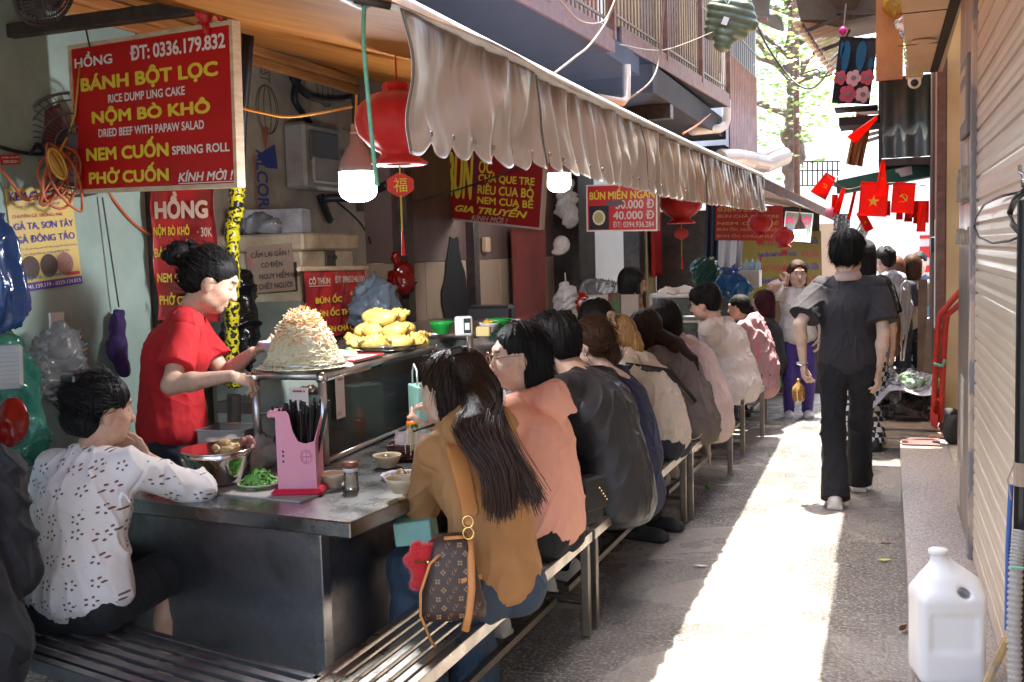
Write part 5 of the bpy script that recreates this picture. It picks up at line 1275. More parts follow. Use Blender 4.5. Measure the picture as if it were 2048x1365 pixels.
def shreds(mb,n,t0,t1,L=.07,mi=0,off=.0,rr=.0016,r0=1.0):
    for i in range(n):
        t=t0+(t1-t0)*RNG.random(); th=RNG.uniform(0,2*PI); R_=prof_(t)*r0*(.93+.12*RNG.random())+off; b0=tc_+V(0,0,.012)+V(R_*math.cos(th),R_*math.sin(th),HM*t)
        dth=RNG.uniform(-1,1); tn=V(-math.sin(th),math.cos(th),0); dn=nrm(V(math.cos(th)*.55,math.sin(th)*.55,-1)); out_=V(math.cos(th),math.sin(th),.35)
        d=nrm(tn*dth+dn*RNG.uniform(-.4,1)); l=L*RNG.uniform(.5,1.1); c2=RNG.uniform(-.5,.5); p1=b0+d*l*.33+out_*.006*RNG.random()+tn*.2*l*c2*.4; p2=b0+d*l*.66+out_*.007*RNG.random(); p3=b0+d*l+nrm(V(math.cos(th),math.sin(th),-.6))*.004
        if min(p1[2],p2[2],p3[2])<tc_[2]+.012: p1[2]=max(p1[2],tc_[2]+.013);p2[2]=max(p2[2],tc_[2]+.013);p3[2]=max(p3[2],tc_[2]+.013)
        mb.tube([b0,p1,p2,p3],rr,4,mi,False)
mb=MB(); shreds(mb,5200,0,.97); shreds(mb,500,0,.1,.06,0,.012); mb.build('papaya_shreds',PAP,m_,True)
mb=MB(); shreds(mb,900,.80,1.0,.06,0,.007); shreds(mb,170,.5,.8,.06,0,.006); shreds(mb,50,.1,.35,.05,0,.006); mb.build('carrot_shreds',PAPO,m_,True)
# white radish end
q=Solid(); a=CP(.26,.05,z1+.05); q.cone(a,a+cu*.10-cv*.01+V(0,0,-.01),.03,.022,.01); rr=thing('white_radish','white radish with a green leafy end lying beside the mound','radish',a); solid(q,'root',.005,[mat('radish',(.7,.7,.62),rough=.35)],rr)
q=Solid(); 
for i in range(7): q.ell(a+cu*.125+RNG.normal(0,.008,3),RNG.uniform(.008,.018,3),None,.006)
solid(q,'leaf_end',.004,[mat('radish leaf',(.12,.35,.05),rough=.5)],rr)

# fried dumplings on a steel tray
dc=CP(.92,.14,z1+.016)
r=bowl('steel_tray','oval steel tray under the fried dumplings',dc,.22,.03,POLISH,.8,cat='tray',thin=.006)
DUM=mat('dumpling crust',(.72,.55,.17),rough=.42,c2=(.60,.40,.09),nscale=14,bump=.25,bscale=60)
def dumpling_mesh(L=.075):
    q=Solid(); q.ell((0,0,0),(L,.036,.034),None,.02); q.ell((0,.012,-.006),(L*.8,.034,.026),None,.02)
    for i in range(8):
        t=-1+2*i/7; q.ell((t*L*.9,-.030+.010*(1-t*t)-.004*(i%2),.026*(1-t*t*.7)),(.0085,.014,.014),None,.006)
    return q
dm0=None; pos=[]
for k,(n,rr_,z) in enumerate(((9,.15,.04),(6,.10,.095),(3,.05,.148))):
    for i in range(n):
        t=2*PI*i/n+.4*k; pos.append((dc+V(rr_*math.cos(t)*1.05,rr_*math.sin(t)*1.1,z+.008*RNG.random()),RNG.uniform(0,2*PI),RNG.uniform(-.25,.25)))
pos.append((dc+V(0,0,.06),1.0,0))
places=['in the heap on the steel tray']
for i,(p,a,b) in enumerate(pos):
    if dm0 is None: dm0=solid(dumpling_mesh(),'fried_dumpling',.0055,[DUM],None,disp=folds(.002,60)); o=dm0
    else: o=dm0.copy(); COL.objects.link(o)
    o.location=tuple(p); o.rotation_euler=(b,RNG.uniform(-.2,.2),a); s_=RNG.uniform(.85,1.08); o.scale=(s_,s_,s_)
    tag(o,'golden fried crimped dumpling in the heap on the steel tray','dumpling','fried dumplings heaped on the tray')
# red edged plate with chopsticks
pc=CP(.42,.07,z1+.018); Bx=[cu,cv,V(0,0,1)]
r=thing('serving_plate','white rectangular plate with a red rim on the case','plate',pc)
mb=MB(); mb.box(pc+V(0,0,.006),(.30,.16,.006),0,Bx,.002); 
for (a,b,w,d) in ((.15,0,.006,.166),(-.15,0,.006,.166),(0,.08,.306,.006),(0,-.08,.306,.006)): mb.box(pc+cu*a+cv*b+V(0,0,.012),(w,d,.006),1,Bx,.003)
mb.build('dish',[mat('melamine white',(.72,.70,.68),rough=.2),mat('rim red',(.5,.02,.03),rough=.3)],r)
r=thing('wooden_chopsticks','paper wrapped wooden chopsticks laid across the plate','chopsticks',pc+V(0,0,.03))
for i in range(4):
    MB().bar(pc+cu*-.10+cv*(.03+.013*i)+V(0,0,.028),pc+cu*.14+cv*(.035+.011*i)+V(0,0,.03),.010,.005).build('chopstick',mat('bamboo',(.6,.45,.26),rough=.5),r)

# pink chopstick box
hb=V(-1.92,3.08,.782); hu=nrm(V(1,.32,0)); hv=nrm(V(-.32,1,0)); HA=[hu,hv,V(0,0,1)]
r=thing('chopstick_holder','pink plastic chopstick holder with a scooped front on a red base','holder',hb)
PINK=mat('pink plastic',(.62,.25,.33),rough=.32,c2=(.58,.22,.30)); 
w,d,h=.135,.115,.33
def hp_(a,b,z): return hb+hu*a+hv*b+V(0,0,z)
outer=[(-w/2,-d/2),(w/2,-d/2),(w/2,d/2),(-w/2,d/2)]
mb=MB()
prof=[(0,.295),(.30,.295),(.36,.28),(.42,.23),(.55,.19),(.75,.18),(1,.19)]
def wall(mb,p,q_,f0,f1,thick):
    n=14
    P0=[];P1=[]
    for i in range(n+1):
        t=i/n; a=p[0]+(q_[0]-p[0])*t; b=p[1]+(q_[1]-p[1])*t; z=f0+(f1-f0)*t if not callable(f0) else f0(t); P0.append(hp_(a,b,.02)); P1.append(hp_(a,b,z))
    poly=P0+P1[::-1]; dirv=hu*(-(q_[1]-p[1]))+hv*(q_[0]-p[0]); mb.prism(poly,nrm(dirv)*thick)
scoop=lambda t: float(np.interp(t,[x for x,_ in prof],[y for _,y in prof]))
wall(mb,outer[0],outer[1],scoop,None,.004); wall(mb,(w/2,-d/2+.004),(w/2,d/2),lambda t:.19+.07*t,None,.004); wall(mb,(w/2-.004,d/2),(-w/2,d/2),lambda t:.26+.035*t,None,.004); wall(mb,(-w/2,d/2-.004),(-w/2,-d/2+.004),.295,.295,.004)
mb.box(hp_(-w/2-.012,-.02,.284),(.035,.07,.022),0,HA,.004)
mb.build('box',PINK,r)
mb=MB(); mb.box(hp_(0,0,.012),(w+.045,d+.04,.024),0,HA,.01); mb.build('base',mat('red plastic',(.55,.015,.05),rough=.3),r)
mb=MB(); 
for k in range(2): mb.tube([hp_(.035+.02*(1-.25*k)*math.cos(t),-d/2-.001,.135+.025*(1-.25*k)*math.sin(t)) for t in np.linspace(0,2*PI,24)],.001,4,0,False)
mb.tube([hp_(.02,-d/2-.001,.135),hp_(.05,-d/2-.001,.135)],.001,4); mb.tube([hp_(.035,-d/2-.001,.112),hp_(.035,-d/2-.001,.158)],.001,4); mb.build('emblem',mat('pink line',(.5,.16,.24)),r)
mb=MB(); 
for z in (.155,.14,.12): mb.box(hp_(-.045,-d/2-.0005,z),(.006,.001,.008),0,HA)
mb.build('vent_hole',BLK,r)
BSTK=mat('black chopstick',(.012,.011,.011),rough=.35)
r2=thing('chopstick_bundle','bundle of black chopsticks standing in the pink holder','chopsticks',hb+V(0,0,.025))
for i in range(46):
    a=RNG.uniform(-.055,.055); b=RNG.uniform(-.045,.045); tl=RNG.uniform(-.035,.04)+a*.6; zt=RNG.uniform(.27,.325)
    MB().bar(hp_(a*.8,b*.8,.03),hp_(a+tl*(.5 if a<0 else 1.0),b+RNG.uniform(-.02,.02),zt),.0062,.0062).build('chopstick',BSTK,r2)

# bowls, toothpicks, napkins, bottle, bag on the counter
CBOWL=mat('cream melamine',(.50,.40,.26),rough=.3)
cpt=lambda px,py,z=.782: at(px,py,z=z)
bowl('sauce_bowl','small empty cream bowl right of the chopstick holder',cpt(667,975),.049,.052,CBOWL,.55,group='cream sauce bowls')
r=bowl('sauce_bowl','cream bowl of greens in front of the napkin basket',cpt(775,935),.056,.05,CBOWL,.55,group='cream sauce bowls'); q=Solid(); q.ell(cpt(775,935)+V(0,0,.03),(.035,.035,.012),None,.01); q.ell(cpt(775,935)+V(.0,-.01,.042),(.012,.012,.01)); solid(q,'broth',.005,[mat('broth',(.16,.13,.05),rough=.2)],r)
bowl('sauce_bowl','cream bowl half hidden by the brown sleeve',cpt(855,930),.05,.05,CBOWL,.55,group='cream sauce bowls')
bowl('sauce_bowl','cream bowl held under the white noodle bowl by the woman in brown',at(803,985,z=.80),.056,.05,CBOWL,.55,group='cream sauce bowls')
tp_=cpt(703,980); r=thing('toothpick_jar','clear toothpick jar with a brown screw lid','jar',tp_)
MB().lathe(tp_,[(.027,0),(.029,.004),(.027,.01),(.025,.045),(.025,.07)],20).build('glass',film('jar glass',(.85,.87,.85),.8,.03,0,20,1.45),r,True)
MB().lathe(tp_,[(.026,.066),(.026,.078),(.0255,.08)],20).build('collar',WHITEP,r,True); MB().lathe(tp_,[(.027,.08),(.027,.096),(.024,.101),(0,.101)],20).build('lid',mat('lid brown',(.22,.08,.04),rough=.35),r,True)
mb=MB()
for i in range(40): a=RNG.uniform(0,2*PI); q_=.018*math.sqrt(RNG.random()); mb.tube([tp_+V(q_*math.cos(a),q_*math.sin(a),.008),tp_+V(q_*math.cos(a+.5),q_*math.sin(a+.5),.066)],.001,4)
mb.build('toothpicks',mat('toothpick',(.6,.42,.2),rough=.6),r)
nb_=cpt(822,918); nu=nrm(V(.9,.3,0)); NA=[nu,V(-nu[1],nu[0],0),V(0,0,1)]
r=thing('napkin_basket','dark brown woven basket holding paper napkins','basket',nb_)
mb=MB(); 
for k in range(9): 
    z=.006+.0075*k; w_=.15+.0035*k; d_=.085+.003*k
    for (a,b,ww,dd) in ((0,-d_/2,w_,.006),(0,d_/2,w_,.006),(-w_/2,0,.006,d_),(w_/2,0,.006,d_)): mb.box(nb_+NA[0]*a+NA[1]*b+V(0,0,z),(ww,dd,.0062),0,NA,.002)
mb.box(nb_+V(0,0,.003),(.15,.085,.004),0,NA); mb.build('weave',mat('dark rattan',(.07,.02,.012),rough=.4,bump=.5,bscale=120),r)
r=thing('paper_napkins','white folded paper napkins standing in the woven basket','napkins',nb_+V(0,0,.01)); NAP=mat('napkin',(.74,.73,.71),rough=.85,bump=.2,bscale=30)
for i in range(5):
    mb=MB(); mb.sheet(lambda u,v:tuple(nb_+NA[0]*(-.06+.12*u)+NA[1]*(-.03+.014*i+.006*math.sin(u*7+i)+.012*v)+V(0,0,.012+v*(.085+.018*math.sin(u*6+i*1.3)))),12,6,0,.0015); mb.build('napkin',NAP,r,True)
sb=cpt(826,878); r=thing('sauce_bottle','squeezy bottle of orange chilli sauce with a pointed cap','bottle',sb)
MB().lathe(sb,[(.026,0),(.028,.005),(.028,.07),(.024,.085)],20).build('bottle_body',mat('chilli sauce',(.62,.16,.015),rough=.25),r,True); MB().lathe(sb,[(.0245,.085),(.024,.1),(.02,.105),(.010,.115),(.004,.145),(0,.146)],20).build('cap',mat('cap pinkish',(.55,.28,.2),rough=.4),r,True)
MINT=mat('mint paper',(.28,.52,.43),rough=.55,c2=(.24,.47,.38)); 
ps=at(850,870,z=.785); r=thing('paper_bag','mint green paper carrier bag with a white cord handle behind the napkins','bag',ps)
pu=nrm(V(.75,.65,0)); PA=[pu,V(-pu[1],pu[0],0),V(0,0,1)]
MB().box(ps+V(0,0,.115),(.10,.16,.23),0,PA,.004).build('bag_body',MINT,r); MB().tube([ps-PA[1]*.05+V(0,0,.23)+PA[0]*-.04,ps-PA[1]*.045+V(0,0,.30)-PA[0]*.04,ps-PA[1]*.0+V(0,0,.325)-PA[0]*.04,ps+PA[1]*.03+V(0,0,.29)-PA[0]*.04,ps+PA[1]*.035+V(0,0,.22)-PA[0]*.04],.004,6).build('handle',WHITEP,r,True)
pb_=at(800,1050,y=2.96); r=thing('paper_bag','mint green paper bag under the counter on the lap of the woman in brown','bag',pb_)
MB().box(pb_+V(-.02,.16,-.06),(.13,.10,.08),0,[nrm(V(1,.2,.12)),nrm(V(-.2,1,.05)),V(-.1,0,1)],.004).build('bag_body',MINT,r)

BLUEB=mat('blue plastic basket',(.05,.16,.45),rough=.4)
def lattice(label,c,w,d,h):
    r=thing('plastic_basket',label,'basket',c); mb=MB(); g=lambda a,b,z:np.array(c)+V(a,b,z)
    for z in (0,h*.5,h): mb.tube([g(x*(w+.02*z/h),y*(d+.02*z/h),z) for x,y in ((-.5,-.5),(.5,-.5),(.5,.5),(-.5,.5),(-.5,-.5))],.005 if z<h else .008,6)
    for i in range(11):
        t=-.5+i/10
        for s_ in (-.5,.5): mb.tube([g(t*w,s_*d,0),g((t+.03)*w,s_*(d+.02),h)],.003,4); mb.tube([g(s_*w,t*d,0),g(s_*(w+.02),(t+.03)*d,h)],.003,4)
    mb.build('lattice',BLUEB,r); return r
bk_=at(1000,835,z=.785); lattice('blue plastic lattice basket of napkins in front of the woman in glasses',bk_,.17,.13,.10)
mb=MB(); mb.add([bk_+V(-.05,0,.06),bk_+V(.05,-.01,.06),bk_+V(.03,.0,.14),bk_+V(.0,.02,.12)],[(0,1,2,3)]); mb.add([bk_+V(-.06,.03,.05),bk_+V(.04,.04,.05),bk_+V(.01,.03,.13)],[(0,1,2)]); tag(mb.build('paper_napkins',NAP),'white folded napkins poking out of the blue basket','napkins')
bk2=at(1132,790,z=.80); lattice('second blue plastic basket past the man in black',bk2,.16,.13,.09)
# left end of the counter: steel bowl, lettuce plate, green board, tub
sbw=at(438,965,z=.79); r=bowl('mixing_bowl','polished steel mixing bowl of pale noodles',sbw,.128,.125,POLISH,.62,cat='bowl',thin=.005)
MB().lathe(sbw,[(.127,.122),(.136,.124),(.136,.128),(.126,.128)],48).build('rolled_rim',POLISH,r,True)
q=Solid(); q.ell(sbw+V(0,0,.09),(.11,.11,.025),None,.02)
for i in range(16): q.ell(sbw+V(.03,.03,.105)+RNG.normal(0,1,3)*V(.035,.035,.014),RNG.uniform(.014,.032,3),None,.01)
solid(q,'noodles',.006,[mat('mixed noodles',(.5,.36,.14),rough=.5,c2=(.4,.22,.1),nscale=30,bump=.5)],r,disp=folds(.005,70))
q=Solid()
for i in range(8): q.ell(sbw+V(.085,.05,.125)+RNG.normal(0,1,3)*V(.02,.018,.012),RNG.uniform(.01,.024,3),None,.008)
solid(q,'beef_shreds',.005,[mat('beef shred',(.24,.09,.07),rough=.6)],r,disp=folds(.004,80))
bowl('scoop_bowl','cream plastic scoop bowl behind the steel mixing bowl',at(392,950,z=.80),.05,.06,CBOWL,.6)
lp=at(520,975,z=.783); r=bowl('lettuce_plate','cream scalloped plate heaped with green lettuce',lp,.082,.022,mat('cream glaze',(.6,.5,.38),rough=.3),.7,cat='plate',wavy=.04)
mb=MB()
for i in range(40):
    a=RNG.uniform(0,2*PI); rr_=.058*math.sqrt(RNG.random()); c=lp+V(rr_*math.cos(a),rr_*math.sin(a),.022+.05*(1-rr_/.06)*RNG.random()); n_=nrm(V(math.cos(a)*.6,math.sin(a)*.6,RNG.uniform(.1,1))); f_=frame(n_); s_=RNG.uniform(.016,.03); ph=RNG.uniform(0,6)
    mb.sheet(lambda u,v:tuple(c+f_[0]*s_*(u-.5)*2*(1-.4*abs(v-.5))+f_[1]*s_*(v-.5)*2+f_[2]*.009*math.sin(u*11+ph)*math.cos(v*9+ph)),6,6,0,.0008)
mb.build('lettuce',mat('lettuce',(.09,.26,.03),rough=.5,c2=(.16,.38,.07),nscale=14),r,True)
gb=at(395,975,z=.79); tag(MB().box(gb,(.14,.10,.006),0,[nrm(V(1,.5,0)),nrm(V(-.5,1,0)),V(0,0,1)],.002).build('cutting_board',mat('green board',(.02,.30,.06),rough=.35)),'bright green plastic board by the woman in white','board')
tb=at(465,895,z=.80); r=thing('plastic_tub','clear rectangular plastic tub near the vendor','tub',tb)
CLR=film('clear tub',(.75,.77,.77),.7,.05,0,20,1.45); mb=MB(); TA=[nrm(V(1,.1,0)),nrm(V(-.1,1,0)),V(0,0,1)]
for (a,b,w_,d_) in ((0,-.09,.22,.003),(0,.09,.22,.003),(-.11,0,.003,.18),(.11,0,.003,.18)): mb.box(tb+TA[0]*a+TA[1]*b+V(0,0,.045),(w_,d_,.08),0,TA)
for (a,b,w_,d_) in ((0,-.095,.24,.012),(0,.095,.24,.012),(-.115,0,.012,.19),(.115,0,.012,.19)): mb.box(tb+TA[0]*a+TA[1]*b+V(0,0,.087),(w_,d_,.006),0,TA,.002)
mb.build('tub_walls',CLR,r); q=Solid()
for i in range(9): q.ell(tb+V(0,0,.03)+RNG.normal(0,1,3)*V(.06,.05,.008),RNG.uniform(.02,.04,3)*V(1,1,.6),None,.02)
solid(q,'contents',.008,[mat('pale food',(.5,.4,.34),rough=.6)],r)
bag('plastic_bag','white rice paper packet beside the clear tub',at(490,905,z=.83)+V(.02,0,0),(.10,.06,.035),WHITEF,None,.008)
bowl('pork_bowl','lavender plastic bowl of noodles held by the vendor at the mound',at(545,692,y=3.78)+V(-.0,.0,-.03),.06,.05,mat('lavender melamine',(.55,.45,.58),rough=.3),.55)
# dark shelf and baskets behind the counter
r=thing('wire_baskets','dark wire baskets and steel pots on a shelf behind the counter','baskets',(-2.75,4.55,.85))
mb=MB()
for c,s_ in (((-2.85,4.7,.98),(.22,.3,.14)),((-2.6,4.75,.94),(.2,.25,.12))):
    for i in range(9):
        for j in (-1,1):
            x=c[0]-s_[0]/2+s_[0]*i/8; mb.tube([(x,c[1]+j*s_[1]/2,c[2]-s_[2]/2),(x,c[1]+j*s_[1]/2*1.1,c[2]+s_[2]/2)],.0025,4); y=c[1]-s_[1]/2+s_[1]*i/8; mb.tube([(c[0]+j*s_[0]/2,y,c[2]-s_[2]/2),(c[0]+j*s_[0]/2*1.1,y,c[2]+s_[2]/2)],.0025,4)
    for z in (-.5,0,.5): mb.tube([(c[0]+a*s_[0]/2,c[1]+b*s_[1]/2,c[2]+z*s_[2]) for a,b in ((-1,-1),(1,-1),(1,1),(-1,1),(-1,-1))],.004,5)
mb.build('basket',DARKM,r); MB().bb((-3.3,4.5,.80),(-2.45,4.88,.86)).build('shelf',DARKM,r)
tag(MB().lathe((-2.68,4.58,.86),[(.08,0),(.085,.12),(.09,.122)],24).build('steel_pot',POLISH,None,True),'small steel pot on the dark shelf behind the vendor','pot')

# ================================================================== BENCHES
BENCHM=mat('bench steel ground glow',(.66,.60,.53),rough=.25,metal=1.0,c2=(.5,.45,.4),nscale=7,rough2=.42,bump=.05)  # warm gleam of the sunlit ground put into this steel colour
LEGM=mat('bench leg steel',(.34,.29,.24),rough=.3,metal=1.0,c2=(.2,.17,.14),nscale=7,rough2=.45,bump=.05)
def bench(label,a0,a1,b0,b1,h=.44,slats=5,group='slatted steel benches',m=BENCHM,legs=True,z0=0.0):
    """a = outer edge near/far, b = inner edge near/far"""
    a0,a1,b0,b1=[np.array([p[0],p[1],0.0]) for p in (a0,a1,b0,b1)]
    r=thing('slatted_bench',label,'bench',tuple((a0+a1+b0+b1)/4+V(0,0,z0)),group)
    L=lambda s_,t: (a0*(1-s_)+b0*s_)*(1-t)+(a1*(1-s_)+b1*s_)*t+V(0,0,z0)
    W_=np.linalg.norm(b0-a0); dv=nrm(a1-a0)
    mb=MB(); tw=.044
    for s_ in (0,1): mb.bar(L(s_,0)+V(0,0,h-tw/2),L(s_,1)+V(0,0,h-tw/2),.028,tw,0,(0,0,1),.002)
    for t in (0,1): mb.bar(L(.06,t)+V(0,0,h-tw/2)+dv*(.014 if t==0 else -.014),L(.94,t)+V(0,0,h-tw/2)+dv*(.014 if t==0 else -.014),.028,tw-.002,0,(0,0,1),.002)
    mb.build('seat_frame',m,r)
    for i in range(slats):
        s_=(i+.5)/slats*.86+.07; MB().bar(L(s_,.012)+V(0,0,h-.010),L(s_,.988)+V(0,0,h-.010),W_*.86/slats*.62,.012,0,(0,0,1),.002).build('slat',m,r)
    mb=MB()
    for t in (.33,.66): mb.bar(L(.07,t)+V(0,0,h-.024),L(.93,t)+V(0,0,h-.024),.02,.012)
    mb.build('cross_bar',m,r)
    FT=mat('rubber foot',(.012,.012,.012),rough=.8)
    for t in (.018,.982):
        for s_ in (.02,.98):
            lg=MB().bar(L(s_,t)+V(0,0,.012),L(s_,t)+V(0,0,h-tw),.034,.034,0,(0,0,1),.003).build('leg',LEGM,r); MB().box(L(s_,t)+V(0,0,.02),(.042,.042,.04),0,None,.003).build('rubber_foot',FT,lg)
    mb=MB()
    for t in (.018,.982): mb.bar(L(.08,t)+V(0,0,.13),L(.92,t)+V(0,0,.13),.022,.022)
    mb.bar(L(.5,.03)+V(0,0,.155),L(.5,.97)+V(0,0,.155),.026,.026); mb.build('stretcher',LEGM,r)
    return r
J1=at(1178,1062,z=.44); J2=at(1372,895,z=.44)
bench('nearest alley bench of shiny slats, under the woman in brown',(-1.235,1.7),J1,(-1.50,1.7),J1+V(-.27,.0,0))
bench('middle alley bench, under the man in the black jacket',J1+V(.004,.03,0),J2+V(0,-.03,0),J1+V(-.27,.03,0),J2+V(-.28,-.03,0))
bench('third alley bench, holding up the woman in the grey hoodie',J2+V(.02,.02,0),at(1462,828,z=.44),J2+V(-.28,.02,0),at(1462,828,z=.44)+V(-.28,0,0))
e4=at(1485,800,z=.44); bench('short alley bench under the man in the white tee',e4,e4+V(.06,.85,0),e4+V(-.30,-.03,0),e4+V(-.24,.82,0))
bench('farthest steel bench beside the green bin',(-1.0,9.5),(-.93,10.7),(-1.27,9.5),(-1.2,10.7),z0=-.06)
q0=at(638,1356,z=.44); dL=nrm(at(205,1238,z=.44)-q0); nL=V(dL[1],-dL[0],0); nL=nL if nL[1]<0 else -nL
bench('dark worn slatted bench across the end of the counter',q0+dL*1.55,q0,q0+dL*1.55+nL*.30,q0+nL*.30,.44,5,'slatted steel benches',STEELD)

# ================================================================== SECOND AND THIRD STALLS
def glasscase(label,corner,du,Lx,dv,Ly,z0,z1,m=ALU):
    r=thing('display_case',label,'case',np.array(corner)+du*Lx/2+dv*Ly/2+V(0,0,z0)); G=lambda a,b,z: np.array(corner)*V(1,1,0)+du*a+dv*b+V(0,0,z)
    mb=MB()
    for a in (0,Lx):
        for b in (0,Ly): mb.tube([G(a,b,z0),G(a,b,z1)],.02,12)
    for z in (z0+.02,(z0+z1)/2,z1):
        for (a,b,c,d) in ((0,0,Lx,0),(0,Ly,Lx,Ly),(0,0,0,Ly),(Lx,0,Lx,Ly)): mb.tube([G(a,b,z),G(c,d,z)],.02 if z==z1 else .012,10)
    mb.build('frame',m,r,True)
    mb=MB(); mb.box(G(Lx/2,0,(z0+z1)/2),(Lx-.05,.004,z1-z0-.05),0,[du,dv,V(0,0,1)]); mb.box(G(0,Ly/2,(z0+z1)/2),(.004,Ly-.05,z1-z0-.05),0,[du,dv,V(0,0,1)]); mb.build('glass_pane',GLASS,r)
    mb=MB(); mb.box(G(Lx/2,Ly/2,z1+.012),(Lx-.02,Ly-.02,.006),0,[du,dv,V(0,0,1)]); mb.box(G(Lx/2,Ly/2,(z0+z1)/2),(Lx-.05,Ly-.05,.005),0,[du,dv,V(0,0,1)]); mb.build('shelf',m,r)
    return r,G
c2=at(940,690,y=5.05); c2[2]=0
r,G2=glasscase('second aluminium glass case behind the salad counter',c2,nrm(V(-1,.1,0)),.62,nrm(V(-.06,1,0)),.95,.80,1.165)
r=thing('steel_counter','plain steel table under the second glass case','counter',(c2[0]-.2,5.6,0)); MB().bb((c2[0]-.75,5.0,.74),(c2[0]+.06,6.9,.798),0,.004).build('counter_top',STEEL,r); MB().bb((c2[0]-.7,5.1,0),(c2[0]-.05,6.8,.738)).build('side_panel',STEELD,r)
top=1.182
GRB=mat('green plastic',(.02,.33,.05),rough=.3)
def onc(px,py): return at(px,py,z=top)
bowl('plastic_bowl','bright green plastic bowl left of the white speaker box',onc(884,668),.066,.065,GRB,.5,group='bright green bowls')
bowl('plastic_bowl','bright green plastic bowl right of the white speaker box',onc(998,662),.07,.065,GRB,.5,group='bright green bowls')
sp=onc(928,673); fw_=nrm((EYEP-sp)*V(1,1,0)); su=V(-fw_[1],fw_[0],0); SA=[su,fw_,V(0,0,1)]
r=thing('payment_speaker','white payment speaker box with a dark screen','speaker',sp)
q=Solid(); q.box(sp+V(0,0,.052),(.045,.03,.05),.012,SA); solid(q,'casing',.005,[mat('white shell',(.72,.72,.70),rough=.3)],r); MB().box(sp+fw_*.031+su*.018+V(0,0,.055),(.036,.004,.075),0,SA,.003).build('screen',mat('dark screen',(.03,.04,.04),rough=.2),r); MB().box(sp+fw_*.034+su*.018+V(0,0,.052),(.024,.002,.035),0,SA).build('paper_label',WHITEP,r)
r=bowl('plastic_bowl','white bowl of yellow slices beside the speaker box',onc(965,668)+V(0,.1,0),.055,.05,mat('white melamine',(.6,.62,.64),rough=.3),.5); q=Solid()
for i in range(8): q.ell(onc(965,668)+V(0,.1,.052)+RNG.normal(0,1,3)*V(.02,.02,.006),(.015,.012,.008),None,.006)
solid(q,'slices',.005,[mat('yellow slice',(.6,.38,.04),rough=.4)],r)
carton('cream_box','small cream plastic box on the second case',onc(972,672)+V(0,-.03,.025),(.07,.05,.05),10,mat('cream plastic',(.6,.48,.2),rough=.4))
r=thing('stove','soot blackened stove standing behind the second case','stove',(-2.75,6.9,0)); MB().bb((-2.98,6.55,0),(-2.4,7.4,1.0),0,.01).build('stove_body',SOOT,r); MB().box((-2.6,6.75,1.12),(.32,.22,.22),0,Rz(.2).T,.02).build('pot',mat('sooty pot',(.03,.03,.035),rough=.4),r)
bag('plastic_bag','small tied red bag hanging on the iron upright',at(805,555,y=6.0),(.075,.075,.085),REDF,at(790,512,y=6.0),.01,None,.02,10)
bag('plastic_bag','pale blue plastic bags bulging beside the price banner',at(748,610,y=5.4),(.12,.10,.15),film('pale blue film',(.35,.48,.62),.3,.12,.9,14),None,.012)
r=thing('wall_box','small brass coloured switch box on the soot stained wall','switch box',at(972,490,x=-2.99)); MB().box(at(972,490,x=-2.97),(.05,.09,.12),0,None,.008).build('casing',mat('brass box',(.4,.28,.18),rough=.5),r)
bag('plastic_bag','long white roll of bags hanging on the black pillar',at(1132,405,y=8.6),(.06,.07,.19),WHITEF,at(1132,345,y=8.6),.012)
r=thing('hard_hat','white cap hanging on the black pillar','cap',at(1123,490,y=8.6)); q=Solid(); q.ell(at(1123,490,y=8.6),(.075,.06,.08),None,.02); q.ell(at(1117,500,y=8.6)+V(0,-.02,-.02),(.06,.03,.03),None,.02); solid(q,'cap_shell',.008,[mat('cap white',(.55,.52,.5),rough=.6,c2=(.4,.37,.35),nscale=40)],r)
bag('plastic_bag','white shopping bag hanging by its handles on the black pillar',at(1133,618,y=8.2),(.085,.08,.20),WHITEF,at(1130,575,y=8.2),.012,None,.02,7,True)
bag('plastic_bag','red carrier bag hanging next to the white shopping bag',at(1165,618,y=8.25),(.06,.06,.12),REDF,at(1160,590,y=8.25),.01)
carton('stall_screen','plain beige board screen round the phone user',at(1222,640,y=8.35),(.50,.04,.42),-4,mat('beige board',(.36,.30,.25),rough=.6,c2=(.3,.25,.2)),cat='screen')
drape('knitted_cloth','maroon and green knitted cloth hanging over the beige screen',at(1216,586,y=8.30),at(1240,586,y=8.30),at(1217,630,y=8.30),mat('knit',(.13,.02,.035),rough=.9,c2=(.05,.16,.06),nscale=16),'cloth',.004)
c=at(1215,400,x=-4.1); fan('wall_fan','pale wall fan in the white room under the noodle sign',at(1205,455,x=-3.9),.26,(V(0,1,0),V(0,0,1),V(1,0,0)),mat('fan pale',(.45,.47,.5),rough=.4),mat('fan blade orange',(.5,.2,.06),rough=.4))
bag('plastic_bag','crumpled clear bag pinned on the white room wall',at(1190,535,x=-4.1),(.02,.12,.17),film('dull film',(.5,.52,.48),.4,.2,.8,20),at(1187,505,x=-4.15),.014)
cable('cable','tan cable looping across the white room wall',[at(1148,497,x=-4.15),at(1165,530,x=-4.15),at(1195,545,x=-4.15),at(1240,535,x=-4.15),at(1262,500,x=-4.1)],.012,CORDW)
bag('plastic_bag','heap of clear bags on the ledge in the white room',at(1205,575,y=9.6),(.16,.1,.06),FILM)
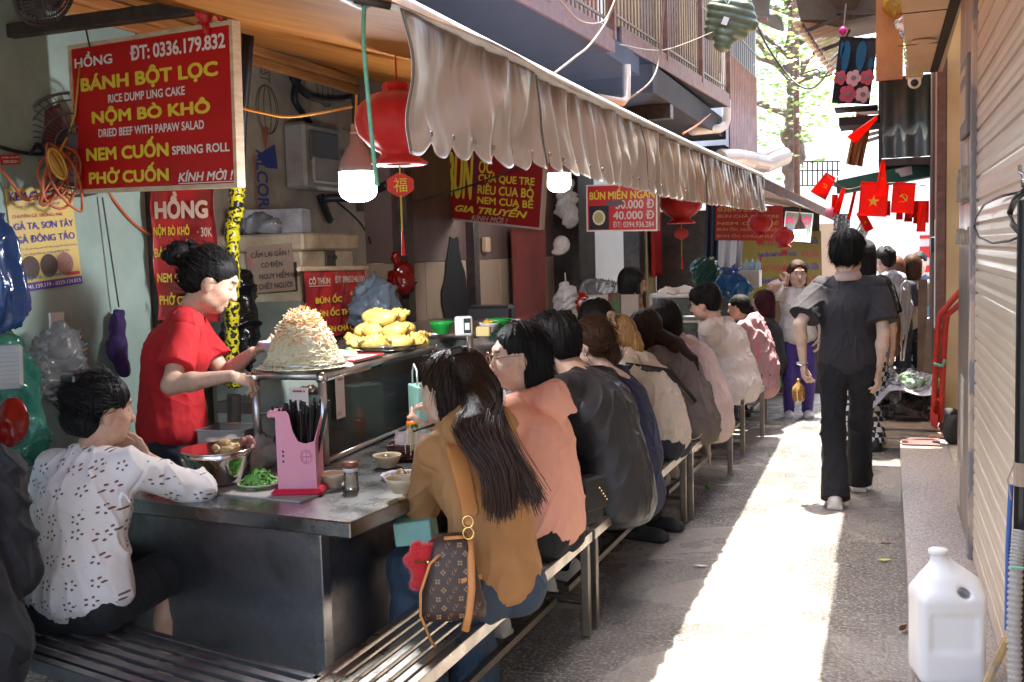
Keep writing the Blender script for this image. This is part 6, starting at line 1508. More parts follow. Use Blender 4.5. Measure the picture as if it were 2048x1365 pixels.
# third stall
c3=at(1402,775,y=8.25); c3[2]=0
r,G3=glasscase('tall white framed glass case with a noodle basket on top',at(1400,640,y=8.6)*V(1,1,0)+V(0,0,0),V(-1,0,0),.42,nrm(V(.05,1,0)),.6,.75,1.19,mat('white alu',(.66,.66,.66),rough=.4))
ct=at(1366,590,y=8.75); 
r=bowl('noodle_basket','clear basket heaped with white rice noodles on the tall case',ct+V(0,0,-.035),.16,.06,CLR,.6,cat='basket'); q=Solid()
for i in range(14): q.ell(ct+V(-.01,0,.02)+RNG.normal(0,1,3)*V(.06,.05,.012),RNG.uniform(.04,.07,3)*V(1,1,.6),None,.03)
solid(q,'noodles',.009,[mat('white noodles',(.68,.67,.60),rough=.5,bump=.5,bscale=70)],r,disp=folds(.006,40))
r=bowl('food_tray','bowl of golden fried food inside the tall case',at(1380,650,y=8.8)+V(0,0,-.06),.12,.05,POLISH,.6,cat='bowl'); q=Solid(); q.ell(at(1380,650,y=8.8),(.11,.1,.035),None,.02); solid(q,'fritters',.008,[YELF],r,disp=folds(.012,25))
r=bowl('food_tray','clear bowl of yellow broth hung by the tall case',at(1425,640,y=8.3)+V(0,0,-.04),.08,.06,CLR,.5,cat='bowl'); q=Solid(); q.ell(at(1425,640,y=8.3)+V(0,0,-.01),(.065,.065,.022),None,.02); solid(q,'broth',.008,[mat('yellow broth',(.5,.42,.03),rough=.3)],r)
bag('plastic_bag','green plastic bag on the table below the tall case',at(1432,668,y=8.7),(.12,.1,.08),GREENF)
bag('plastic_bag','pink and red bags inside the lower part of the tall case',at(1400,665,y=8.8),(.09,.08,.07),film('pink film',(.6,.2,.25),.2,.15,.8,18))
r=thing('steel_counter','steel table under the tall glass case','counter',(-1.5,8.9,0)); MB().bb((-1.9,8.2,.69),(-1.32,9.8,.745),0,.004).build('counter_top',STEEL,r); MB().bb((-1.85,8.3,0),(-1.45,9.7,.688)).build('side_panel',STEELD,r)
bag('plastic_bag','dark green bag hanging by the far dark door',at(1412,545,y=10.8),(.14,.14,.17),film('deep green film',(.03,.16,.11),.1,.2,.8,14),at(1410,515,y=10.8),.014)
bag('plastic_bag','bright blue plastic sack on the far stall',at(1470,572,y=10.6),(.17,.13,.12),film('sky blue film',(.03,.22,.5),.1,.12,.8,14),None,.014)
bag('plastic_bag','second dark blue bag behind the bright blue sack',at(1458,548,y=11.4),(.16,.1,.07),BLUEF,None,.014)
carton('polystyrene_box','white foam box with bottles on it at the far stall',at(1500,558,y=11.2),(.22,.25,.18),0,mat('foam',(.55,.53,.48),rough=.8))
r=thing('water_bottles','clear water bottles on the white foam box','bottles',at(1505,540,y=11.2))
for i in range(3): MB().lathe(at(1492+12*i,546,y=11.2),[(.03,0),(.03,.10),(.012,.13),(.012,.15)],12).build('bottle',film('bottle film',(.5,.7,.85),.5,.05,0),r,True)
r=thing('doorway','dark panelled door at the back of the far stall','door',at(1400,620,x=-2.7)); a=at(1375,470,x=-2.72);b_=at(1425,470,x=-2.72)
MB().bb((-2.74,a[1],0),(-2.70,b_[1],2.1)).build('door_leaf',mat('dark blue door',(.05,.06,.085),rough=.4),r); mb=MB()
for i in range(2):
    for k in range(3): mb.bb((-2.70,a[1]+.12+i*(b_[1]-a[1])/2,.2+.62*k),(-2.685,a[1]-.12+(i+1)*(b_[1]-a[1])/2,.7+.62*k),0,.006)
mb.build('door_panel',mat('dark blue door',(.05,.06,.085)),r)
drape('curtain','dark blue curtain tied back at the far stall',at(1412,400,y=11.9),at(1440,400,y=11.9),at(1418,590,y=11.9),mat('dark curtain',(.03,.035,.06),rough=.8),'curtain',.03,14)
drape('curtain','white curtain gathered below the far red menu',at(1436,480,y=12.2),at(1485,480,y=12.2),at(1440,555,y=12.2),mat('white curtain',(.4,.4,.4),rough=.8),'curtain',.03,14)
carton('carton','brown cardboard carton behind the woman with plum hair',at(1570,625,y=11.6),(.24,.25,.28),8,mat('cardboard',(.22,.15,.10),rough=.8))
r=thing('stool_stack','stack of shiny steel stools beside the purple trousers','stool',at(1573,770,z=-.08)); c=at(1573,770,z=-.08)
for i in range(4): MB().lathe(c+V(0,.0,.14+.08*i),[(.11,0),(.13,.02),(.13,.035),(.02,.04),(0,.04)],18).build('seat',POLISH,r,True)
for k in range(4): MB().tube([c+V(.09*math.cos(k*PI/2+.7),.09*math.sin(k*PI/2+.7),0),c+V(.08*math.cos(k*PI/2+.7),.08*math.sin(k*PI/2+.7),.42)],.011,8).build('leg',POLISH,r)
c=at(1560,772,z=-.05); r=thing('waste_bin','green plastic waste bin with a white number on it','bin',c); MB().lathe(c,[(.10,0),(.125,.25),(.135,.255),(.135,.27),(.12,.27)],24).build('bin_body',GRB,r,True); MB().tube([c+V(.06,-.10,.2),c+V(.14,-.04,.16),c+V(.12,.05,.2)],.006,6).build('handle',GRB,r)
Bd=Board(c+V(-.05,-.125,.2),V(1,0,0),V(0,0,-1),.09,.12); Bd.text('2',.2,.7,.1,.8,0,.05,lift=.003); Bd.lettering([WHT],r,'number')

# ================================================================== PEOPLE
def W_(loc,yaw,p):
    return Rz(rad(yaw))@np.array(p,float)+np.array([loc[0],loc[1],loc[2] if len(loc)>2 else 0])
def eyelet():
    m=bpy.data.materials.new('white eyelet cotton'); m.use_nodes=True; n,l=m.node_tree.nodes,m.node_tree.links; b=n['Principled BSDF']; b.inputs['Roughness'].default_value=.85
    tc=n.new('ShaderNodeTexCoord'); mp=n.new('ShaderNodeMapping'); mp.inputs['Scale'].default_value=(1,.35,1); l.new(tc.outputs['Object'],mp.inputs['Vector'])
    vo=n.new('ShaderNodeTexVoronoi'); vo.inputs['Scale'].default_value=15; vo.inputs['Randomness'].default_value=.35; l.new(mp.outputs['Vector'],vo.inputs['Vector'])
    sub=n.new('ShaderNodeVectorMath'); sub.operation='SUBTRACT'; l.new(mp.outputs['Vector'],sub.inputs[0])
    sc=n.new('ShaderNodeVectorMath'); sc.operation='SCALE'; sc.inputs['Scale'].default_value=15; l.new(mp.outputs['Vector'],sc.inputs[0])
    s2=n.new('ShaderNodeVectorMath'); s2.operation='SCALE'; s2.inputs['Scale'].default_value=15; l.new(vo.outputs['Position'],s2.inputs[0])
    l.new(sc.outputs[0],sub.inputs[0]); l.new(vo.outputs['Position'],s2.inputs[0]); l.new(s2.outputs[0],sub.inputs[1])
    sx=n.new('ShaderNodeSeparateXYZ'); l.new(sub.outputs[0],sx.inputs[0])
    def mth(op,a,b_=None):
        q=n.new('ShaderNodeMath'); q.operation=op
        for i,v in enumerate((a,b_)):
            if v is None: continue
            if isinstance(v,(int,float)): q.inputs[i].default_value=v
            else: l.new(v,q.inputs[i])
        return q.outputs[0]
    ang=mth('ARCTAN2',sx.outputs[2],sx.outputs[0]); r=mth('SQRT',mth('ADD',mth('MULTIPLY',sx.outputs[0],sx.outputs[0]),mth('MULTIPLY',sx.outputs[2],sx.outputs[2])))
    pet=mth('COSINE',mth('MULTIPLY',ang,5.0))
    f=mth('MULTIPLY',mth('LESS_THAN',mth('ABSOLUTE',mth('SUBTRACT',r,.2)),mth('MULTIPLY',.075,mth('MAXIMUM',mth('SUBTRACT',pet,.05),0))),1.0)
    v2=n.new('ShaderNodeTexVoronoi'); v2.inputs['Scale'].default_value=34; v2.inputs['Randomness'].default_value=.6; l.new(mp.outputs['Vector'],v2.inputs['Vector'])
    dots=mth('LESS_THAN',v2.outputs['Distance'],.085)
    hole=mth('MAXIMUM',f,dots)
    mx=n.new('ShaderNodeMix'); mx.data_type='RGBA'; l.new(hole,mx.inputs[0]); mx.inputs[6].default_value=(.72,.68,.66,1); mx.inputs[7].default_value=(.17,.09,.07,1); l.new(mx.outputs[2],b.inputs['Base Color'])
    nb=n.new('ShaderNodeTexNoise'); nb.inputs['Scale'].default_value=9; l.new(tc.outputs['Object'],nb.inputs['Vector'])
    bp=n.new('ShaderNodeBump'); bp.inputs['Strength'].default_value=.5; bp.inputs['Distance'].default_value=.01
    hgt=mth('SUBTRACT',nb.outputs['Fac'],mth('MULTIPLY',hole,.6)); l.new(hgt,bp.inputs['Height']); l.new(bp.outputs['Normal'],b.inputs['Normal'])
    return m
def checks(name,sc_=26,c1=(.02,.02,.022),c2=(.6,.6,.58)):
    m=bpy.data.materials.new(name); m.use_nodes=True; n,l=m.node_tree.nodes,m.node_tree.links; b=n['Principled BSDF']; b.inputs['Roughness'].default_value=.85
    tc=n.new('ShaderNodeTexCoord'); ck=n.new('ShaderNodeTexChecker'); ck.inputs['Scale'].default_value=sc_; ck.inputs['Color1'].default_value=(*c1,1); ck.inputs['Color2'].default_value=(*c2,1)
    mp=n.new('ShaderNodeMapping'); mp.inputs['Rotation'].default_value=(0,0,.5); mp.inputs['Location'].default_value=(.013,.011,.007); l.new(tc.outputs['Object'],mp.inputs['Vector']); l.new(mp.outputs['Vector'],ck.inputs['Vector']); l.new(ck.outputs['Color'],b.inputs['Base Color']); return m
DINE='diners on the alley benches'
JEANS=cloth('blue denim',(.045,.065,.095),(.03,.045,.07)); BLKCL=cloth('black cloth',(.014,.013,.015)); DKJEAN=cloth('dark denim',(.018,.022,.032)); BLACKT=cloth('black trousers cloth',(.012,.012,.014),bump=.3)

# woman or man at the bottom left corner, back turned
l_=(-2.41,2.05); person('person in a plain black long sleeved top, cut off by the left frame edge',l_,22,sc=1.08,lean=(4,12,20,20),tilt=-8,
    lh=W_(l_,22,(-.2,.40,.66)),rh=W_(l_,22,(.02,.36,.66)),rel=(.25,-.4,-.9),shirt=dict(mat=BLKCL,sleeve=2,ease=.02,hem=-.06,amp=.012,freq=7),trousers=dict(mat=BLACKT),shoes=dict(mat=SHOED),knees=((-.3,.3),(-.12,.36)),feet=((-.3,.3),(-.12,.34)),hair=dict(style='short',mat=H_BLACK),face=False,build=1.05,res=.008)
# woman in the white eyelet blouse
l_=(-2.45,2.56)
J=person('woman in a white eyelet blouse and black shorts, elbow on the counter',l_,10,sc=.90,lean=(8,16,24,24),head=(-44,-6,-4),
    lh=W_(l_,10,(-.2,.42,.86)),rh=(-2.43,2.90,.92),rel=(1.0,.1,-.6),lpalm=(0,0,-1),shirt=dict(name='blouse',mat=eyelet(),sleeve=1.12,ease=.028,hem=-.06,wide=1.5,amp=.009,freq=7.5,res=.006),
    trousers=dict(name='shorts',mat=BLKCL,len=.5,ease=.02),shoes=dict(mat=SHOED),knees=((-.12,.40),(.13,.40)),hair=dict(style='bun',mat=H_BLACK,bun=(-.01,-.10,.045),vol=1.06,amp=.004),res=.006,skin=(.50,.30,.21),headsc=1.1)
q=Solid()
for c,r in (((0,-.085,-.03),(.06,.045,.055)),((-.05,-.06,-.05),(.035,.045,.045)),((.045,-.06,-.045),(.035,.045,.045))): q.ell(J['hp'](*c),r,None,.03)
solid(q,'hair',.006,[H_BLACK],J['root'],disp=strands(J['hc'],.004))
clip=lambda J,c,sz,rt=.3: MB().box(J['hp'](*c),sz,0,(J['Rh']@Rz(rt)).T,.006).build('hair_clip',mat('glossy black clip',(.01,.01,.011),rough=.08),J['root'])
clip(J,(-.005,-.105,.105),(.085,.03,.03))
# ribbon bow on the sleeve
mb=MB(); e=at(243,985,y=2.52); mb.tube([e,e+V(-.005,-.005,-.02),e+V(-.01,0,-.045)],.006,6,0,True,.3); mb.tube([e,e+V(.02,-.005,-.01),e+V(.03,0,-.03)],.004,6,0,True,.3); mb.build('ribbon',WHITEP,J['root'])

# vendor
l_=(-2.90,3.62)
J=person('vendor woman in a red t-shirt working behind the display case',l_,-56,'stand',sc=1.0,lean=(4,9,20,34),head=(-4,-24,0),skin=(.56,.37,.27),
    rh=at(462,752,y=3.44),lh=at(505,705,y=3.74),rel=(.35,-.75,-.7),lel=(-.5,-.2,-.8),rhd=nrm(V(.8,.5,-.35)),lhd=nrm(V(.75,.4,.25)),lpalm=(0,.2,1),rpalm=(-.3,.3,-1),rcurl=.95,lcurl=.55,
    shirt=dict(name='t_shirt',mat=cloth('red cotton',(.50,.012,.018),(.42,.010,.014)),sleeve=.72,ease=.022,hem=-.10,amp=.006,freq=8,wide=1.12,res=.006),trousers=dict(name='jeans',mat=DKJEAN),shoes=dict(mat=SHOED),
    hair=dict(style='bun',mat=H_BLACK,bun=(0,-.148,.055),amp=.003,res=.005),res=.0048,headsc=1.14,build=1.02)
clip(J,(0,-.125,.11),(.05,.03,.02))
q=Solid()
for i in range(10): q.ell(J['hp'](0,-.15,.05)+RNG.normal(0,1,3)*V(.022,.022,.026),RNG.uniform(.015,.028),None,.008)
solid(q,'hair',.005,[H_BLACK],J['root'],disp=strands(J['hc'],.004))

# woman in brown hoodie
l_=(-1.18,3.04)
J=person('woman in a brown hoodie with long loose dark hair, eating at the counter',l_,54,sc=.97,lean=(9,18,28,34),head=(24,-12,0),group=DINE,build=.9,skin=(.58,.40,.30),
    lh=at(838,1002,y=3.36),rh=at(878,862,y=3.46),lel=(-.25,-.15,-1.0),rel=(.7,-.1,-.6),lhd=nrm(V(-.75,.3,.22)),lpalm=(.2,.6,.75),rpalm=(-.9,0,.3),rhd=nrm(V(-.3,-.1,.9)),lcurl=.55,rcurl=.8,
    shirt=dict(name='hoodie',mat=cloth('brown twill',(.40,.20,.075),(.32,.155,.055),bump=.4,bscale=7),sleeve=1.9,ease=.026,hem=-.05,amp=.012,freq=7,wide=1.2,res=.0055,neck=.02),trousers=dict(name='jeans',mat=JEANS,flare=.04,ease=.018),shoes=dict(mat=SHOEW),
    hood=1.15,hair=dict(style='part',mat=H_DKBROWN,len=.07,amp=.003,res=.005),res=.005,headsc=1.08)
HC=J['hc']; HPf=J['hp']
q=Solid()
q.chain([HPf(0,-.085,.05),HPf(0,-.115,-.03),at(952,858,y=2.90),at(995,940,y=2.85),at(1003,1022,y=2.86)],[.07,.066,.05,.034,.014],.03)
q.chain([HPf(.02,-.08,.03),HPf(.04,-.105,-.05),at(998,872,y=2.93),at(1042,950,y=2.90),at(1066,1000,y=2.90)],[.045,.036,.02,.012,.006],.03)
solid(q,'hair',.005,[H_DKBROWN],J['root'],disp=strands(HC,.0045,90,4))
mb=MB()
for i in range(900):
    a=RNG.normal(0,1,3)*.011; k=RNG.random(); u_=RNG.uniform(-1,1)
    if k<.7: pts=[HPf(.06*u_,-.10,.05),HPf(.075*u_,-.15,-.04),at(952,858,y=2.845)+V(.06*u_,.02*u_,0),at(995,940,y=2.815)+V(.034*u_,.015*u_,0),at(1003,1000+34*RNG.random(),y=2.83)+V(.027*u_,.015*u_,0)]
    else: pts=[HPf(.05,-.09+.03*u_,.02),HPf(.065,-.12,-.06),at(998,872,y=2.90)+V(.03*u_,0,0),at(1043,950,y=2.875)+V(.02*u_,0,0),at(1066,985+30*RNG.random(),y=2.875)+V(.02*u_,0,0)]
    pts=[p+a*(.3+.3*j) for j,p in enumerate(pts)]; out=[]
    for j in range(len(pts)-1):
        p0_=pts[max(j-1,0)];p1=pts[j];p2=pts[j+1];p3=pts[min(j+2,len(pts)-1)]
        for t in (0,.33,.66): out.append(.5*((2*p1)+(-p0_+p2)*t+(2*p0_-5*p1+4*p2-p3)*t*t+(-p0_+3*p1-3*p2+p3)*t**3))
    out.append(pts[-1]); mb.tube(out,.0010,3,0,False)
mb.build('loose_hair',mat('hair strand',(.045,.022,.015),rough=.35),J['root'],True)
clip(J,(0,-.075,.115),(.075,.045,.03)); 
BROWNJ=J
# white noodle bowl and chopsticks in her hands
bw=at(806,960,y=3.36)
r=bowl('noodle_bowl','white scalloped melamine bowl of noodles held by the woman in brown',bw+V(0,0,-.03),.082,.052,mat('white melamine bowl',(.70,.67,.74),rough=.25),.5,wavy=.035); q=Solid()
for i in range(12): q.ell(bw+V(0,0,.01)+RNG.normal(0,1,3)*V(.03,.03,.006),RNG.uniform(.008,.018,3),None,.006)
solid(q,'noodles',.004,[mat('mixed noodles',(.5,.36,.14))],r,disp=folds(.003,90)); mb=MB()
for i in range(12):
    c=bw+V(0,0,.022)+RNG.normal(0,1,3)*V(.025,.025,.004); f_=frame(nrm(RNG.normal(0,1,3)+V(0,0,2))); s_=.011; mb.add([c-f_[0]*s_,c+f_[1]*s_*.6,c+f_[0]*s_,c-f_[1]*s_*.6],[(0,1,2,3)])
mb.build('herbs',mat('herb green',(.06,.2,.02),rough=.5),r)
tag(MB().bar(at(862,915,y=3.30),at(820,953,y=3.36),.006,.006).build('chopsticks',BSTK),'black chopsticks resting in the white noodle bowl','chopsticks')
r=thing('chopsticks','black chopsticks lifting a bite of noodles to her mouth','chopsticks',at(866,850,y=3.4)); MB().bar(at(872,847,y=3.39),at(826,864,y=3.35),.006,.006).build('chopstick',BSTK,r); MB().bar(at(872,851,y=3.40),at(828,861,y=3.37),.006,.006).build('chopstick',BSTK,r)
mb=MB(); c=at(824,862,y=3.36)
for i in range(26): a=RNG.normal(0,1,3)*.012; mb.tube([c+a*.5+V(0,0,.012),c+a+V(0,0,-.015),c+a*.9+V(0,0,-.05-.03*RNG.random())],.0016,4)
tag(mb.build('noodle_bite',mat('pale noodle',(.6,.52,.36),rough=.4)),'bite of pale noodles hanging from raised chopsticks','noodles')
mb=MB()
for i in range(5): f_=frame(nrm(RNG.normal(0,1,3))); cc=c+V(.004,0,.02)+RNG.normal(0,1,3)*.006; mb.add([cc-f_[0]*.014,cc+f_[1]*.008,cc+f_[0]*.014,cc-f_[1]*.008],[(0,1,2,3)])
tag(mb.build('herb_leaf',mat('herb green',(.06,.2,.02))),'green herb leaf on the lifted bite of noodles','herb')

# her shoulder bag
BAGM=mat('monogram canvas',(.055,.028,.02),rough=.45,c2=(.045,.022,.016),nscale=10,bump=.15,bscale=80); TANL=mat('tan leather',(.60,.25,.075),rough=.45,c2=(.52,.2,.055),nscale=8); GOLD=mat('brass fitting',(.75,.5,.18),rough=.2,metal=1)
bc=at(918,1150,y=2.78)
r=thing('shoulder_bag','brown monogram shoulder bag with a wide tan strap hanging at the brown hoodie','bag',bc-V(0,0,.12))
bn=nrm((EYEP-bc)*V(1,1,0.15)); bu=nrm(np.cross(V(0,0,1),bn)); bu=nrm(bu+V(0,0,0)); bv=np.cross(bn,bu)
fl=lambda a,b,d=0: bc+bu*a+bv*b+bn*d
mb=MB()
# gusset body: wide foot, pinched mouth
prof=[(-.125,.098,.050),(-.09,.10,.052),(0,.078,.045),(.08,.060,.034),(.125,.045,.022)]
vs=[];n=28
for (b,w_,d_) in prof:
    for k in range(n):
        t=2*PI*k/n; cx=abs(math.cos(t))**.5*math.copysign(1,math.cos(t)); sy=abs(math.sin(t))**.5*math.copysign(1,math.sin(t)); vs.append(fl(w_*cx-.02-.12*(b+.12)*.0,b,d_*sy))
fs=[(i*n+k,i*n+(k+1)%n,(i+1)*n+(k+1)%n,(i+1)*n+k) for i in range(len(prof)-1) for k in range(n)]+[tuple(range(n-1,-1,-1)),tuple((len(prof)-1)*n+k for k in range(n))]
mb.add(vs,fs); mb.build('bag_body',BAGM,r,True)
def bag_pt(a,b):
    w_=np.interp(b,[p[0] for p in prof],[p[1] for p in prof]); d_=np.interp(b,[p[0] for p in prof],[p[2] for p in prof]); x=(a+.02)/w_; d=d_*(max(0,1-abs(x)**4))**.25; return fl(a,b,d+.0015)
MONO=mat('monogram print',(.30,.17,.08),rough=.5); mb=MB(); gv,gf=glyphs('L',.0); hv_,hf=glyphs('V',.0)
row=0
for b in np.arange(-.11,.12,.026):
    row+=1
    for j,a in enumerate(np.arange(-.115,.08,.034)):
        a=a+(.017 if row%2 else 0); w_=np.interp(b,[p[0] for p in prof],[p[1] for p in prof])
        if abs(a+.02)>w_*.8: continue
        if (row+j)%2:
            for (gg,ff,ox,oy) in ((gv,gf,-.008,-.008),(hv_,hf,-.002,-.001)):
                mb.add([bag_pt(a+ox+p[0]*.017,b+oy+p[1]*.017) for p in gg],ff)
        else:
            for k in range(4):
                t=k*PI/2+.78*(row%2); c0=(a+.0055*math.cos(t),b+.0055*math.sin(t)); mb.add([bag_pt(c0[0]+.0035*math.cos(q_),c0[1]+.0035*math.sin(q_)) for q_ in np.linspace(0,2*PI,8,endpoint=False)],[tuple(range(8))])
mb.build('monogram',MONO,r)
mb=MB(); sp_=[bag_pt(.035,.13),bag_pt(.037,.05),bag_pt(.036,-.03),bag_pt(.026,-.10),fl(.012,-.155,.055)]; mb.tube([p+bn*.004 for p in sp_],.012,6,0,True,.25,bu); mb.tube([bag_pt(.006,-.005)+bn*.007,bag_pt(.068,-.005)+bn*.007],.008,6,0,True,.3); mb.tube([bag_pt(-.04,.118),bag_pt(0,.122)+bn*.012,bag_pt(.035,.115)],.006,6); mb.build('leather_strap',TANL,r,True)
mb=MB(); mb.tube([bag_pt(-.055,.075)+bn*.01,fl(-.085,.05,.05),fl(-.115,-.03,.06),fl(-.118,-.10,.06),fl(-.09,-.18,.05),fl(-.07,-.215,.04)],.0045,8); mb.build('leather_cord',TANL,r,True)
s0=at(910,870,y=2.985); strap=[at(903,868,y=3.08),at(912,900,y=2.93),at(928,960,y=2.875),at(941,1025,y=2.82),fl(.03,.155,.02)]
mb=MB(); mb.tube(strap,[.028,.030,.030,.027,.014],8,0,True,.16,V(1,.25,0)); mb.build('shoulder_strap',TANL,r,True)
mb=MB()
for k in range(2): c_=fl(.032,.165-.035*k,.022); mb.tube([c_+bu*.016*math.cos(t)+bv*.018*math.sin(t) for t in np.linspace(0,2*PI,16)],.0035,6,0,False)
for a in (-.09,-.03,.03): mb.lathe(fl(a,-.129,.03),[(0,-.004),(.006,-.002),(.006,.003),(0,.005)],10)
mb.build('buckle',GOLD,r,True)
fc_=at(840,1125,y=2.80); r=thing('plush_charm','fluffy red plush charm clipped to the monogram bag','charm',fc_)
q=Solid()
for c_,rr_ in (((0,0,0),(.042,.03,.042)),((.01,0,-.045),(.038,.03,.034)),((.03,0,.035),(.03,.025,.03)),((-.035,0,.005),(.02,.02,.018)),((-.01,0,.045),(.02,.02,.022)),((-.015,0,-.07),(.022,.02,.02))): q.ell(fc_+V(*c_),rr_,None,.014)
vs,fs=q.mesh(.0045); nn=vnormals(vs,fs); np_mesh('plush_body',vs+nn*(.002*vnoise(vs*140))[:,None],fs,[mat('plush red',(.60,.012,.014),rough=.95,sheen=.5)],r)
mb=MB()
for i in RNG.integers(0,len(vs),2600):
    d_=nrm(nn[i]+RNG.normal(0,.45,3)); t1=nrm(np.cross(d_,V(.3,.5,.8)))*.0007; mb.add([vs[i]-t1,vs[i]+t1,vs[i]+d_*RNG.uniform(.006,.011)],[(0,1,2)])
mb.build('fur',mat('plush red',(.6,.012,.014)),r)
fb_=nrm(EYEP-fc_); fu=nrm(np.cross(V(0,0,1),fb_))
MB().tube([fc_+fb_*.034-fu*.018+V(0,0,.002),fc_+fb_*.034+fu*.012],[.010,.010],10,0,True,.4,fb_).build('badge',mat('badge brown',(.2,.09,.02),rough=.4),r)
q=Solid(); q.ell(fc_+fb_*.034+fu*.026,.009,None,.002); solid(q,'bell',.002,[GOLD],r); MB().tube([fc_+fu*.03+V(0,0,.06),fc_+fu*.05+V(0,0,.075),fl(-.06,.09,.03)],.004,6).build('clasp',REDV,r,True)

# woman in the peach jacket
l_=(-1.22,3.72)
J=person('woman with glasses and black hair in a peach hooded jacket',l_,78,sc=.98,lean=(4,8,13,10),head=(46,-4,0),group=DINE,skin=(.60,.41,.31),mouth=(.55,.09,.07),
    lh=W_(l_,78,(-.16,.36,.70)),rh=W_(l_,78,(.15,.38,.74)),lel=(-.6,-.4,-.7),shirt=dict(name='jacket',mat=cloth('peach poplin',(.80,.40,.29),(.72,.34,.24),rough=.6,bump=.4,bscale=6),sleeve=2,ease=.026,hem=-.055,amp=.012,freq=6.5,wide=1.15,res=.006),
    trousers=dict(mat=BLKCL),shoes=dict(mat=SHOEW),hair=dict(style='part',mat=H_BLACK,len=.145,w=1.0,amp=.003,res=.005),res=.0048,headsc=1.1)
h=J['hp']; rt_=J['rgt']; fw__=J['fw']; up_=J['up']
q=Solid(); nk_=J['nk']
q.cone(nk_-rt_*.09+fw__*.02,nk_-fw__*.10-rt_*.02,.036,.045,.03); q.cone(nk_+rt_*.09+fw__*.02,nk_-fw__*.10+rt_*.02,.036,.045,.03); q.ell(nk_-fw__*.10-up_*.03,(.10,.06,.05),np.stack([rt_,fw__,up_]),.03); q.cone(nk_-fw__*.11-up_*.02,nk_-fw__*.175-up_*.08+rt_*.02,.06,.018,.04); q.cone(nk_-fw__*.10-up_*.05,nk_-fw__*.12-up_*.16+rt_*.01,.05,.015,.04)
solid(q,'hood',.006,[cloth('peach poplin',(.62,.30,.21))],J['root'],disp=folds(.008,10))
gl=mat('glasses rim',(.35,.22,.17),rough=.2,metal=.6); mb=MB()
for sx in (-1,1): mb.tube([h(sx*.034+.027*math.cos(t),.105,.002+.025*math.sin(t)) for t in np.linspace(0,2*PI,26)],.0016,6,0,False); mb.tube([h(sx*.060,.103,.008),h(sx*.078,.05,.012),h(sx*.078,-.01,.008)],.0014,5)
mb.tube([h(-.008,.107,.008),h(0,.110,.012),h(.008,.107,.008)],.0014,5); mb.build('glasses',gl,J['root'])
bk=at(1183,1000,y=3.95); r=thing('shoulder_bag','boxy black leather bag with small gold charms on the bench beside the peach jacket','bag',bk-V(0,0,.1)); ba=[nrm(V(.35,.94,0)),nrm(V(.94,-.35,0)),V(0,0,1)]
MB().box(bk+V(-.02,0,.0),(.14,.09,.19),0,ba,.02).build('bag_body',mat('black leather',(.012,.012,.013),rough=.35,bump=.15,bscale=150),r); MB().box(bk+V(-.02,0,.03)+ba[1]*.046,(.142,.012,.13),0,ba,.005).build('flap',mat('black leather',(.012,.012,.013)),r)
mb=MB(); 
for i in range(5): mb.lathe(bk+ba[1]*.056+ba[0]*(-.02+.012*i)+V(0,0,.06-.014*i),[(0,-.006),(.006,0),(0,.006)],8)
mb.build('charm',GOLD,r)

# man in the black jacket
l_=(-1.12,4.47)
person('man with cropped black hair hunched over in a shiny black jacket',l_,76,sc=1.03,lean=(11,21,33,40),head=(-6,-10,0),male=True,group=DINE,skin=(.50,.32,.23),
    lh=W_(l_,76,(-.2,.45,.82)),rh=W_(l_,76,(.15,.48,.86)),lel=(-.8,-.3,-.5),shirt=dict(name='jacket',mat=cloth('black satin',(.022,.023,.026),(.03,.03,.033),rough=.42,bump=.4,bscale=5),sleeve=2,ease=.036,hem=-.16,amp=.006,freq=6,wide=1.2,belly=1.05,res=.007),
    trousers=dict(mat=BLACKT),shoes=dict(mat=SHOEW),hair=dict(style='short',mat=H_BLACK,vol=1.06),res=.0055,headsc=1.06,build=.92)
# dark haired head glimpsed between diners
l_=(-1.60,5.62)
person('dark haired person behind the man in black, only the crown showing',l_,-100,sc=.96,lean=(2,6,10,10),seat=.46,hair=dict(style='bob',mat=H_BLACK,len=.06),shirt=dict(mat=BLKCL,sleeve=2),trousers=dict(mat=BLACKT),shoes=dict(mat=SHOED),res=.012)
# navy coat
l_=(-1.16,5.0)
J=person('woman with brown hair pinned back and an earring, in a belted navy coat',l_,80,sc=.94,lean=(10,19,28,28),head=(2,-6,0),group=DINE,skin=(.62,.43,.34),
    lh=W_(l_,80,(-.17,.43,.78)),rh=W_(l_,80,(.15,.42,.82)),lel=(-.7,-.3,-.6),shirt=dict(name='coat',mat=cloth('navy cotton',(.018,.024,.06),(.013,.017,.045)),sleeve=2,ease=.026,hem=-.30,amp=.011,freq=7,res=.007),trousers=dict(mat=BLACKT),shoes=dict(mat=SHOED),
    hair=dict(style='pony',mat=H_BROWN,vol=1.05),res=.0055,headsc=1.12)
q=Solid(); q.ell(J['hp'](-.078,-.002,-.045),.006,None,.001); solid(q,'earring',.0025,[mat('pearl',(.8,.8,.8),rough=.15)],J['root'])
r_=J['rgt'];MB().tube([W_(l_,80,(.158*math.cos(t),.01+.118*math.sin(t),.60)) for t in np.linspace(0,2*PI,40)],.02,6,0,False,.35).build('belt',cloth('navy cotton',(.018,.024,.06)),J['root'],True)
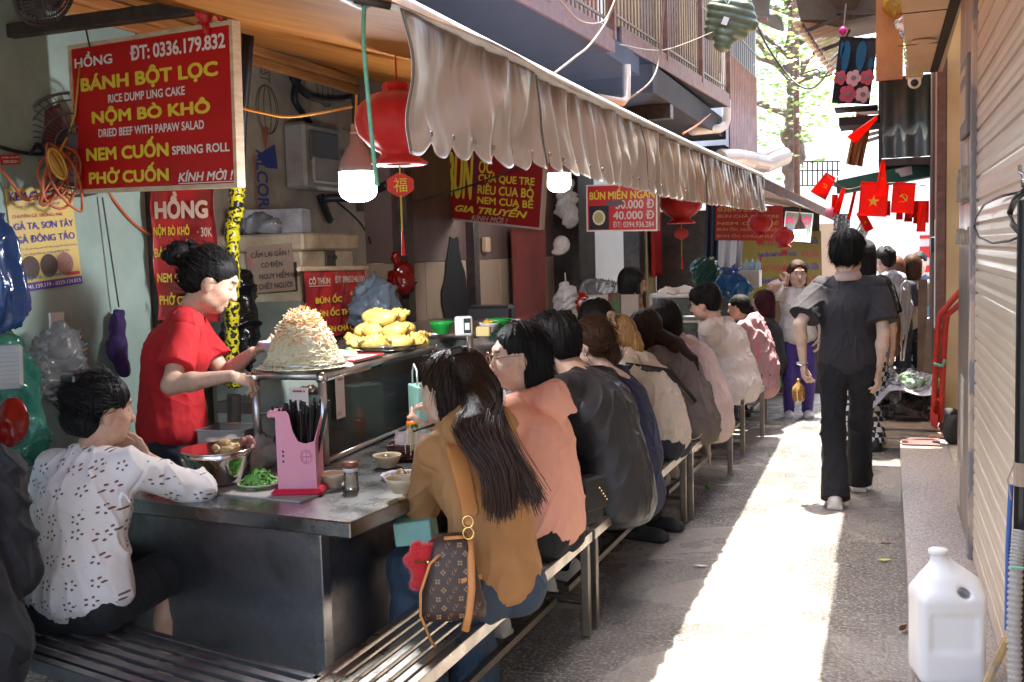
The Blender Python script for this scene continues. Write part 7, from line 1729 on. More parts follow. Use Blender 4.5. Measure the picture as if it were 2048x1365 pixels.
# cream sweater, blond tips
l_=(-1.12,5.63)
J=person('woman in a cream sweater with a bleached ponytail and a black cross strap',l_,80,sc=.95,lean=(13,24,34,38),head=(4,-8,0),group=DINE,skin=(.60,.42,.32),
    lh=W_(l_,80,(-.17,.45,.80)),rh=W_(l_,80,(.15,.45,.84)),build=.9,shirt=dict(name='sweater',mat=cloth('cream knit',(.58,.50,.42),(.50,.43,.35)),sleeve=2,ease=.022,hem=-.05,amp=.010,freq=8),trousers=dict(name='jeans',mat=DKJEAN),shoes=dict(mat=SHOED),
    hair=dict(style='pony',mat=H_BLOND,vol=1.03),res=.007)
MB().tube([J['LS']+V(0,-.06,.03),J['ch']-J['fw']*.135,W_(l_,80,(.14,-.10,.72))],.02,6,0,True,.25).build('cross_strap',BLACKP,J['root'],True)
mb=MB()
for z in (.0,-.07): mb.tube([W_(l_,80,(.10*u,-.152-.01*(1-u*u),.545+z+.01*u*u)) for u in np.linspace(-1,1,10)],.0022,4)
mb.build('seam_stitching',mat('tan thread',(.4,.3,.2)),J['root'])
# grey hoodie
l_=(-1.09,6.28)
J=person('woman in a grey zip hoodie with long dark hair down her back',l_,80,sc=.95,lean=(14,26,36,40),head=(2,-8,0),group=DINE,skin=(.6,.42,.32),
    lh=W_(l_,80,(-.17,.45,.82)),rh=W_(l_,80,(.15,.45,.84)),shirt=dict(name='hoodie',mat=cloth('grey jersey',(.15,.12,.11),(.11,.09,.085)),sleeve=2,ease=.03,hem=-.12,amp=.012,freq=7),trousers=dict(mat=BLACKT),shoes=dict(mat=SHOEW),
    hair=dict(style='long',mat=H_DKBROWN,len=.16,vol=1.05),res=.007)
q=Solid(); q.chain([J['hp'](0,-.09,-.05),J['nk']-J['fw']*.105-J['up']*.04,J['ch']-J['fw']*.135,J['ws']-J['fw']*.145+J['up']*.08],[.05,.042,.026,.008],.03); q.chain([J['hp'](-.04,-.08,-.05),J['nk']-J['fw']*.10-J['up']*.05-J['rgt']*.05,J['ch']-J['fw']*.13-J['rgt']*.03],[.045,.034,.01],.03); solid(q,'hair',.008,[H_DKBROWN],J['root'],disp=strands(J['hc'],.004))
# pale pink shirt
l_=(-1.07,6.84)
person('person with thick black hair in a pale pink collared shirt, bent over the table',l_,85,sc=.96,lean=(14,26,36,38),head=(0,-10,0),male=True,group=DINE,
    lh=W_(l_,85,(-.17,.45,.82)),rh=W_(l_,85,(.15,.45,.84)),shirt=dict(mat=cloth('pale pink cotton',(.60,.47,.45),(.52,.40,.38)),sleeve=2,ease=.03,hem=-.22,amp=.010,freq=7),trousers=dict(mat=BLACKT),shoes=dict(mat=SHOEW),hair=dict(style='bob',mat=H_BLACK,len=.07,vol=1.08),res=.008,headsc=1.1)
r=thing('plush_charm','small lime green plush rabbit charm hanging behind the grey hoodie','charm',at(1427,850,y=6.5)); c=at(1427,850,y=6.5); q=Solid(); q.ell(c+V(0,0,.03),(.035,.03,.05),None,.02); q.ell(c+V(.01,0,-.05),(.03,.026,.035),None,.02); q.ell(c+V(-.012,0,.085),(.014,.012,.03),None,.01); q.ell(c+V(.014,0,.08),(.014,.012,.03),None,.01); q.ell(c+V(.018,-.01,-.085),(.02,.018,.02),None,.01); solid(q,'plush_body',.007,[mat('lime plush',(.22,.42,.10),rough=.95,bump=.5,bscale=120)],r)
MB().tube([at(1415,800,y=6.5),at(1419,830,y=6.5),at(1416,890,y=6.45),at(1421,935,y=6.45)],[.012,.006,.016,.004],8,0,True,.4).build('ribbon',mat('beige ribbon',(.5,.38,.3),rough=.6),r)
# white tee man
l_=(-1.06,7.98)
J=person('stout man with glasses in a white tee with a pink handprint on the back',l_,80,sc=.98,lean=(9,16,27,30),head=(6,-10,0),male=True,group=DINE,skin=(.60,.38,.29),build=1.12,
    lh=at(1425,655,y=8.05),rh=W_(l_,80,(.16,.46,.82)),lel=(-.7,-.2,-.7),lcurl=.9,shirt=dict(name='t_shirt',mat=cloth('white jersey',(.70,.64,.61),(.64,.57,.54)),sleeve=.85,ease=.03,hem=-.12,amp=.010,freq=8,wide=1.2,belly=1.2),
    trousers=dict(name='shorts',mat=cloth('beige shorts',(.46,.38,.33)),len=.56,ease=.02),shoes=dict(mat=SHOED),hair=dict(style='short',mat=H_BLACK,vol=1.1,fringe=True),res=.007,headsc=1.1)
mb=MB(); pz=W_(l_,80,(-.05,-.185,.80)); nrm_=W_((0,0),80,(0,-1,0)); rg_=W_((0,0),80,(1,0,0)); tag_=lambda a,b:pz+rg_*a+V(0,0,b)-nrm_*(.10*a*a*8)
for (a0,b0,a1,b1,w_) in ((0,-.06,0,.0,.026),(-.02,0,-.035,.06,.008),(-.008,0,-.012,.075,.008),(.008,0,.012,.075,.008),(.02,-.005,.036,.06,.008)): mb.bar(tag_(a0,b0),tag_(a1,b1),w_*2,.004,0,tuple(nrm_))
mb.build('handprint',mat('handprint pink',(.62,.14,.2),rough=.8),J['root'])
gl2=MB(); 
for sx in (-1,1): gl2.tube([J['hp'](sx*.034+.025*math.cos(t),.105,.002+.02*math.sin(t)) for t in np.linspace(0,2*PI,16)],.002,5,0,False); gl2.tube([J['hp'](sx*.06,.103,.006),J['hp'](sx*.078,-.01,.006)],.002,5)
gl2.build('glasses',BLACKP,J['root'])
tag(MB().bar(at(1426,652,y=8.02),at(1410,682,y=8.1),.008,.008).build('chopsticks',BSTK),'black chopsticks in the hand of the man in white','chopsticks')
bowl('food_tray','pale bowl of noodles in front of the man in white',at(1412,690,y=8.2)+V(0,0,-.03),.10,.05,mat('melamine white',(.72,.7,.68)),.5)
# pink hooded jacket
l_=(-.96,9.0,-.01)
person('person in a dusty pink hooded jacket between the white tee and the plum hair',l_,82,sc=.86,lean=(10,18,26,26),head=(0,-6,0),group=DINE,lh=W_(l_,82,(-.16,.4,.8)),rh=W_(l_,82,(.15,.4,.8)),
    shirt=dict(name='jacket',mat=cloth('dusty pink',(.50,.28,.29),(.42,.23,.24)),sleeve=2,ease=.03,hem=-.22,amp=.012,freq=7),hood=True,trousers=dict(mat=JEANS),shoes=dict(mat=SHOED),hair=dict(style='pony',mat=H_BLACK),res=.009)
# plum haired woman
l_=(-.97,9.95,-.07)
person('woman with clipped plum red hair and a charcoal tee, seated in profile',l_,86,sc=.88,lean=(3,8,12,10),head=(8,-4,0),group=DINE,skin=(.62,.42,.33),lh=W_(l_,86,(-.15,.38,.72)),rh=W_(l_,86,(.12,.4,.74)),lel=(-.6,-.4,-.7),
    shirt=dict(name='t_shirt',mat=cloth('charcoal tee',(.035,.035,.042)),sleeve=.8,ease=.02,hem=-.05),trousers=dict(mat=BLACKT),shoes=dict(mat=SHOED),hair=dict(style='bob',mat=H_RED,len=.11),res=.008,headsc=1.12)
# phone user
l_=(-2.10,8.62)
J=person('woman with a black bob talking on a phone behind the beige screen',l_,-80,sc=.96,seat=.55,lean=(4,6,8,8),head=(-10,-8,0),skin=(.58,.38,.29),rh=at(1282,612,y=8.45),lh=W_(l_,-62,(-.16,.35,.8)),rel=(.6,-.2,-.8),rcurl=1.0,
    shirt=dict(mat=cloth('lime top',(.38,.42,.03)),sleeve=.7),trousers=dict(mat=BLACKT),shoes=dict(mat=SHOED),hair=dict(style='bob',mat=H_BLACK,len=.085,vol=1.1),res=.008,headsc=1.14)
tag(MB().box(at(1276,580,y=8.42),(.03,.07,.13),0,Rz(.5).T,.008).build('phone',BLACKP),'black phone held at the mouth of the seated woman','phone')
# woman standing in white
l_=(-.77,10.2,-.07)
J=person('woman in a white lace blouse and purple trousers, hand at her ear',l_,-168,'stand',sc=.89,lean=(0,2,4,4),head=(4,-3,0),skin=(.62,.42,.33),rh=at(1573,568,y=10.1),lh=W_(l_,-168,(-.2,.05,.75)),rel=(.7,.1,-.7),rcurl=.8,rhd=(.15,0,1),
    shirt=dict(name='blouse',mat=cloth('white lace',(.70,.67,.62),(.62,.58,.53)),sleeve=.7,ease=.03,hem=-.1,wide=1.3,amp=.01),trousers=dict(mat=cloth('purple cotton',(.09,.05,.26),(.07,.04,.2))),shoes=dict(mat=SHOEW),hair=dict(style='part',mat=H_BROWN,len=.13,vol=1.05),res=.007,headsc=1.14)
# walking man
l_=(-.20,6.62)
J=person('young man in a dark polo shirt and black trousers walking away down the alley',l_,4,'stand',sc=.985,lean=(0,2,4,6),head=(-10,-2,0),male=True,skin=(.66,.46,.35),build=.88,
    lh=at(1606,722,y=6.55),rh=at(1757,738,y=6.62),lel=(-.5,-.7,-.1),rel=(.4,-.8,-.1),lhd=nrm(V(.02,-.05,-1)),rhd=nrm(V(-.0,.1,-1)),lpalm=(1,.2,0),rpalm=(-1,.3,0),lcurl=.75,rcurl=.45,feet=((-.085,-.22,.0),(.075,.27,.0)),
    shirt=dict(name='polo_shirt',mat=cloth('dark jersey',(.030,.026,.031),(.024,.021,.025),bump=.25),sleeve=.80,ease=.034,hem=-.05,amp=.006,freq=6,wide=1.25,res=.0065,collar=True,collar_mat=cloth('beige collar',(.46,.33,.27))),
    trousers=dict(mat=cloth('black drill',(.011,.012,.016),(.008,.008,.011)),flare=.032,ease=.018),shoes=dict(mat=SHOEW,col=(.72,.70,.66)),hair=dict(style='short',mat=H_BLACK,vol=1.12,smooth=True,sl=.05),res=.0055,headsc=1.08)
mb=MB(); w0=at(1604,728,y=6.545); mb.tube([w0+V(.032*math.cos(t),.03*math.sin(t),.006*math.sin(t)) for t in np.linspace(0,2*PI,24)],.005,6,0,False); mb.build('bracelet',POLISH,J['root'],True)
bt=at(1597,783,y=6.52); r=thing('glass_bottle','small amber glass bottle hanging from the walking man\'s hand','bottle',bt-V(0,0,.06))
MB().lathe(bt,[(0,-.062),(.03,-.06),(.037,-.045),(.040,0),(.034,.03),(.014,.05),(.011,.06)],24).build('glass',mat('amber glass',(.75,.42,.14),rough=.05,trans=.7,ior=1.3),r,True); MB().lathe(bt,[(.012,.058),(.012,.078),(0,.08)],16).build('cap',GOLD,r,True)
# crowd beyond
l_=(-.14,8.25)
J=person('woman in black cap and checked trousers, mostly behind the walking man',l_,0,'stand',sc=.95,lean=(0,2,3,3),rh=W_(l_,0,(.22,.05,.72)),rhd=(0,0,-1),shirt=dict(mat=BLKCL,sleeve=.8,ease=.03),trousers=dict(mat=checks('checked cloth'),ease=.03),shoes=dict(mat=SHOED),hair=dict(style='long',mat=H_BLACK,len=.16),res=.009,headsc=1.08)
q=Solid(); h=J['hp']; q.ell(h(0,-.015,.06),(.095,.115,.085),J['Rh'].T,.01); q.cut(-(J['Rh']@V(0,0,1)),h(0,0,.035)); q.cone(h(0,.08,.04),h(0,.16,.03),.05,.03,.02); solid(q,'cap',.007,[cloth('cap cloth',(.02,.02,.024))],J['root'])
bag('plastic_bag','small clear carrier bag in the hand of the woman in checked trousers',W_(l_,0,(.235,.05,.45)),(.06,.06,.12),FILM,W_(l_,0,(.225,.05,.62)),.01)
l_=(-.13,9.35,-.02)
J=person('dark tee wearer with a pink bow in black hair, past the checked trousers',l_,0,'stand',sc=.9,lean=(0,3,5,5),male=True,skin=(.30,.15,.08),rh=W_(l_,0,(.28,.12,.62)),lh=W_(l_,0,(-.25,.05,.7)),shirt=dict(mat=BLKCL,sleeve=.85,ease=.03),trousers=dict(mat=BLACKT),shoes=dict(mat=SHOED),hair=dict(style='bun',mat=H_BLACK,bun=(0,-.1,.06)),res=.010)
q=Solid(); h=J['hp']; q.ell(h(-.03,-.11,.10),(.05,.025,.03),None,.01); q.ell(h(.03,-.11,.13),(.04,.025,.035),None,.01); q.ell(h(0,-.12,.1),.02); solid(q,'hair_bow',.008,[mat('pink bow',(.65,.35,.36),rough=.8)],J['root'])
l_=(.04,11.3,-.138)
J=person('man in a black cap, face mask and pale grey jacket in the crowd',l_,40,'stand',sc=.99,lean=(0,2,3,3),head=(10,0,0),male=True,shirt=dict(name='jacket',mat=cloth('pale grey nylon',(.33,.34,.40)),sleeve=2,ease=.04,hem=-.1),hood=True,trousers=dict(mat=cloth('denim wash',(.10,.13,.2))),shoes=dict(mat=SHOED),hair=dict(style='short',mat=H_BLACK),res=.010)
h=J['hp']; q=Solid(); q.ell(h(0,-.01,.055),(.095,.115,.08),J['Rh'].T,.01); q.cut(-(J['Rh']@V(0,0,1)),h(0,0,.035)); q.cone(h(0,.08,.045),h(0,.17,.03),.055,.03,.02); solid(q,'cap',.009,[cloth('cap cloth',(.02,.02,.024))],J['root'])
q=Solid(); q.ell(h(0,.07,-.045),(.062,.045,.05),J['Rh'].T,.01); solid(q,'face_mask',.008,[mat('mask grey',(.42,.44,.4),rough=.8)],J['root'])
l_=(.14,11.75,-.165)
person('woman with light brown hair and a navy tee, back turned in the far crowd',l_,5,'stand',sc=.95,lean=(0,2,3,3),rh=W_(l_,5,(.28,.1,.6)),shirt=dict(mat=cloth('navy tee',(.03,.035,.05)),sleeve=.8),trousers=dict(mat=cloth('navy trousers',(.02,.026,.045))),shoes=dict(mat=SHOED),hair=dict(style='bob',mat=hairmat('light brown hair',(.16,.075,.05)),len=.1),res=.011)
l_=(.30,11.9,-.17)
J=person('woman with a chestnut bob and a beige tee, back turned in the far crowd',l_,-5,'stand',sc=.96,lean=(0,2,3,3),rh=W_(l_,-5,(.24,.12,.75)),shirt=dict(mat=cloth('beige tee',(.42,.36,.3)),sleeve=.8),trousers=dict(mat=DKJEAN),shoes=dict(mat=SHOED),hair=dict(style='bob',mat=H_BROWN,len=.10,vol=1.06),res=.010)
MB().tube([J['LS']+V(.05,0,.05),J['ch']-J['fw']*.13,J['ws']-J['fw']*.14+V(.1,0,0)],.012,6,0,True,.3).build('cross_strap',TANL,J['root'])
l_=(.47,15.0,-.36)
person('man in a blue grey tee facing the camera at the far end',l_,178,'stand',sc=1.06,lean=(0,1,2,2),male=True,shirt=dict(mat=cloth('slate tee',(.07,.09,.13)),sleeve=.8),trousers=dict(mat=DKJEAN),shoes=dict(mat=SHOED),hair=dict(style='short',mat=H_BLACK),res=.013)

# ================================================================== RIGHT SIDE
XS=.39
SHUT=mat('roller shutter beige',(.60,.50,.38),rough=.3,c2=(.54,.44,.33),nscale=2,spec=.5)
r=thing('roller_shutter','beige steel roller shutter filling the right edge of the frame','shutter',(XS,3.4,.13))
def shprof(v,n):
    ph=(v*n)%1
    return .008*(1 if .06<ph<.94 else 0)+.004*math.sin(ph*PI)+ .003*math.sin(ph*PI*3)
ns=34; mb=MB(); zs=[]
for i in range(ns):
    for f in (0,.05,.08,.3,.45,.5,.7,.92,.95): zs.append((i+f)/ns)
zs.append(1.0); prof=[(XS+.012-shprof(z,ns),.135+z*(3.6-.135)) for z in zs]
vs=[];fs=[]
for (x,z) in prof: vs+= [(x,.6,z),(x,5.02,z)]
for i in range(len(prof)-1): fs.append((2*i,2*i+1,2*i+3,2*i+2))
mb.add(vs,fs); mb.build('slats',SHUT,r)
MB().bb((XS+.03,.6,.135),(XS+.05,5.02,3.6)).build('backing',DARKM,r)
mb=MB(); mb.bb((XS-.02,5.03,.131),(XS+.04,5.10,3.6),0,.004); mb.build('guide_rail',mat('worn grey paint',(.22,.2,.2),rough=.5,c2=(.5,.38,.3),nscale=9,stretch=(1,1,.4),contrast=(.5,.56)),r)
ST2=mat('scuffed metal cladding',(.42,.36,.31),rough=.28,metal=.75,c2=(.30,.24,.21),nscale=4,stretch=(1,1,.25),rough2=.5,bump=.1)
r=thing('metal_pilaster','scuffed metal clad pilaster between the shutter and the tan doorway','pilaster',(XS,5.5,.13)); MB().bb((XS-.005,5.104,.131),(XS+.10,6.0,3.6),0,.006).build('cladding',ST2,r)
mb=MB(); 
for (y,z0_,z1_) in ((5.55,.5,.9),(5.75,.2,.42),(5.4,1.9,2.3)): mb.bb((XS-.008,y,z0_),(XS-.0055,y+.2,z1_))
mb.build('patch',mat('pale patch',(.55,.5,.42),rough=.5,c2=(.4,.33,.28),nscale=14),r)
# address plaque and torn paper bundles
Bd=Board((XS-.025,5.92,2.50),V(0,-1,0),V(0,0,-1),.55,.42); Bd.n=V(-1,0,0); 
a=at(1925,135,x=XS-.02); c=at(1938,265,x=XS-.02)
r=thing('number_plaque','narrow blue edged plaque on the metal pilaster','plaque',a)
y0_,y1_=min(a[1],c[1]),max(a[1],c[1]); MB().bb((XS-.03,y0_,c[2]),(XS-.008,y1_,a[2]),0,.006).build('plate',mat('plaque grey',(.16,.17,.18),rough=.5),r)
mb=MB(); mb.bb((XS-.034,y0_+.05,c[2]+.06),(XS-.0305,y1_-.05,c[2]+.22)); mb.bb((XS-.034,y0_+.05,c[2]+.27),(XS-.0305,y1_-.05,a[2]-.05)); mb.build('panel',mat('plaque cream',(.5,.4,.26),rough=.5),r)
for lab,py0,py1 in (('torn bundle of card strips stuck on the pilaster, upper one',345,405),('torn bundle of card strips stuck on the pilaster, lower one',455,492)):
    r=thing('paper_bundle',lab,'paper',at(1930,(py0+py1)/2,x=XS-.02)); mb=MB()
    a=at(1921,py0,x=XS-.01);c=at(1940,py1,x=XS-.01)
    for i in range(9):
        y=c[1]+(a[1]-c[1])*i/9; mb.bb((XS-.045+RNG.uniform(0,.03),y,min(a[2],c[2])+RNG.uniform(0,.03)),(XS-.006,y+.03,max(a[2],c[2])-RNG.uniform(0,.04)))
    mb.build('strips',mat('card strips',(.45,.36,.27),rough=.8,c2=(.3,.22,.16),nscale=20),r)
# tan doorway recess
r=thing('tan_wall','tan painted side wall of the recessed doorway','wall',(.8,8.2,.13)); MB().bb((.455,8.5,.131),(1.7,8.62,3.5)).build('side_wall',TANW,r); MB().bb((1.25,6.005,.131),(1.35,8.49,3.5)).build('back_wall',TANW,r); MB().bb((XS+.105,5.2,.131),(1.25,6.0,3.5)).build('near_wall',TANW,r)
r=thing('door_jamb','dark brown steel door jamb with a white strip at the far side of the doorway','jamb',(.40,8.6,.13)); MB().bb((.385,8.48,.131),(.45,8.78,3.3),0,.004).build('jamb_post',RUST,r); MB().bb((.378,8.55,.9),(.384,8.60,1.75)).build('light_strip',WHITEP,r); MB().bb((.355,8.66,1.50),(.384,8.74,1.62),0,.004).build('meter',BLACKP,r)
slabthing('dark_post','dark weathered timber posts beyond the doorway','post',(.36,8.79,0),(.62,9.05,3.0),mat('weathered timber',(.12,.08,.06),rough=.7,c2=(.2,.14,.1),nscale=6,stretch=(1,1,.2),bump=.2),.01)
# soffit with downlight, camera, orange panel, corrugated box
r=thing('soffit','beige panelled soffit over the doorway with a dark gap along the wall','soffit',(.4,6.5,2.8)); 
s0=at(1800,-20,z=2.85); s1=at(1808,205,z=2.85)
MB().prism([(s0[0],2.0,2.85),(s0[0],s0[1],2.85),(s1[0],8.45,2.85),(.42,8.45,2.85),(.36,2.0,2.85)],(0,0,.05)).build('panel',BEIGE,r)
mb=MB(); mb.bb((.33,2.0,2.842),(.385,8.4,2.849)); 
for y in (5.2,6.2,7.2): mb.bb((s0[0]+.01,y,2.8455),(.33,y+.006,2.8495))
mb.build('gap',mat('dark gap',(.012,.01,.009),rough=.9),r); MB().bb((.4,2.0,2.4),(.42,5.0,2.84)).build('lintel',TANW,r)
c=at(1847,83,z=2.84); r=thing('downlight','round unlit downlight in the beige soffit','light',c); MB().lathe(c,[(.055,.004),(.07,.004),(.07,-.006),(.058,-.008)],24).build('rim',BEIGE,r,True); MB().lathe(c,[(0,-.003),(.056,-.003),(.056,.002)],24).build('lens',mat('amber lens',(.6,.42,.22),rough=.4),r,True)
c=at(1829,165,y=7.7); r=thing('security_camera','white dome security camera on a beige bracket under the soffit','camera',c+V(0,0,.1)); MB().bb(c+V(-.055,-.06,.03),c+V(.055,.06,.085),0,.006).build('bracket',mat('bracket tan',(.42,.3,.16),rough=.5),r)
q=Solid(); q.ell(c+V(0,0,.0),(.042,.042,.042),None,.01); q.cone(c+V(0,0,0),c+V(0,0,.035),.04,.045,.01); solid(q,'dome',.006,[WHITEP],r); fwc=nrm(EYEP-c); MB().lathe(c+fwc*.036-V(0,0,.004),[(.026,0),(.024,.008),(0,.010)],18,0,frame(fwc)).build('lens',BLACKP,r,True)
yb=8.9
def quad(px0,py0,px1,py1,y): return at(px0,py0,y=y),at(px1,py1,y=y)
a,c=quad(1752,-60,1806,158,yb); r=slabthing('plywood_panel','orange plywood panel hanging beside the soffit','panel',(a[0],yb,c[2]),(c[0],yb+.04,a[2]+.5),ORANGE)
a,c=quad(1758,156,1862,312,yb+.06); r=thing('corrugated_box','dark green corrugated metal box above the doorway','box',(a[0],yb,c[2])); corr((a[0],yb+.08,0),(c[0]+.3,yb+.08,0),c[2],a[2],mat('dark green corrugated',(.035,.06,.055),rough=.45,c2=(.05,.045,.04),nscale=4,stretch=(1,1,.3)),r,'cladding',.022,.16); MB().bb((a[0],yb+.08,c[2]-.06),(c[0]+.3,yb+1.4,c[2]-.003)).build('base_board',DARKW,r); MB().bb((a[0]-.004,yb+.05,c[2]),(a[0]+.02,yb+1.4,a[2])).build('side_edge',DARKM,r)
q_=bag('plastic_bag','small orange plastic bundle at the top of the plywood panel',at(1783,0,y=yb-.08),(.06,.05,.10),film('orange film',(.55,.32,.03),.15,.15,.8,20),None,.01)
q_=bag('plastic_bag','torn clear plastic hanging at the soffit edge',at(1808,45,y=8.3),(.03,.03,.09),FILM,None,.01)
# green canopy board and flags
a=at(1672,362,y=8.55); b_=at(1862,322,y=9.2); a2=at(1674,388,y=8.55); b2=at(1862,352,y=9.2)
r=thing('canopy_board','dark green canopy board with a paper sticker over the flags','canopy',(a+b_)/2); MB().prism([a,b_,b2,a2],(.05,.12,0)).build('fascia',mat('dark green paint',(.03,.13,.10),rough=.4,c2=(.045,.17,.13),nscale=4),r)
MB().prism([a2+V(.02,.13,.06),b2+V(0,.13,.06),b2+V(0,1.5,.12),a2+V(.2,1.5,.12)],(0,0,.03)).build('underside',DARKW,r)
Bd=Board(a+(b_-a)*.62+V(-.004,-.006,-.01),b_-a,V(0,0,-1),.17,.07); Bd.slab(.002).build('sticker',WHITEP,r)
c=at(1655,352,y=8.5); tag(MB().tube([c,at(1672,372,y=8.6)],.016,8).build('flag_line_pipe',mat('blue grey pipe',(.3,.36,.42),rough=.4),None,True),'blue grey pipe end at the corner of the green canopy','pipe')
FLAG=film('flag red',(.95,.035,.02),0.0,.5,.1,8,1.15); FLY=mat('flag yellow',(.75,.55,.03),rough=.5)
def star(cu,cv,r_,asp): return [(cu+r_*(1 if k%2==0 else .382)*math.sin(k*PI/5)/asp[0],cv-r_*(1 if k%2==0 else .382)*math.cos(k*PI/5)/asp[1]) for k in range(10)]
def flag(label,TL,TR,BL,emblem=None,amp=.012,fr=6,ph=0,fan=0,group='red flags strung across the alley',diag=0):
    Bd=Board.corners(TL,TR,BL); root=thing('flag',label,'flag',Bd.pt(.5,0),group)
    wv=lambda u,v: amp*math.sin(u*fr+ph+v*1.5)*(.25+v)
    pos=lambda u,v,d=0: Bd.pt(.5+(u-.5)*(1+fan*v)+diag*v,v,wv(u,v)+d)
    mb=MB(); mb.sheet(lambda u,v:tuple(pos(v,u)),14,18,0,.0015); mb.build('cloth',FLAG,root,True)
    mb=MB()
    def put(poly,lift=.004):
        P=np.array(poly); c=P.mean(0); idx=[]
        mb.add([pos(c[0],c[1],lift)]+[pos(p[0],p[1],lift) for p in P],[(0,1+(i+1)%len(P),1+i) for i in range(len(P))])
    asp=(Bd.w,Bd.h)
    if emblem=='star': put(star(.5,.56,.22*Bd.w,asp))
    if emblem=='sickle':
        R_=.19*min(Bd.w,Bd.h); C=(.5,.5); mk=lambda x,y:(C[0]+x*R_/asp[0],C[1]-y*R_/asp[1])
        th=np.linspace(-2.2,1.5,18)
        for i in range(17):
            w0=.22*math.sin((i)/17*PI)+.03; w1=.22*math.sin((i+1)/17*PI)+.03
            put([mk(math.cos(th[i]),math.sin(th[i])),mk(math.cos(th[i+1]),math.sin(th[i+1])),mk((1-w1)*math.cos(th[i+1]),(1-w1)*math.sin(th[i+1])),mk((1-w0)*math.cos(th[i]),(1-w0)*math.sin(th[i]))])
        put([mk(-.55,-.95),mk(-.40,-.75),mk(-.85,-1.2),mk(-1.0,-1.1)]); put([mk(-.45,.45),mk(-.3,.6),mk(.95,-.75),mk(.8,-.9)]); put([mk(-.85,.35),mk(-.25,.95),mk(-.02,.72),mk(-.3,.45),mk(-.62,.12)])
    if mb.v: mb.build('emblem',FLY,root)
    return root
yf=8.35
F_=lambda px,py,dy=0: at(px,py,y=yf+dy)
flag('square red flag with a yellow star, hung flat below the canopy',F_(1722,364),F_(1779,366),F_(1720,432),'star',.006,5)
flag('square red flag with a hammer and sickle, hung flat at the right',F_(1786,365),F_(1832,366),F_(1781,426),'sickle',.006,5)
flag('narrow folded red flag with part of a hammer and sickle over the star flag',F_(1762,322,-.1),F_(1770,322,-.1),F_(1752,392,-.1),'sickle',.03,4,0,2.2)
flag('red flag with a hammer and sickle, first on the line at the left',F_(1652,345,.1),F_(1672,356,.1),F_(1640,392,.1),'sickle',.02,4,.5,.5)
flag('limp red flag folded narrow next to the first flag on the line',F_(1684,375,.15),F_(1692,377,.15),F_(1682,428,.15),None,.02,5,0,.7)
flag('thin dark red strip of flag left of the star flag',F_(1707,382,.3),F_(1713,383,.3),F_(1708,440,.3),None,.02,5)
flag('red flag hanging from the corrugated box above the canopy',F_(1752,232,.4),F_(1756,236,.4),F_(1737,298,.4),None,.03,4,0,3)
flag('red flag hanging behind the lower edge of the first flag',F_(1664,390,.4),F_(1676,390,.4),F_(1662,420,.4),None,.02,4)
flag('tilted red flag with a yellow star beside the striped clothes',F_(1712,428,.9),F_(1728,420,.9),F_(1718,470,.9),'star',.02,4)
for i,(px,dy,w_,ln,em) in enumerate(((1745,.5,14,26,None),(1762,.6,8,28,None),(1772,.7,9,30,None),(1795,.8,11,38,None),(1812,1.0,13,42,'star'),(1822,.6,12,34,None),(1830,.9,14,46,'star'),(1840,.7,12,50,None),(1848,.5,10,44,None),(1838,.3,14,62,None))):
    nm=['short red flag end, first right of the star flag','thin red flag end hanging second past the star flag','dark folded flag end under the gap between the flat flags','red flag end under the left of the sickle flag','red flag with yellow marks under the sickle flag','plain red flag end right below the sickle flag','red flag showing a yellow star near the dark post','long red flag fold close to the dark post','rightmost red flag fold touching the dark post','red flag fold above the black meter'][i]
    flag(nm,F_(px,402,dy),F_(px+w_,402,dy),F_(px-1,402+ln,dy),em,.02,5,i,.3)
r=cable('flag_line','thin line carrying the red flags under the canopy',[F_(1655,352),F_(1690,378,.15),F_(1730,372,.1),F_(1790,366),F_(1850,372,.2)],.003,CORDW,cat='string')
# striped clothes hanging behind
drape('hung_shirt','grey striped shirt hanging far under the flags',at(1668,428,y=11),at(1700,428,y=11),at(1672,462,y=11),checks('grey stripe',40,(.12,.12,.12),(.35,.34,.32)),'shirt',.03)
drape('hung_shirt','white and grey striped shirt hanging right of the tilted star flag',at(1722,440,y=11.2),at(1744,448,y=11.2),at(1722,472,y=11.2),checks('white stripe',40,(.6,.58,.55),(.35,.34,.32)),'shirt',.03)
c=at(1661,426,y=8.6); q=Solid(); q.ell(c,.045,None,.01); tag(solid(q,'pink_ball',.008,[mat('pink ball',(.62,.15,.2),rough=.4)],None),'small pink ball lantern at the end of the sheet roof','ball')
# towel, planks and plastic lean-to above
yt=9.0
T_=lambda px,py,dy=0: at(px,py,y=yt+dy)
Bd=Board.corners(T_(1680,74),T_(1756,76),T_(1682,206)); r=thing('beach_towel','dark towel printed with blue leaves and pink and white flowers','towel',Bd.pt(.5,0)); wv=lambda u,v:.015*math.sin(u*7+v*3)
mb=MB(); mb.sheet(lambda u,v:tuple(Bd.pt(v,u,wv(v,u))),14,14,0,.003); mb.build('cloth',mat('towel black',(.015,.016,.022),rough=.95),r,True)
tm=[mat('towel blue',(.01,.07,.14),rough=.95),mat('towel pink',(.34,.06,.09),rough=.95),mat('towel pale pink',(.42,.25,.25),rough=.95),mat('towel grey',(.12,.1,.1))]
for (a,b0_,w_,h_) in ((.22,.32,.11,.26),(.62,.30,.13,.24),(.9,.42,.06,.12),(.1,.2,.05,.12)): Bd.poly([(a+w_*math.sin(t)*(1+.3*math.cos(t)),b0_-h_*math.cos(t)) for t in np.linspace(0,2*PI,14,endpoint=False)],0,.022)
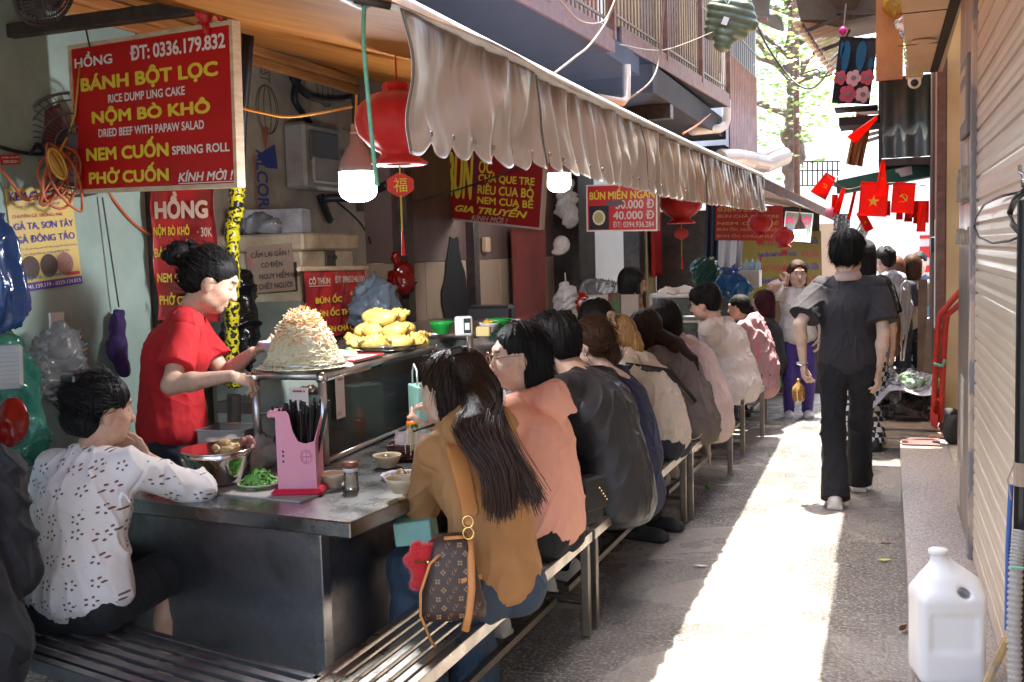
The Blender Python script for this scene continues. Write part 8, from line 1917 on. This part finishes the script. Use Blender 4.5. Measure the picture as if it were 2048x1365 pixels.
def flower(cu,cv,r_,mi,l_=.026):
    for k in range(5): Bd.poly([(cu+(.6*r_*math.cos(k*1.257)+.5*r_*math.cos(t)),cv+(.6*r_*math.sin(k*1.257)+.5*r_*math.sin(t))*.62) for t in np.linspace(0,2*PI,10,endpoint=False)],mi,l_+.001*k)
    Bd.disc(cu,cv,.02,3,l_+.007)
flower(.15,.62,.17,1); flower(.85,.60,.18,1); flower(.5,.62,.19,2,.034); flower(.40,.86,.22,1); flower(.8,.86,.19,2,.034); Bd.mb.build('print',tm,r)
mb=MB(); p=T_(1682,50); 
q=Solid(); q.ell(T_(1686,62),(.03,.03,.035),None,.01); solid(q,'peg',.008,[mat('magenta',(.5,.01,.2))],r)
slabthing('plank','upper charred plank under the flower towel','plank',T_(1670,222)-V(0,.1,.0),T_(1756,205)+V(0,.2,-.03),mat('charred plank',(.012,.011,.011),rough=.8)); slabthing('plank','lower charred plank under the flower towel','plank',T_(1678,232)-V(0,.05,.02),T_(1760,228)+V(0,.4,-.08),mat('charred plank',(.012,.011,.011)))
r=thing('lean_to','brown translucent corrugated plastic lean-to on thin battens','roof',T_(1650,70)); PL=film('brown plastic sheet',(.50,.34,.24),.25,.3,.3,8)
A=T_(1582,45,-.3); Bq=T_(1660,148,-.3); Cc=T_(1672,30,.9); Dd=T_(1700,105,.9)
mb=MB(); mb.sheet(lambda u,v:tuple((A*(1-u)+Bq*u)*(1-v)+(Cc*(1-u)+Dd*u)*v+V(0,0,.012*math.sin(u*80))),120,4,0,0); mb.build('sheet',PL,r,True)
mb=MB(); 
for (a,b) in ((T_(1605,45,-.1),T_(1660,135,-.1)),(T_(1602,62,-.1),T_(1690,25,.3)),(T_(1628,102,-.1),T_(1690,78,.3)),(T_(1640,20,.2),T_(1756,20,.4))): mb.bar(a-V(0,0,.02),b-V(0,0,.02),.03,.03)
mb.build('batten',DARKW,r)
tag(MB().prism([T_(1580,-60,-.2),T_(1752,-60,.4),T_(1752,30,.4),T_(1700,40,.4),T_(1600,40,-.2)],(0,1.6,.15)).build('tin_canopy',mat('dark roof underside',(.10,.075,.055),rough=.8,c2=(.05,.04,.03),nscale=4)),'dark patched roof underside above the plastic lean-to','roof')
tag(MB().tube([T_(1692,8),T_(1683,100),T_(1660,125)],.007,5).build('cable',CORDW),'pale cable hanging down beside the flower towel','cable')
drape('tarpaulin','brown tarpaulin with glowing orange folds above the canopy',at(1712,228,y=9.6),at(1745,232,y=9.6),at(1706,330,y=9.6),film('orange tarp',(.5,.2,.05),.1,.4,.6,6),'tarpaulin',.03,12)
r=thing('slatted_awning','white slatted awning frame behind the red corner flag','awning',at(1735,260,y=10)); mb=MB()
for i in range(6): mb.bar(at(1712+4*i,228+11*i,y=9.9),at(1758,225+10*i,y=9.9),.05,.03)
mb.build('slat',mat('white slat',(.6,.55,.52),rough=.6),r)
# unseen roof overhang added to shade this side (the sun passes between it and the awning)
r=thing('added_eaves','unseen tin eaves added over the alley to shade its right side','roof',(.1,3,3.3))
MB().prism([(-.51,-4,3.08),(-.49,2.0,3.08),(-.45,6.1,3.08),(.4,6.1,3.4),(.4,-4,3.4)],(0,0,.03)).build('sheet',mat('tin underside',(.14,.10,.075),rough=.7),r); MB().prism([(-.52,6.0,3.66),(-.50,8.42,3.68),(.62,8.42,3.68),(.62,6.0,3.66)],(0,0,.03)).build('added_shade_sheet',MATS['tin underside'],r)  # higher sheet added out of view to keep sun off the step
slabthing('house_wall','upper wall of the right hand house above the shutter','wall',(.42,.3,3.62),(.9,9.5,6.5),mat('house wall',(.4,.35,.3),rough=.8))
slabthing('far_house_wall','side wall of the houses past the doorway on the right','wall',(.62,9.06,-.2),(.9,13.5,4.5),mat('brown wall',(.26,.19,.14),rough=.8,c2=(.18,.13,.1),nscale=2))
# leaning boards
for lab,(px,py0,py1,dy) in {'thin brown board leaning by the dark posts':(1846,560,775,0),'pale timber offcut leaning on the dark posts':(1858,668,770,-.2),'grey plank standing by the hand truck':(1862,640,790,-.35)}.items():
    a=at(px,py0,y=9.3+dy); b_=at(px-3,py1,y=9.1+dy); tag(MB().bar(b_,a,.07,.015,0,(0,1,0)).build('board',mat(lab[:12],(.25,.16,.09),rough=.7,c2=(.16,.1,.06),nscale=7)),lab,'board')
# hand truck
hx=.42; r=thing('hand_truck','red steel hand truck with two rubber wheels parked in the doorway','hand truck',(.42,8.1,.13)); HR=mat('red truck paint',(.55,.03,.018),rough=.4,c2=(.35,.03,.02),nscale=14)
yh=7.95
mb=MB()
for dx in (0,15):
    mb.tube([at(1866+dx,845,y=yh),at(1872+dx,720,y=yh),at(1876+dx,655,y=yh),at(1880+dx,630,y=yh),at(1920+dx*.6,583+dx*1.2,y=yh-.05),at(1935+dx*.6,573+dx*1.2,y=yh-.05)],.021,10)
for py in (660,740,800): mb.bar(at(1868,py,y=yh),at(1888,py,y=yh),.03,.02)
mb.build('frame',HR,r,True)
a=at(1860,862,z=.137); MB().bb((at(1802,865,z=.14)[0],yh-.16,.134),(at(1875,865,z=.14)[0],yh+.12,.142)).build('toe_plate',mat('worn toe plate',(.10,.07,.065),rough=.6,c2=(.16,.05,.045),nscale=5),r)
MB().prism([at(1862,818,y=yh-.04),at(1876,835,y=yh-.04),at(1874,860,y=yh-.04),at(1862,852,y=yh-.04)],(0,.06,0)).build('bracket',HR,r)
for (px,py,dy) in ((1908,838,-.05),(1900,812,.28)):
    c=at(px,py,y=yh+dy); c[2]=.134+.105; axw=frame((1.0,-.55,0)); w_=MB().lathe(c,[(.06,-.03),(.10,-.032),(.105,-.015),(.105,.015),(.10,.032),(.06,.03)],28,0,axw).build('wheel',mat('tyre rubber',(.03,.03,.03),rough=.85),r,True)
    rim=MB().lathe(c,[(.0,-.034),(.03,-.034),(.062,-.026),(.062,.026),(.03,.034),(.0,.034)],24,0,axw).build('rim',mat('red rim',(.30,.03,.03),rough=.5),w_,True)
MB().tube([at(1868,728,y=yh-.03),at(1885,733,y=yh-.03),at(1890,720,y=yh-.03)],.012,6).build('green_tie',mat('green rope',(.16,.42,.28)),r,True)
# sacks and bags in front
c=at(1815,808,y=8.35); q=Solid(); q.ell(c,(.20,.16,.13),None,.03); q.box(c-V(0,0,.06),(.17,.13,.06),.04,None,.05); r=thing('rubbish_sack','full black plastic sack on a wooden crate','bag',c-V(0,0,.13)); solid(q,'sack',.01,[BLACKF],r,disp=folds(.022,9,stretch=(1,1,.5)))
mb=MB()
def cl(u,v):
    a=-.23+.46*u; x=c[0]-.20+.40*u-.10*(1-v)*(1-u); z=c[2]+.15-.55*max(0,.38-u)**1.0*.85-.02*math.sin(u*9+v*5)-.25*max(0,.2-v)**1.2; return (x-.03,c[1]-.20+.36*v,z)
mb.sheet(cl,30,14,0,.004); tag(mb.build('grey_cloth',cloth('pale grey cloth',(.50,.48,.50)),None,True),'pale grey cloth draped over the black sack','cloth')
bag('plastic_bag','clear bag of green vegetables on top of the black sack',at(1832,762,y=8.3),(.14,.11,.075),FILM,None,.01)
q=Solid(); 
for i in range(9): q.ell(at(1836,766,y=8.3)+RNG.normal(0,1,3)*V(.05,.03,.012),RNG.uniform(.02,.045,3),None,.015)
tag(solid(q,'green_vegetables',.009,[mat('dark leafy green',(.10,.26,.08),rough=.5,c2=(.2,.38,.15),nscale=18)],None,disp=folds(.006,40)),'bundle of green vegetables inside the clear bag','vegetables')
r=thing('wooden_crate','small slatted wooden crate under the black sack','crate',at(1785,860,z=0)); c2_=at(1782,855,z=0); mb=MB()
for k in range(3): mb.bb((c2_[0]-.10,8.25,.02+.075*k),(c2_[0]+.32,8.27,.075+.075*k),0,.003); mb.bb((c2_[0]-.10,8.275,.02+.075*k),(c2_[0]-.085,8.62,.075+.075*k),0,.003); mb.bb((c2_[0]-.10,8.625,.02+.075*k),(c2_[0]+.32,8.64,.075+.075*k),0,.003)
mb.build('slats',CREAM,r)
r=thing('folding_trolley','black grid trolley with a tall thin metal handle','trolley',at(1790,790,z=-.03)); t0=at(1788,760,y=9.9); mb=MB()
for i in range(6): mb.bar(t0+V(-.20+.08*i,-.3,.06),t0+V(-.16+.08*i,.35,.06),.012,.01); 
for i in range(8): mb.bar(t0+V(-.20,-.3+.09*i,.06),t0+V(.22,-.3+.09*i,.06),.012,.01)
for i in range(6): mb.bar(t0+V(-.20+.08*i,-.3,-.18),t0+V(-.20+.08*i,-.3,.06),.010,.01)
for z in (-.18,-.06): mb.bar(t0+V(-.20,-.3,z),t0+V(.22,-.3,z),.01,.012)
mb.build('grid',BLACKP,r)
mb=MB(); mb.tube([at(1803,722,y=10.2),at(1801,620,y=10.2),at(1804,570,y=10.2),at(1812,562,y=10.2),at(1820,570,y=10.2),at(1817,640,y=10.2),at(1806,722,y=10.2)],.010,8); mb.build('handle',ALU,r,True)
r=thing('mule_sandal','woven beige slip on sandal lying on the granite step, nearer one','sandal',at(1905,880,z=.135)); SAND=mat('woven beige leather',(.42,.28,.2),rough=.6,bump=.4,bscale=60)
def sandal(label,px,py,yaw):
    c=at(px,py,z=.134); r=thing('mule_sandal',label,'sandal',c); ax=Rz(rad(yaw)).T
    g=lambda x,y,z:c+np.array([x,y,z])@ax
    outl=[(-.13,-.03),(-.10,-.035),(0,-.038),(.08,-.045),(.13,-.03),(.145,0),(.13,.03),(.08,.045),(0,.038),(-.10,.035),(-.13,.03)]
    MB().prism([g(x,y,.008) for x,y in outl],(0,0,.014)).build('sole',SAND,r); mb=MB()
    for k in range(7):
        for sg in (-1,1):
            x0=-.0+.022*k; mb.tube([g(min(.135,x0+sg*.03*s_),.042*s_*(1-max(0,x0-.06)*4),.022+.05*(1-s_*s_)*(1-max(0,x0-.03)*5)) for s_ in np.linspace(-1,1,9)],.004,5)
    mb.build('woven_upper',SAND,r,True); return r
bpy.data.objects.remove(r)
sandal('woven beige slip on sandal lying on the granite step, toe to the wall',1893,876,8); sandal('second woven beige sandal tipped behind the first',1880,862,14)
# plastic jerrycan at the front
jc=at(1893,1385,y=3.62)*V(1,1,0)+V(.0,0,.131); r=thing('jerrycan','big white plastic jerrycan with a moulded handle on the step','jerrycan',jc)
q=Solid(); jx=nrm(V(.97,.22,0)); jy=V(-jx[1],jx[0],0); JR=[jx,jy,V(0,0,1)]
g=lambda a,b,z: jc+jx*a+jy*b+V(0,0,z)
q.box(g(0,0,.155),(.108,.085,.155),.03,JR,.03); q.ell(g(0,0,.31),(.106,.082,.07),JR,.05); q.cone(g(-.02,0,.36),g(-.025,0,.405),.055,.03,.04)
q.cone(g(-.03,0,.40),g(-.03,0,.425),.022,.022,.006)
q.cone(g(.0,0,.385),g(.075,0,.325),.022,.024,.02); q.ell(g(.03,0,.315),(.035,.1,.022),[nrm(jx-V(0,0,.6)),jy,nrm(V(0,0,1)+.6*jx)],.015,None,1)
q.box(g(0,-.098,.18),(.07,.02,.06),.012,JR,.02,None,1)
solid(q,'can_body',.006,[mat('milky plastic',(.80,.80,.80),rough=.35,sss=.15,c2=(.75,.75,.76),nscale=3,bump=.1,bscale=10)],r,disp=lambda p,n:.0025*vnoise(p*14))
MB().lathe(g(-.03,0,.425),[(.029,0),(.031,.003),(.031,.014),(.027,.018),(0,.019)],24).build('cap',WHITEP,r,True)
# pole, hose and bike lock at the right edge
r=thing('black_pole','black pole wrapped with twine at the right edge','pole',at(2044,1300,y=2.75)); MB().tube([at(2052,400,y=2.62),at(2046,900,y=2.66),at(2036,1500,y=2.70)],.018,12).build('tube',BLACKP,r); q=Solid(); MB().tube([at(2046,925+4*k+2*math.sin(k*3),y=2.66) +.0*V(1,1,1) for k in range(12)],.021,10).build('twine_wrap',mat('twine',(.36,.27,.2),rough=.9,bump=.5,bscale=60),r)
MB().tube([at(2030,925,y=2.62),at(2015,960,y=2.62),at(2022,1000,y=2.62)],.002,5).build('twine_end',mat('twine',(.36,.27,.2)),r)
r=thing('corrugated_hose','grey ribbed hose tied upright at the right edge','hose',at(2040,1400,y=2.6)); hp0=[at(2040,1060,y=2.62),at(2032,1130,y=2.60),at(2028,1250,y=2.58),at(2030,1370,y=2.56),at(2036,1500,y=2.55)]; pts=[];
for i in range(120):
    t=i/119*4; k=min(int(t),3); pts.append(hp0[k]+(hp0[k+1]-hp0[k])*(t-k))
MB().tube(pts,[.0165 if i%3 else .0125 for i in range(120)],14).build('ribbed_tube',mat('hose grey',(.34,.31,.28),rough=.5),r,True); MB().tube([at(2022,1135,y=2.58),at(2060,1137,y=2.56)],.003,6).build('green_tie',mat('green rope',(.16,.42,.28)),r)
tag(MB().tube([at(2022,970,y=2.70),at(2016,1100,y=2.70),at(2014,1260,y=2.70)],.006,8).build('blue_strap',mat('blue webbing',(.05,.12,.35),rough=.7)),'blue webbing strap hanging behind the ribbed hose','strap')
tag(MB().tube([at(1968,1380,y=2.95),at(1990,1330,y=2.95),at(2014,1280,y=2.9)],.012,8).build('broom_stick',mat('worn stick',(.5,.3,.12),rough=.6,c2=(.05,.16,.22),nscale=14)),'worn stick leaning against the ribbed hose','stick')
r=thing('bike_lock','black cable bike lock looped on the shutter handle','lock',at(2040,440,x=XS-.05))
MB().tube([at(px,py,x=XS-.04) for px,py in ((2050,383),(2000,393),(1968,410),(1952,435),(1949,455),(1958,475),(1985,487),(2020,482),(2050,470))],.004,8).build('loop',BLACKP,r,True); MB().tube([at(px,py,x=XS-.05) for px,py in ((2052,380),(2030,400),(2020,425),(2026,450),(2050,475))],.009,10).build('loop',BLACKP,r,True); MB().tube([at(2040,333,x=XS-.03),at(2040,345,x=XS-.04),at(2048,352,x=XS-.04),at(2047,375,x=XS-.04)],.006,8).build('hook',POLISH,r,True)
# litter on the ground
LEAF=lambda nm,c:mat(nm,c,rough=.7)
def leaf(label,px,py,z,L,yaw,m,curl=.2):
    c=at(px,py,z=z+.006); u=V(math.cos(yaw),math.sin(yaw),0); v=V(-u[1],u[0],0); mb=MB()
    mb.sheet(lambda a,b:tuple(c+u*L*(a-.5)+v*L*.42*math.sin(PI*a)**.8*(b-.5)+V(0,0,.004+curl*L*((b-.5)**2+.3*(a-.5)**2))),10,4,0,.0008); return tag(mb.build('fallen_leaf',m,None,True),label,'leaf')
leaf('yellow green leaf on the wet gutter',1768,1122,0,.07,.3,LEAF('yellow leaf',(.5,.5,.08))); leaf('thin brown leaf on the gutter above the yellow leaf',1772,1090,0,.05,.1,LEAF('brown leaf',(.28,.12,.05)),.5); leaf('curled brown leaf against the granite step',1806,1262,0,.055,1.0,LEAF('brown leaf',(.28,.12,.05)),1.0); leaf('pale dry leaf on the concrete near the third bench',1487,924,0,.06,.2,LEAF('dry leaf',(.4,.28,.12)),.3)
leaf('tiny white scrap of peel beside the sunlit strip',1402,1133,0,.07,.1,LEAF('peel',(.6,.6,.57)),.05)
c=at(1415,973,z=.02); q=Solid(); q.ell(c,(.022,.018,.018)); tag(solid(q,'squeezed_lime',.005,[mat('lime',(.10,.22,.04))],None),'squeezed green lime on the concrete by the bench legs','lime')
# bicycle half hidden beyond the posts
r=thing('bicycle','old bicycle half hidden behind the dark posts','bicycle',(.42,12.4,-.2)); bz=-.2
for yy_ in (12.0,13.0):
    w_=MB().tube([(.44,yy_+.32*math.cos(t),bz+.33+.32*math.sin(t)) for t in np.linspace(0,2*PI,32)],.018,8,0,False).build('wheel',BLACKP,r,True); mb=MB()
    for k in range(12): mb.tube([(.44,yy_,bz+.33),(.44,yy_+.31*math.cos(k*PI/6),bz+.33+.31*math.sin(k*PI/6))],.003,3)
    mb.build('spokes',POLISH,w_)
mb=MB(); 
for a,b_ in (((.44,12.0,.33),(.44,12.15,.85)),((.44,12.15,.8),(.44,12.7,.35)),((.44,12.7,.35),(.44,13.0,.33)),((.44,12.15,.82),(.44,12.65,.80)),((.44,12.7,.35),(.44,12.62,.95)),((.44,13.0,.33),(.44,12.63,.8))): mb.tube([V(*a)+V(0,0,bz),V(*b_)+V(0,0,bz)],.016,8)
mb.build('frame',mat('blue bike',(.12,.2,.35),rough=.4),r); MB().tube([(.16,12.05,.88+bz),(.3,12.1,.98+bz),(.44,12.15,.92+bz),(.58,12.1,.98+bz),(.72,12.05,.88+bz)],.013,8).build('handlebar',POLISH,r,True)

# ================================================================== FAR END: pale buildings, tree
FARW=mat('sunlit cream wall',(.72,.68,.60),rough=.85,c2=(.66,.62,.54),nscale=1.5)
def facade(label,lo,hi,wins,m=FARW):
    r=thing('far_building',label,'building',((lo[0]+hi[0])/2,lo[1],lo[2])); MB().bb(lo,hi).build('wall',m,r)
    for (x,z,w_,h_) in wins:
        f=MB(); 
        for (a,b,ww,hh) in ((0,-h_/2,w_+.1,.06),(0,h_/2,w_+.1,.06),(-w_/2,0,.06,h_-.06),(w_/2,0,.06,h_-.06),(0,0,.04,h_-.06)): f.box((x+a,lo[1]-.02,z+b),(ww,.08,hh))
        fo=f.build('window',mat('window frame pale',(.6,.6,.56),rough=.6),r); MB().box((x,lo[1]-.01,z),(w_-.06,.03,h_-.06)).build('pane',mat('far pane',(.28,.34,.38),rough=.2),fo)
    return r
facade('pale cream building facing the alley at its far end',(-3.5,27,-1.0),(1.6,31,3.6),[(.35,.95,.9,.5),(-1.6,2.2,.8,1.3)],mat('far white wall',(.72,.71,.69),rough=.85))
facade('cream townhouse with tall windows behind the tree',(-12,33,-1),(-1.2,36,6.6),[(-3.2,4.3,.9,1.6),(-1.9,4.3,.7,1.6),(-5,4.3,.9,1.6),(-3.2,1.8,.9,1.5),(-1.9,1.8,.8,1.5)])
facade('tall white building corner beyond the corrugated room',(-5.5,19,-.6),(-2.05,23,9.5),[(-2.9,5.2,.7,1.3)],WHITEP)
facade('orange shopfront on the left before the far end',(-3.4,17.0,-.6),(-.58,17.4,1.9),[(-1.2,1.0,.4,.5)],mat('pale orange wall',(.60,.40,.26),rough=.8))
facade('pale shop with red and white banners at the far right',(.62,20,-.7),(2.6,24,3.0),[(1.3,1.0,.6,.5)],WHITEP)
r=thing('shop_banner','small red and white shop banners on the far right shop','banner',(.75,19.9,1)); mb=MB()
for i,z in enumerate((1.62,1.28,1.02,.72)): mb.bb((.63,19.93-.0,z),(.63+(.5,.5,.25,.3)[i],19.97,z+(.06,.2,.12,.05)[i]))
mb.build('panel',RED,r)
tag(MB().tube([at(1592,115,y=17)+V(0,0,3),at(1592,115,y=17),at(1594,420,y=17)],.05,8).build('drain_pipe',RUST,None,True),'rust red downpipe on the tall white building','pipe')
r=thing('roof_railing','dark iron railing on the low roof under the tree','railing',at(1610,360,y=18)); mb=MB()
for i in range(10): p=at(1585+10*i,372,y=18); mb.tube([p,p+V(0,0,.4)],.012,5)
for z in (0,.4,.25): mb.bar(at(1580,372,y=18)+V(0,0,z),at(1680,372,y=18)+V(0,0,z),.02,.02)
mb.build('bars',DARKM,r)
# tree
TB=mat('tree bark',(.20,.14,.11),rough=.9,c2=(.12,.085,.07),nscale=9,bump=.6,bscale=24); LG=film('fresh leaves',(.32,.48,.14),0.0,.4,0,10,1.3)
yt=17.5; r=thing('street_tree','tall tree with a gnarled trunk and loose light green crown at the alley end','tree',at(1585,500,y=yt)*V(1,1,0)+V(0,0,-.5))
q=Solid(); tp=[at(1572,430,y=yt),at(1580,345,y=yt),at(1592,315,y=yt),at(1588,285,y=yt),at(1580,250,y=yt),at(1585,180,y=yt),at(1583,60,y=yt),at(1590,-60,y=yt)]
tp=[tp[0]*V(1,1,0)+V(-.1,0,-.5)]+tp
q.chain(tp,[.09,.08,.08,.11,.12,.09,.075,.065,.05],.06)
for (px,py,rr_) in ((1588,296,.15),(1580,272,.16),(1597,318,.09),(1572,338,.09),(1590,258,.10)): q.ell(at(px,py,y=yt-.08),rr_,None,.06)
limbs=[]
for i in range(26):
    b0_=tp[5]+(tp[8]-tp[5])*RNG.uniform(.05,1); e_=b0_+V(RNG.normal(0,1.5),RNG.normal(0,1.0),RNG.uniform(-.5,1.6)); m_=(b0_+e_)/2+V(0,0,.25); limbs.append((m_,e_)); q.chain([b0_,m_,e_],[.05,.03,.012],.03)
solid(q,'trunk',.035,[TB],r,disp=folds(.03,6))
mb=MB(); cen=[]
for m_,e_ in limbs: cen+= [e_,(m_+e_)/2,e_+RNG.normal(0,.4,3)]
for i in range(24): cen.append(at(RNG.uniform(1525,1720),RNG.uniform(-120,300),y=yt+RNG.uniform(-1,1.6)))
for c in cen:
    for j in range(46):
        p=c+RNG.normal(0,1,3)*V(.36,.36,.26); f_=frame(nrm(RNG.normal(0,1,3)+V(0,0,.7))); s_=RNG.uniform(.035,.075)
        mb.add([p-f_[0]*s_,p+f_[1]*s_*.45,p+f_[0]*s_,p-f_[1]*s_*.45],[(0,1,2,3)])
mb.build('crown',LG,r)
r=thing('street_tree','second leafy tree filling the sky gap behind the plastic lean-to','tree',(.6,23,-.9)); q=Solid(); q.chain([V(.9,23,-.9),V(.7,23,3),V(.3,23,7)],[.1,.08,.05],.05); solid(q,'trunk',.04,[TB],r); mb=MB()
for i in range(22):
    c=at(RNG.uniform(1560,1760),RNG.uniform(-150,260),y=23+RNG.uniform(-1.5,1.5))
    for j in range(60):
        p=c+RNG.normal(0,1,3)*V(.5,.5,.35); f_=frame(nrm(RNG.normal(0,1,3)+V(0,0,.7))); s_=RNG.uniform(.05,.1); mb.add([p-f_[0]*s_,p+f_[1]*s_*.45,p+f_[0]*s_,p-f_[1]*s_*.45],[(0,1,2,3)])
mb.build('crown',LG,r)
# wires overhead and the coat on the balcony
cable('overhead_wire','black overhead wire drooping across the gap to the plastic lean-to',[at(1490,-10,y=11),at(1530,85,y=11.5),at(1580,155,y=11.5),at(1620,178,y=11),at(1660,140,y=10),at(1700,60,y=9.2)],.010,CABK)
cable('overhead_wire','wire with a loop below the plastic lean-to',[at(1600,150,y=10.5),at(1635,140,y=10),at(1640,155,y=9.6),at(1680,145,y=9.4)],.008,CABK)
cable('hanging_cable','pale cable swinging from the near balcony to the awning',[at(1240,-20,y=6.6),at(1215,40,y=6.6),at(1180,90,y=6.3),at(1150,115,y=6.0),at(1108,148,y=5.6)],.008,CORDW)
cable('hanging_cable','pale cable looping from the far balcony down to the short pipe',[at(1330,-10,y=9),at(1325,40,y=9),at(1318,120,y=9),at(1300,165,y=8.8),at(1255,200,y=8.6)],.008,CORDW)
cable('hanging_cable','twin pale cable sagging along the near balcony bars',[at(1115,-5,y=5.6),at(1150,35,y=5.9),at(1180,48,y=6.2),at(1210,40,y=6.4),at(1232,-5,y=6.6)],.006,CORDW)
cable('hanging_cable','orange wire crossing under the corrugated room',[at(1420,228,y=12.5),at(1395,250,y=11),at(1365,268,y=10)],.010,CORD)
cable('washing_line','thin white line along the far balcony',[at(1240,90,y=8.4),at(1330,100,y=9.6),at(1432,62,y=11)],.006,CORDW)
jc_=at(1460,35,y=11.0); r=thing('quilted_coat','olive green quilted coat hanging from the far balcony','coat',jc_); q=Solid()
q.ell(jc_,(.20,.12,.22),None,.04); q.ell(jc_+V(.05,0,-.12),(.15,.1,.14),None,.05); q.cone(jc_+V(-.16,0,.12),jc_+V(-.20,-.02,-.16),.08,.07,.04); q.cone(jc_+V(.17,0,.1),jc_+V(.22,-.02,-.1),.075,.06,.04); q.cone(jc_+V(-.05,-.05,-.2),jc_+V(-.06,-.05,-.26),.09,.1,.04)
def quilt(p,n): return .012*np.abs(np.sin((p[:,2]*.8+p[:,0]*.25)*48))+.012*vnoise(p*7)-.008
solid(q,'coat_body',.010,[mat('olive nylon',(.085,.11,.06),rough=.45,c2=(.06,.08,.045),nscale=6)],r,disp=quilt); MB().box(jc_+V(-.03,-.135,-.06),(.06,.006,.08),0,Ry(.4).T).build('care_label',WHITEP,r); MB().tube([jc_+V(-.02,-.13,.30),jc_+V(-.045,-.15,.16),jc_+V(.0,-.15,.1),jc_+V(.04,-.14,.16),jc_+V(.02,-.13,.30)],.008,6).build('drawstring',mat('pale blue cord',(.35,.5,.6)),r,True)
slabthing('timber_bracket','red brown timber bracket sticking out past the green coat','bracket',at(1490,40,y=12.5)-V(0,.05,.0),at(1535,28,y=12.5)+V(0,.05,-.08),RUST)

bpy.data.objects.remove(_fo)
bpy.context.view_layer.update()
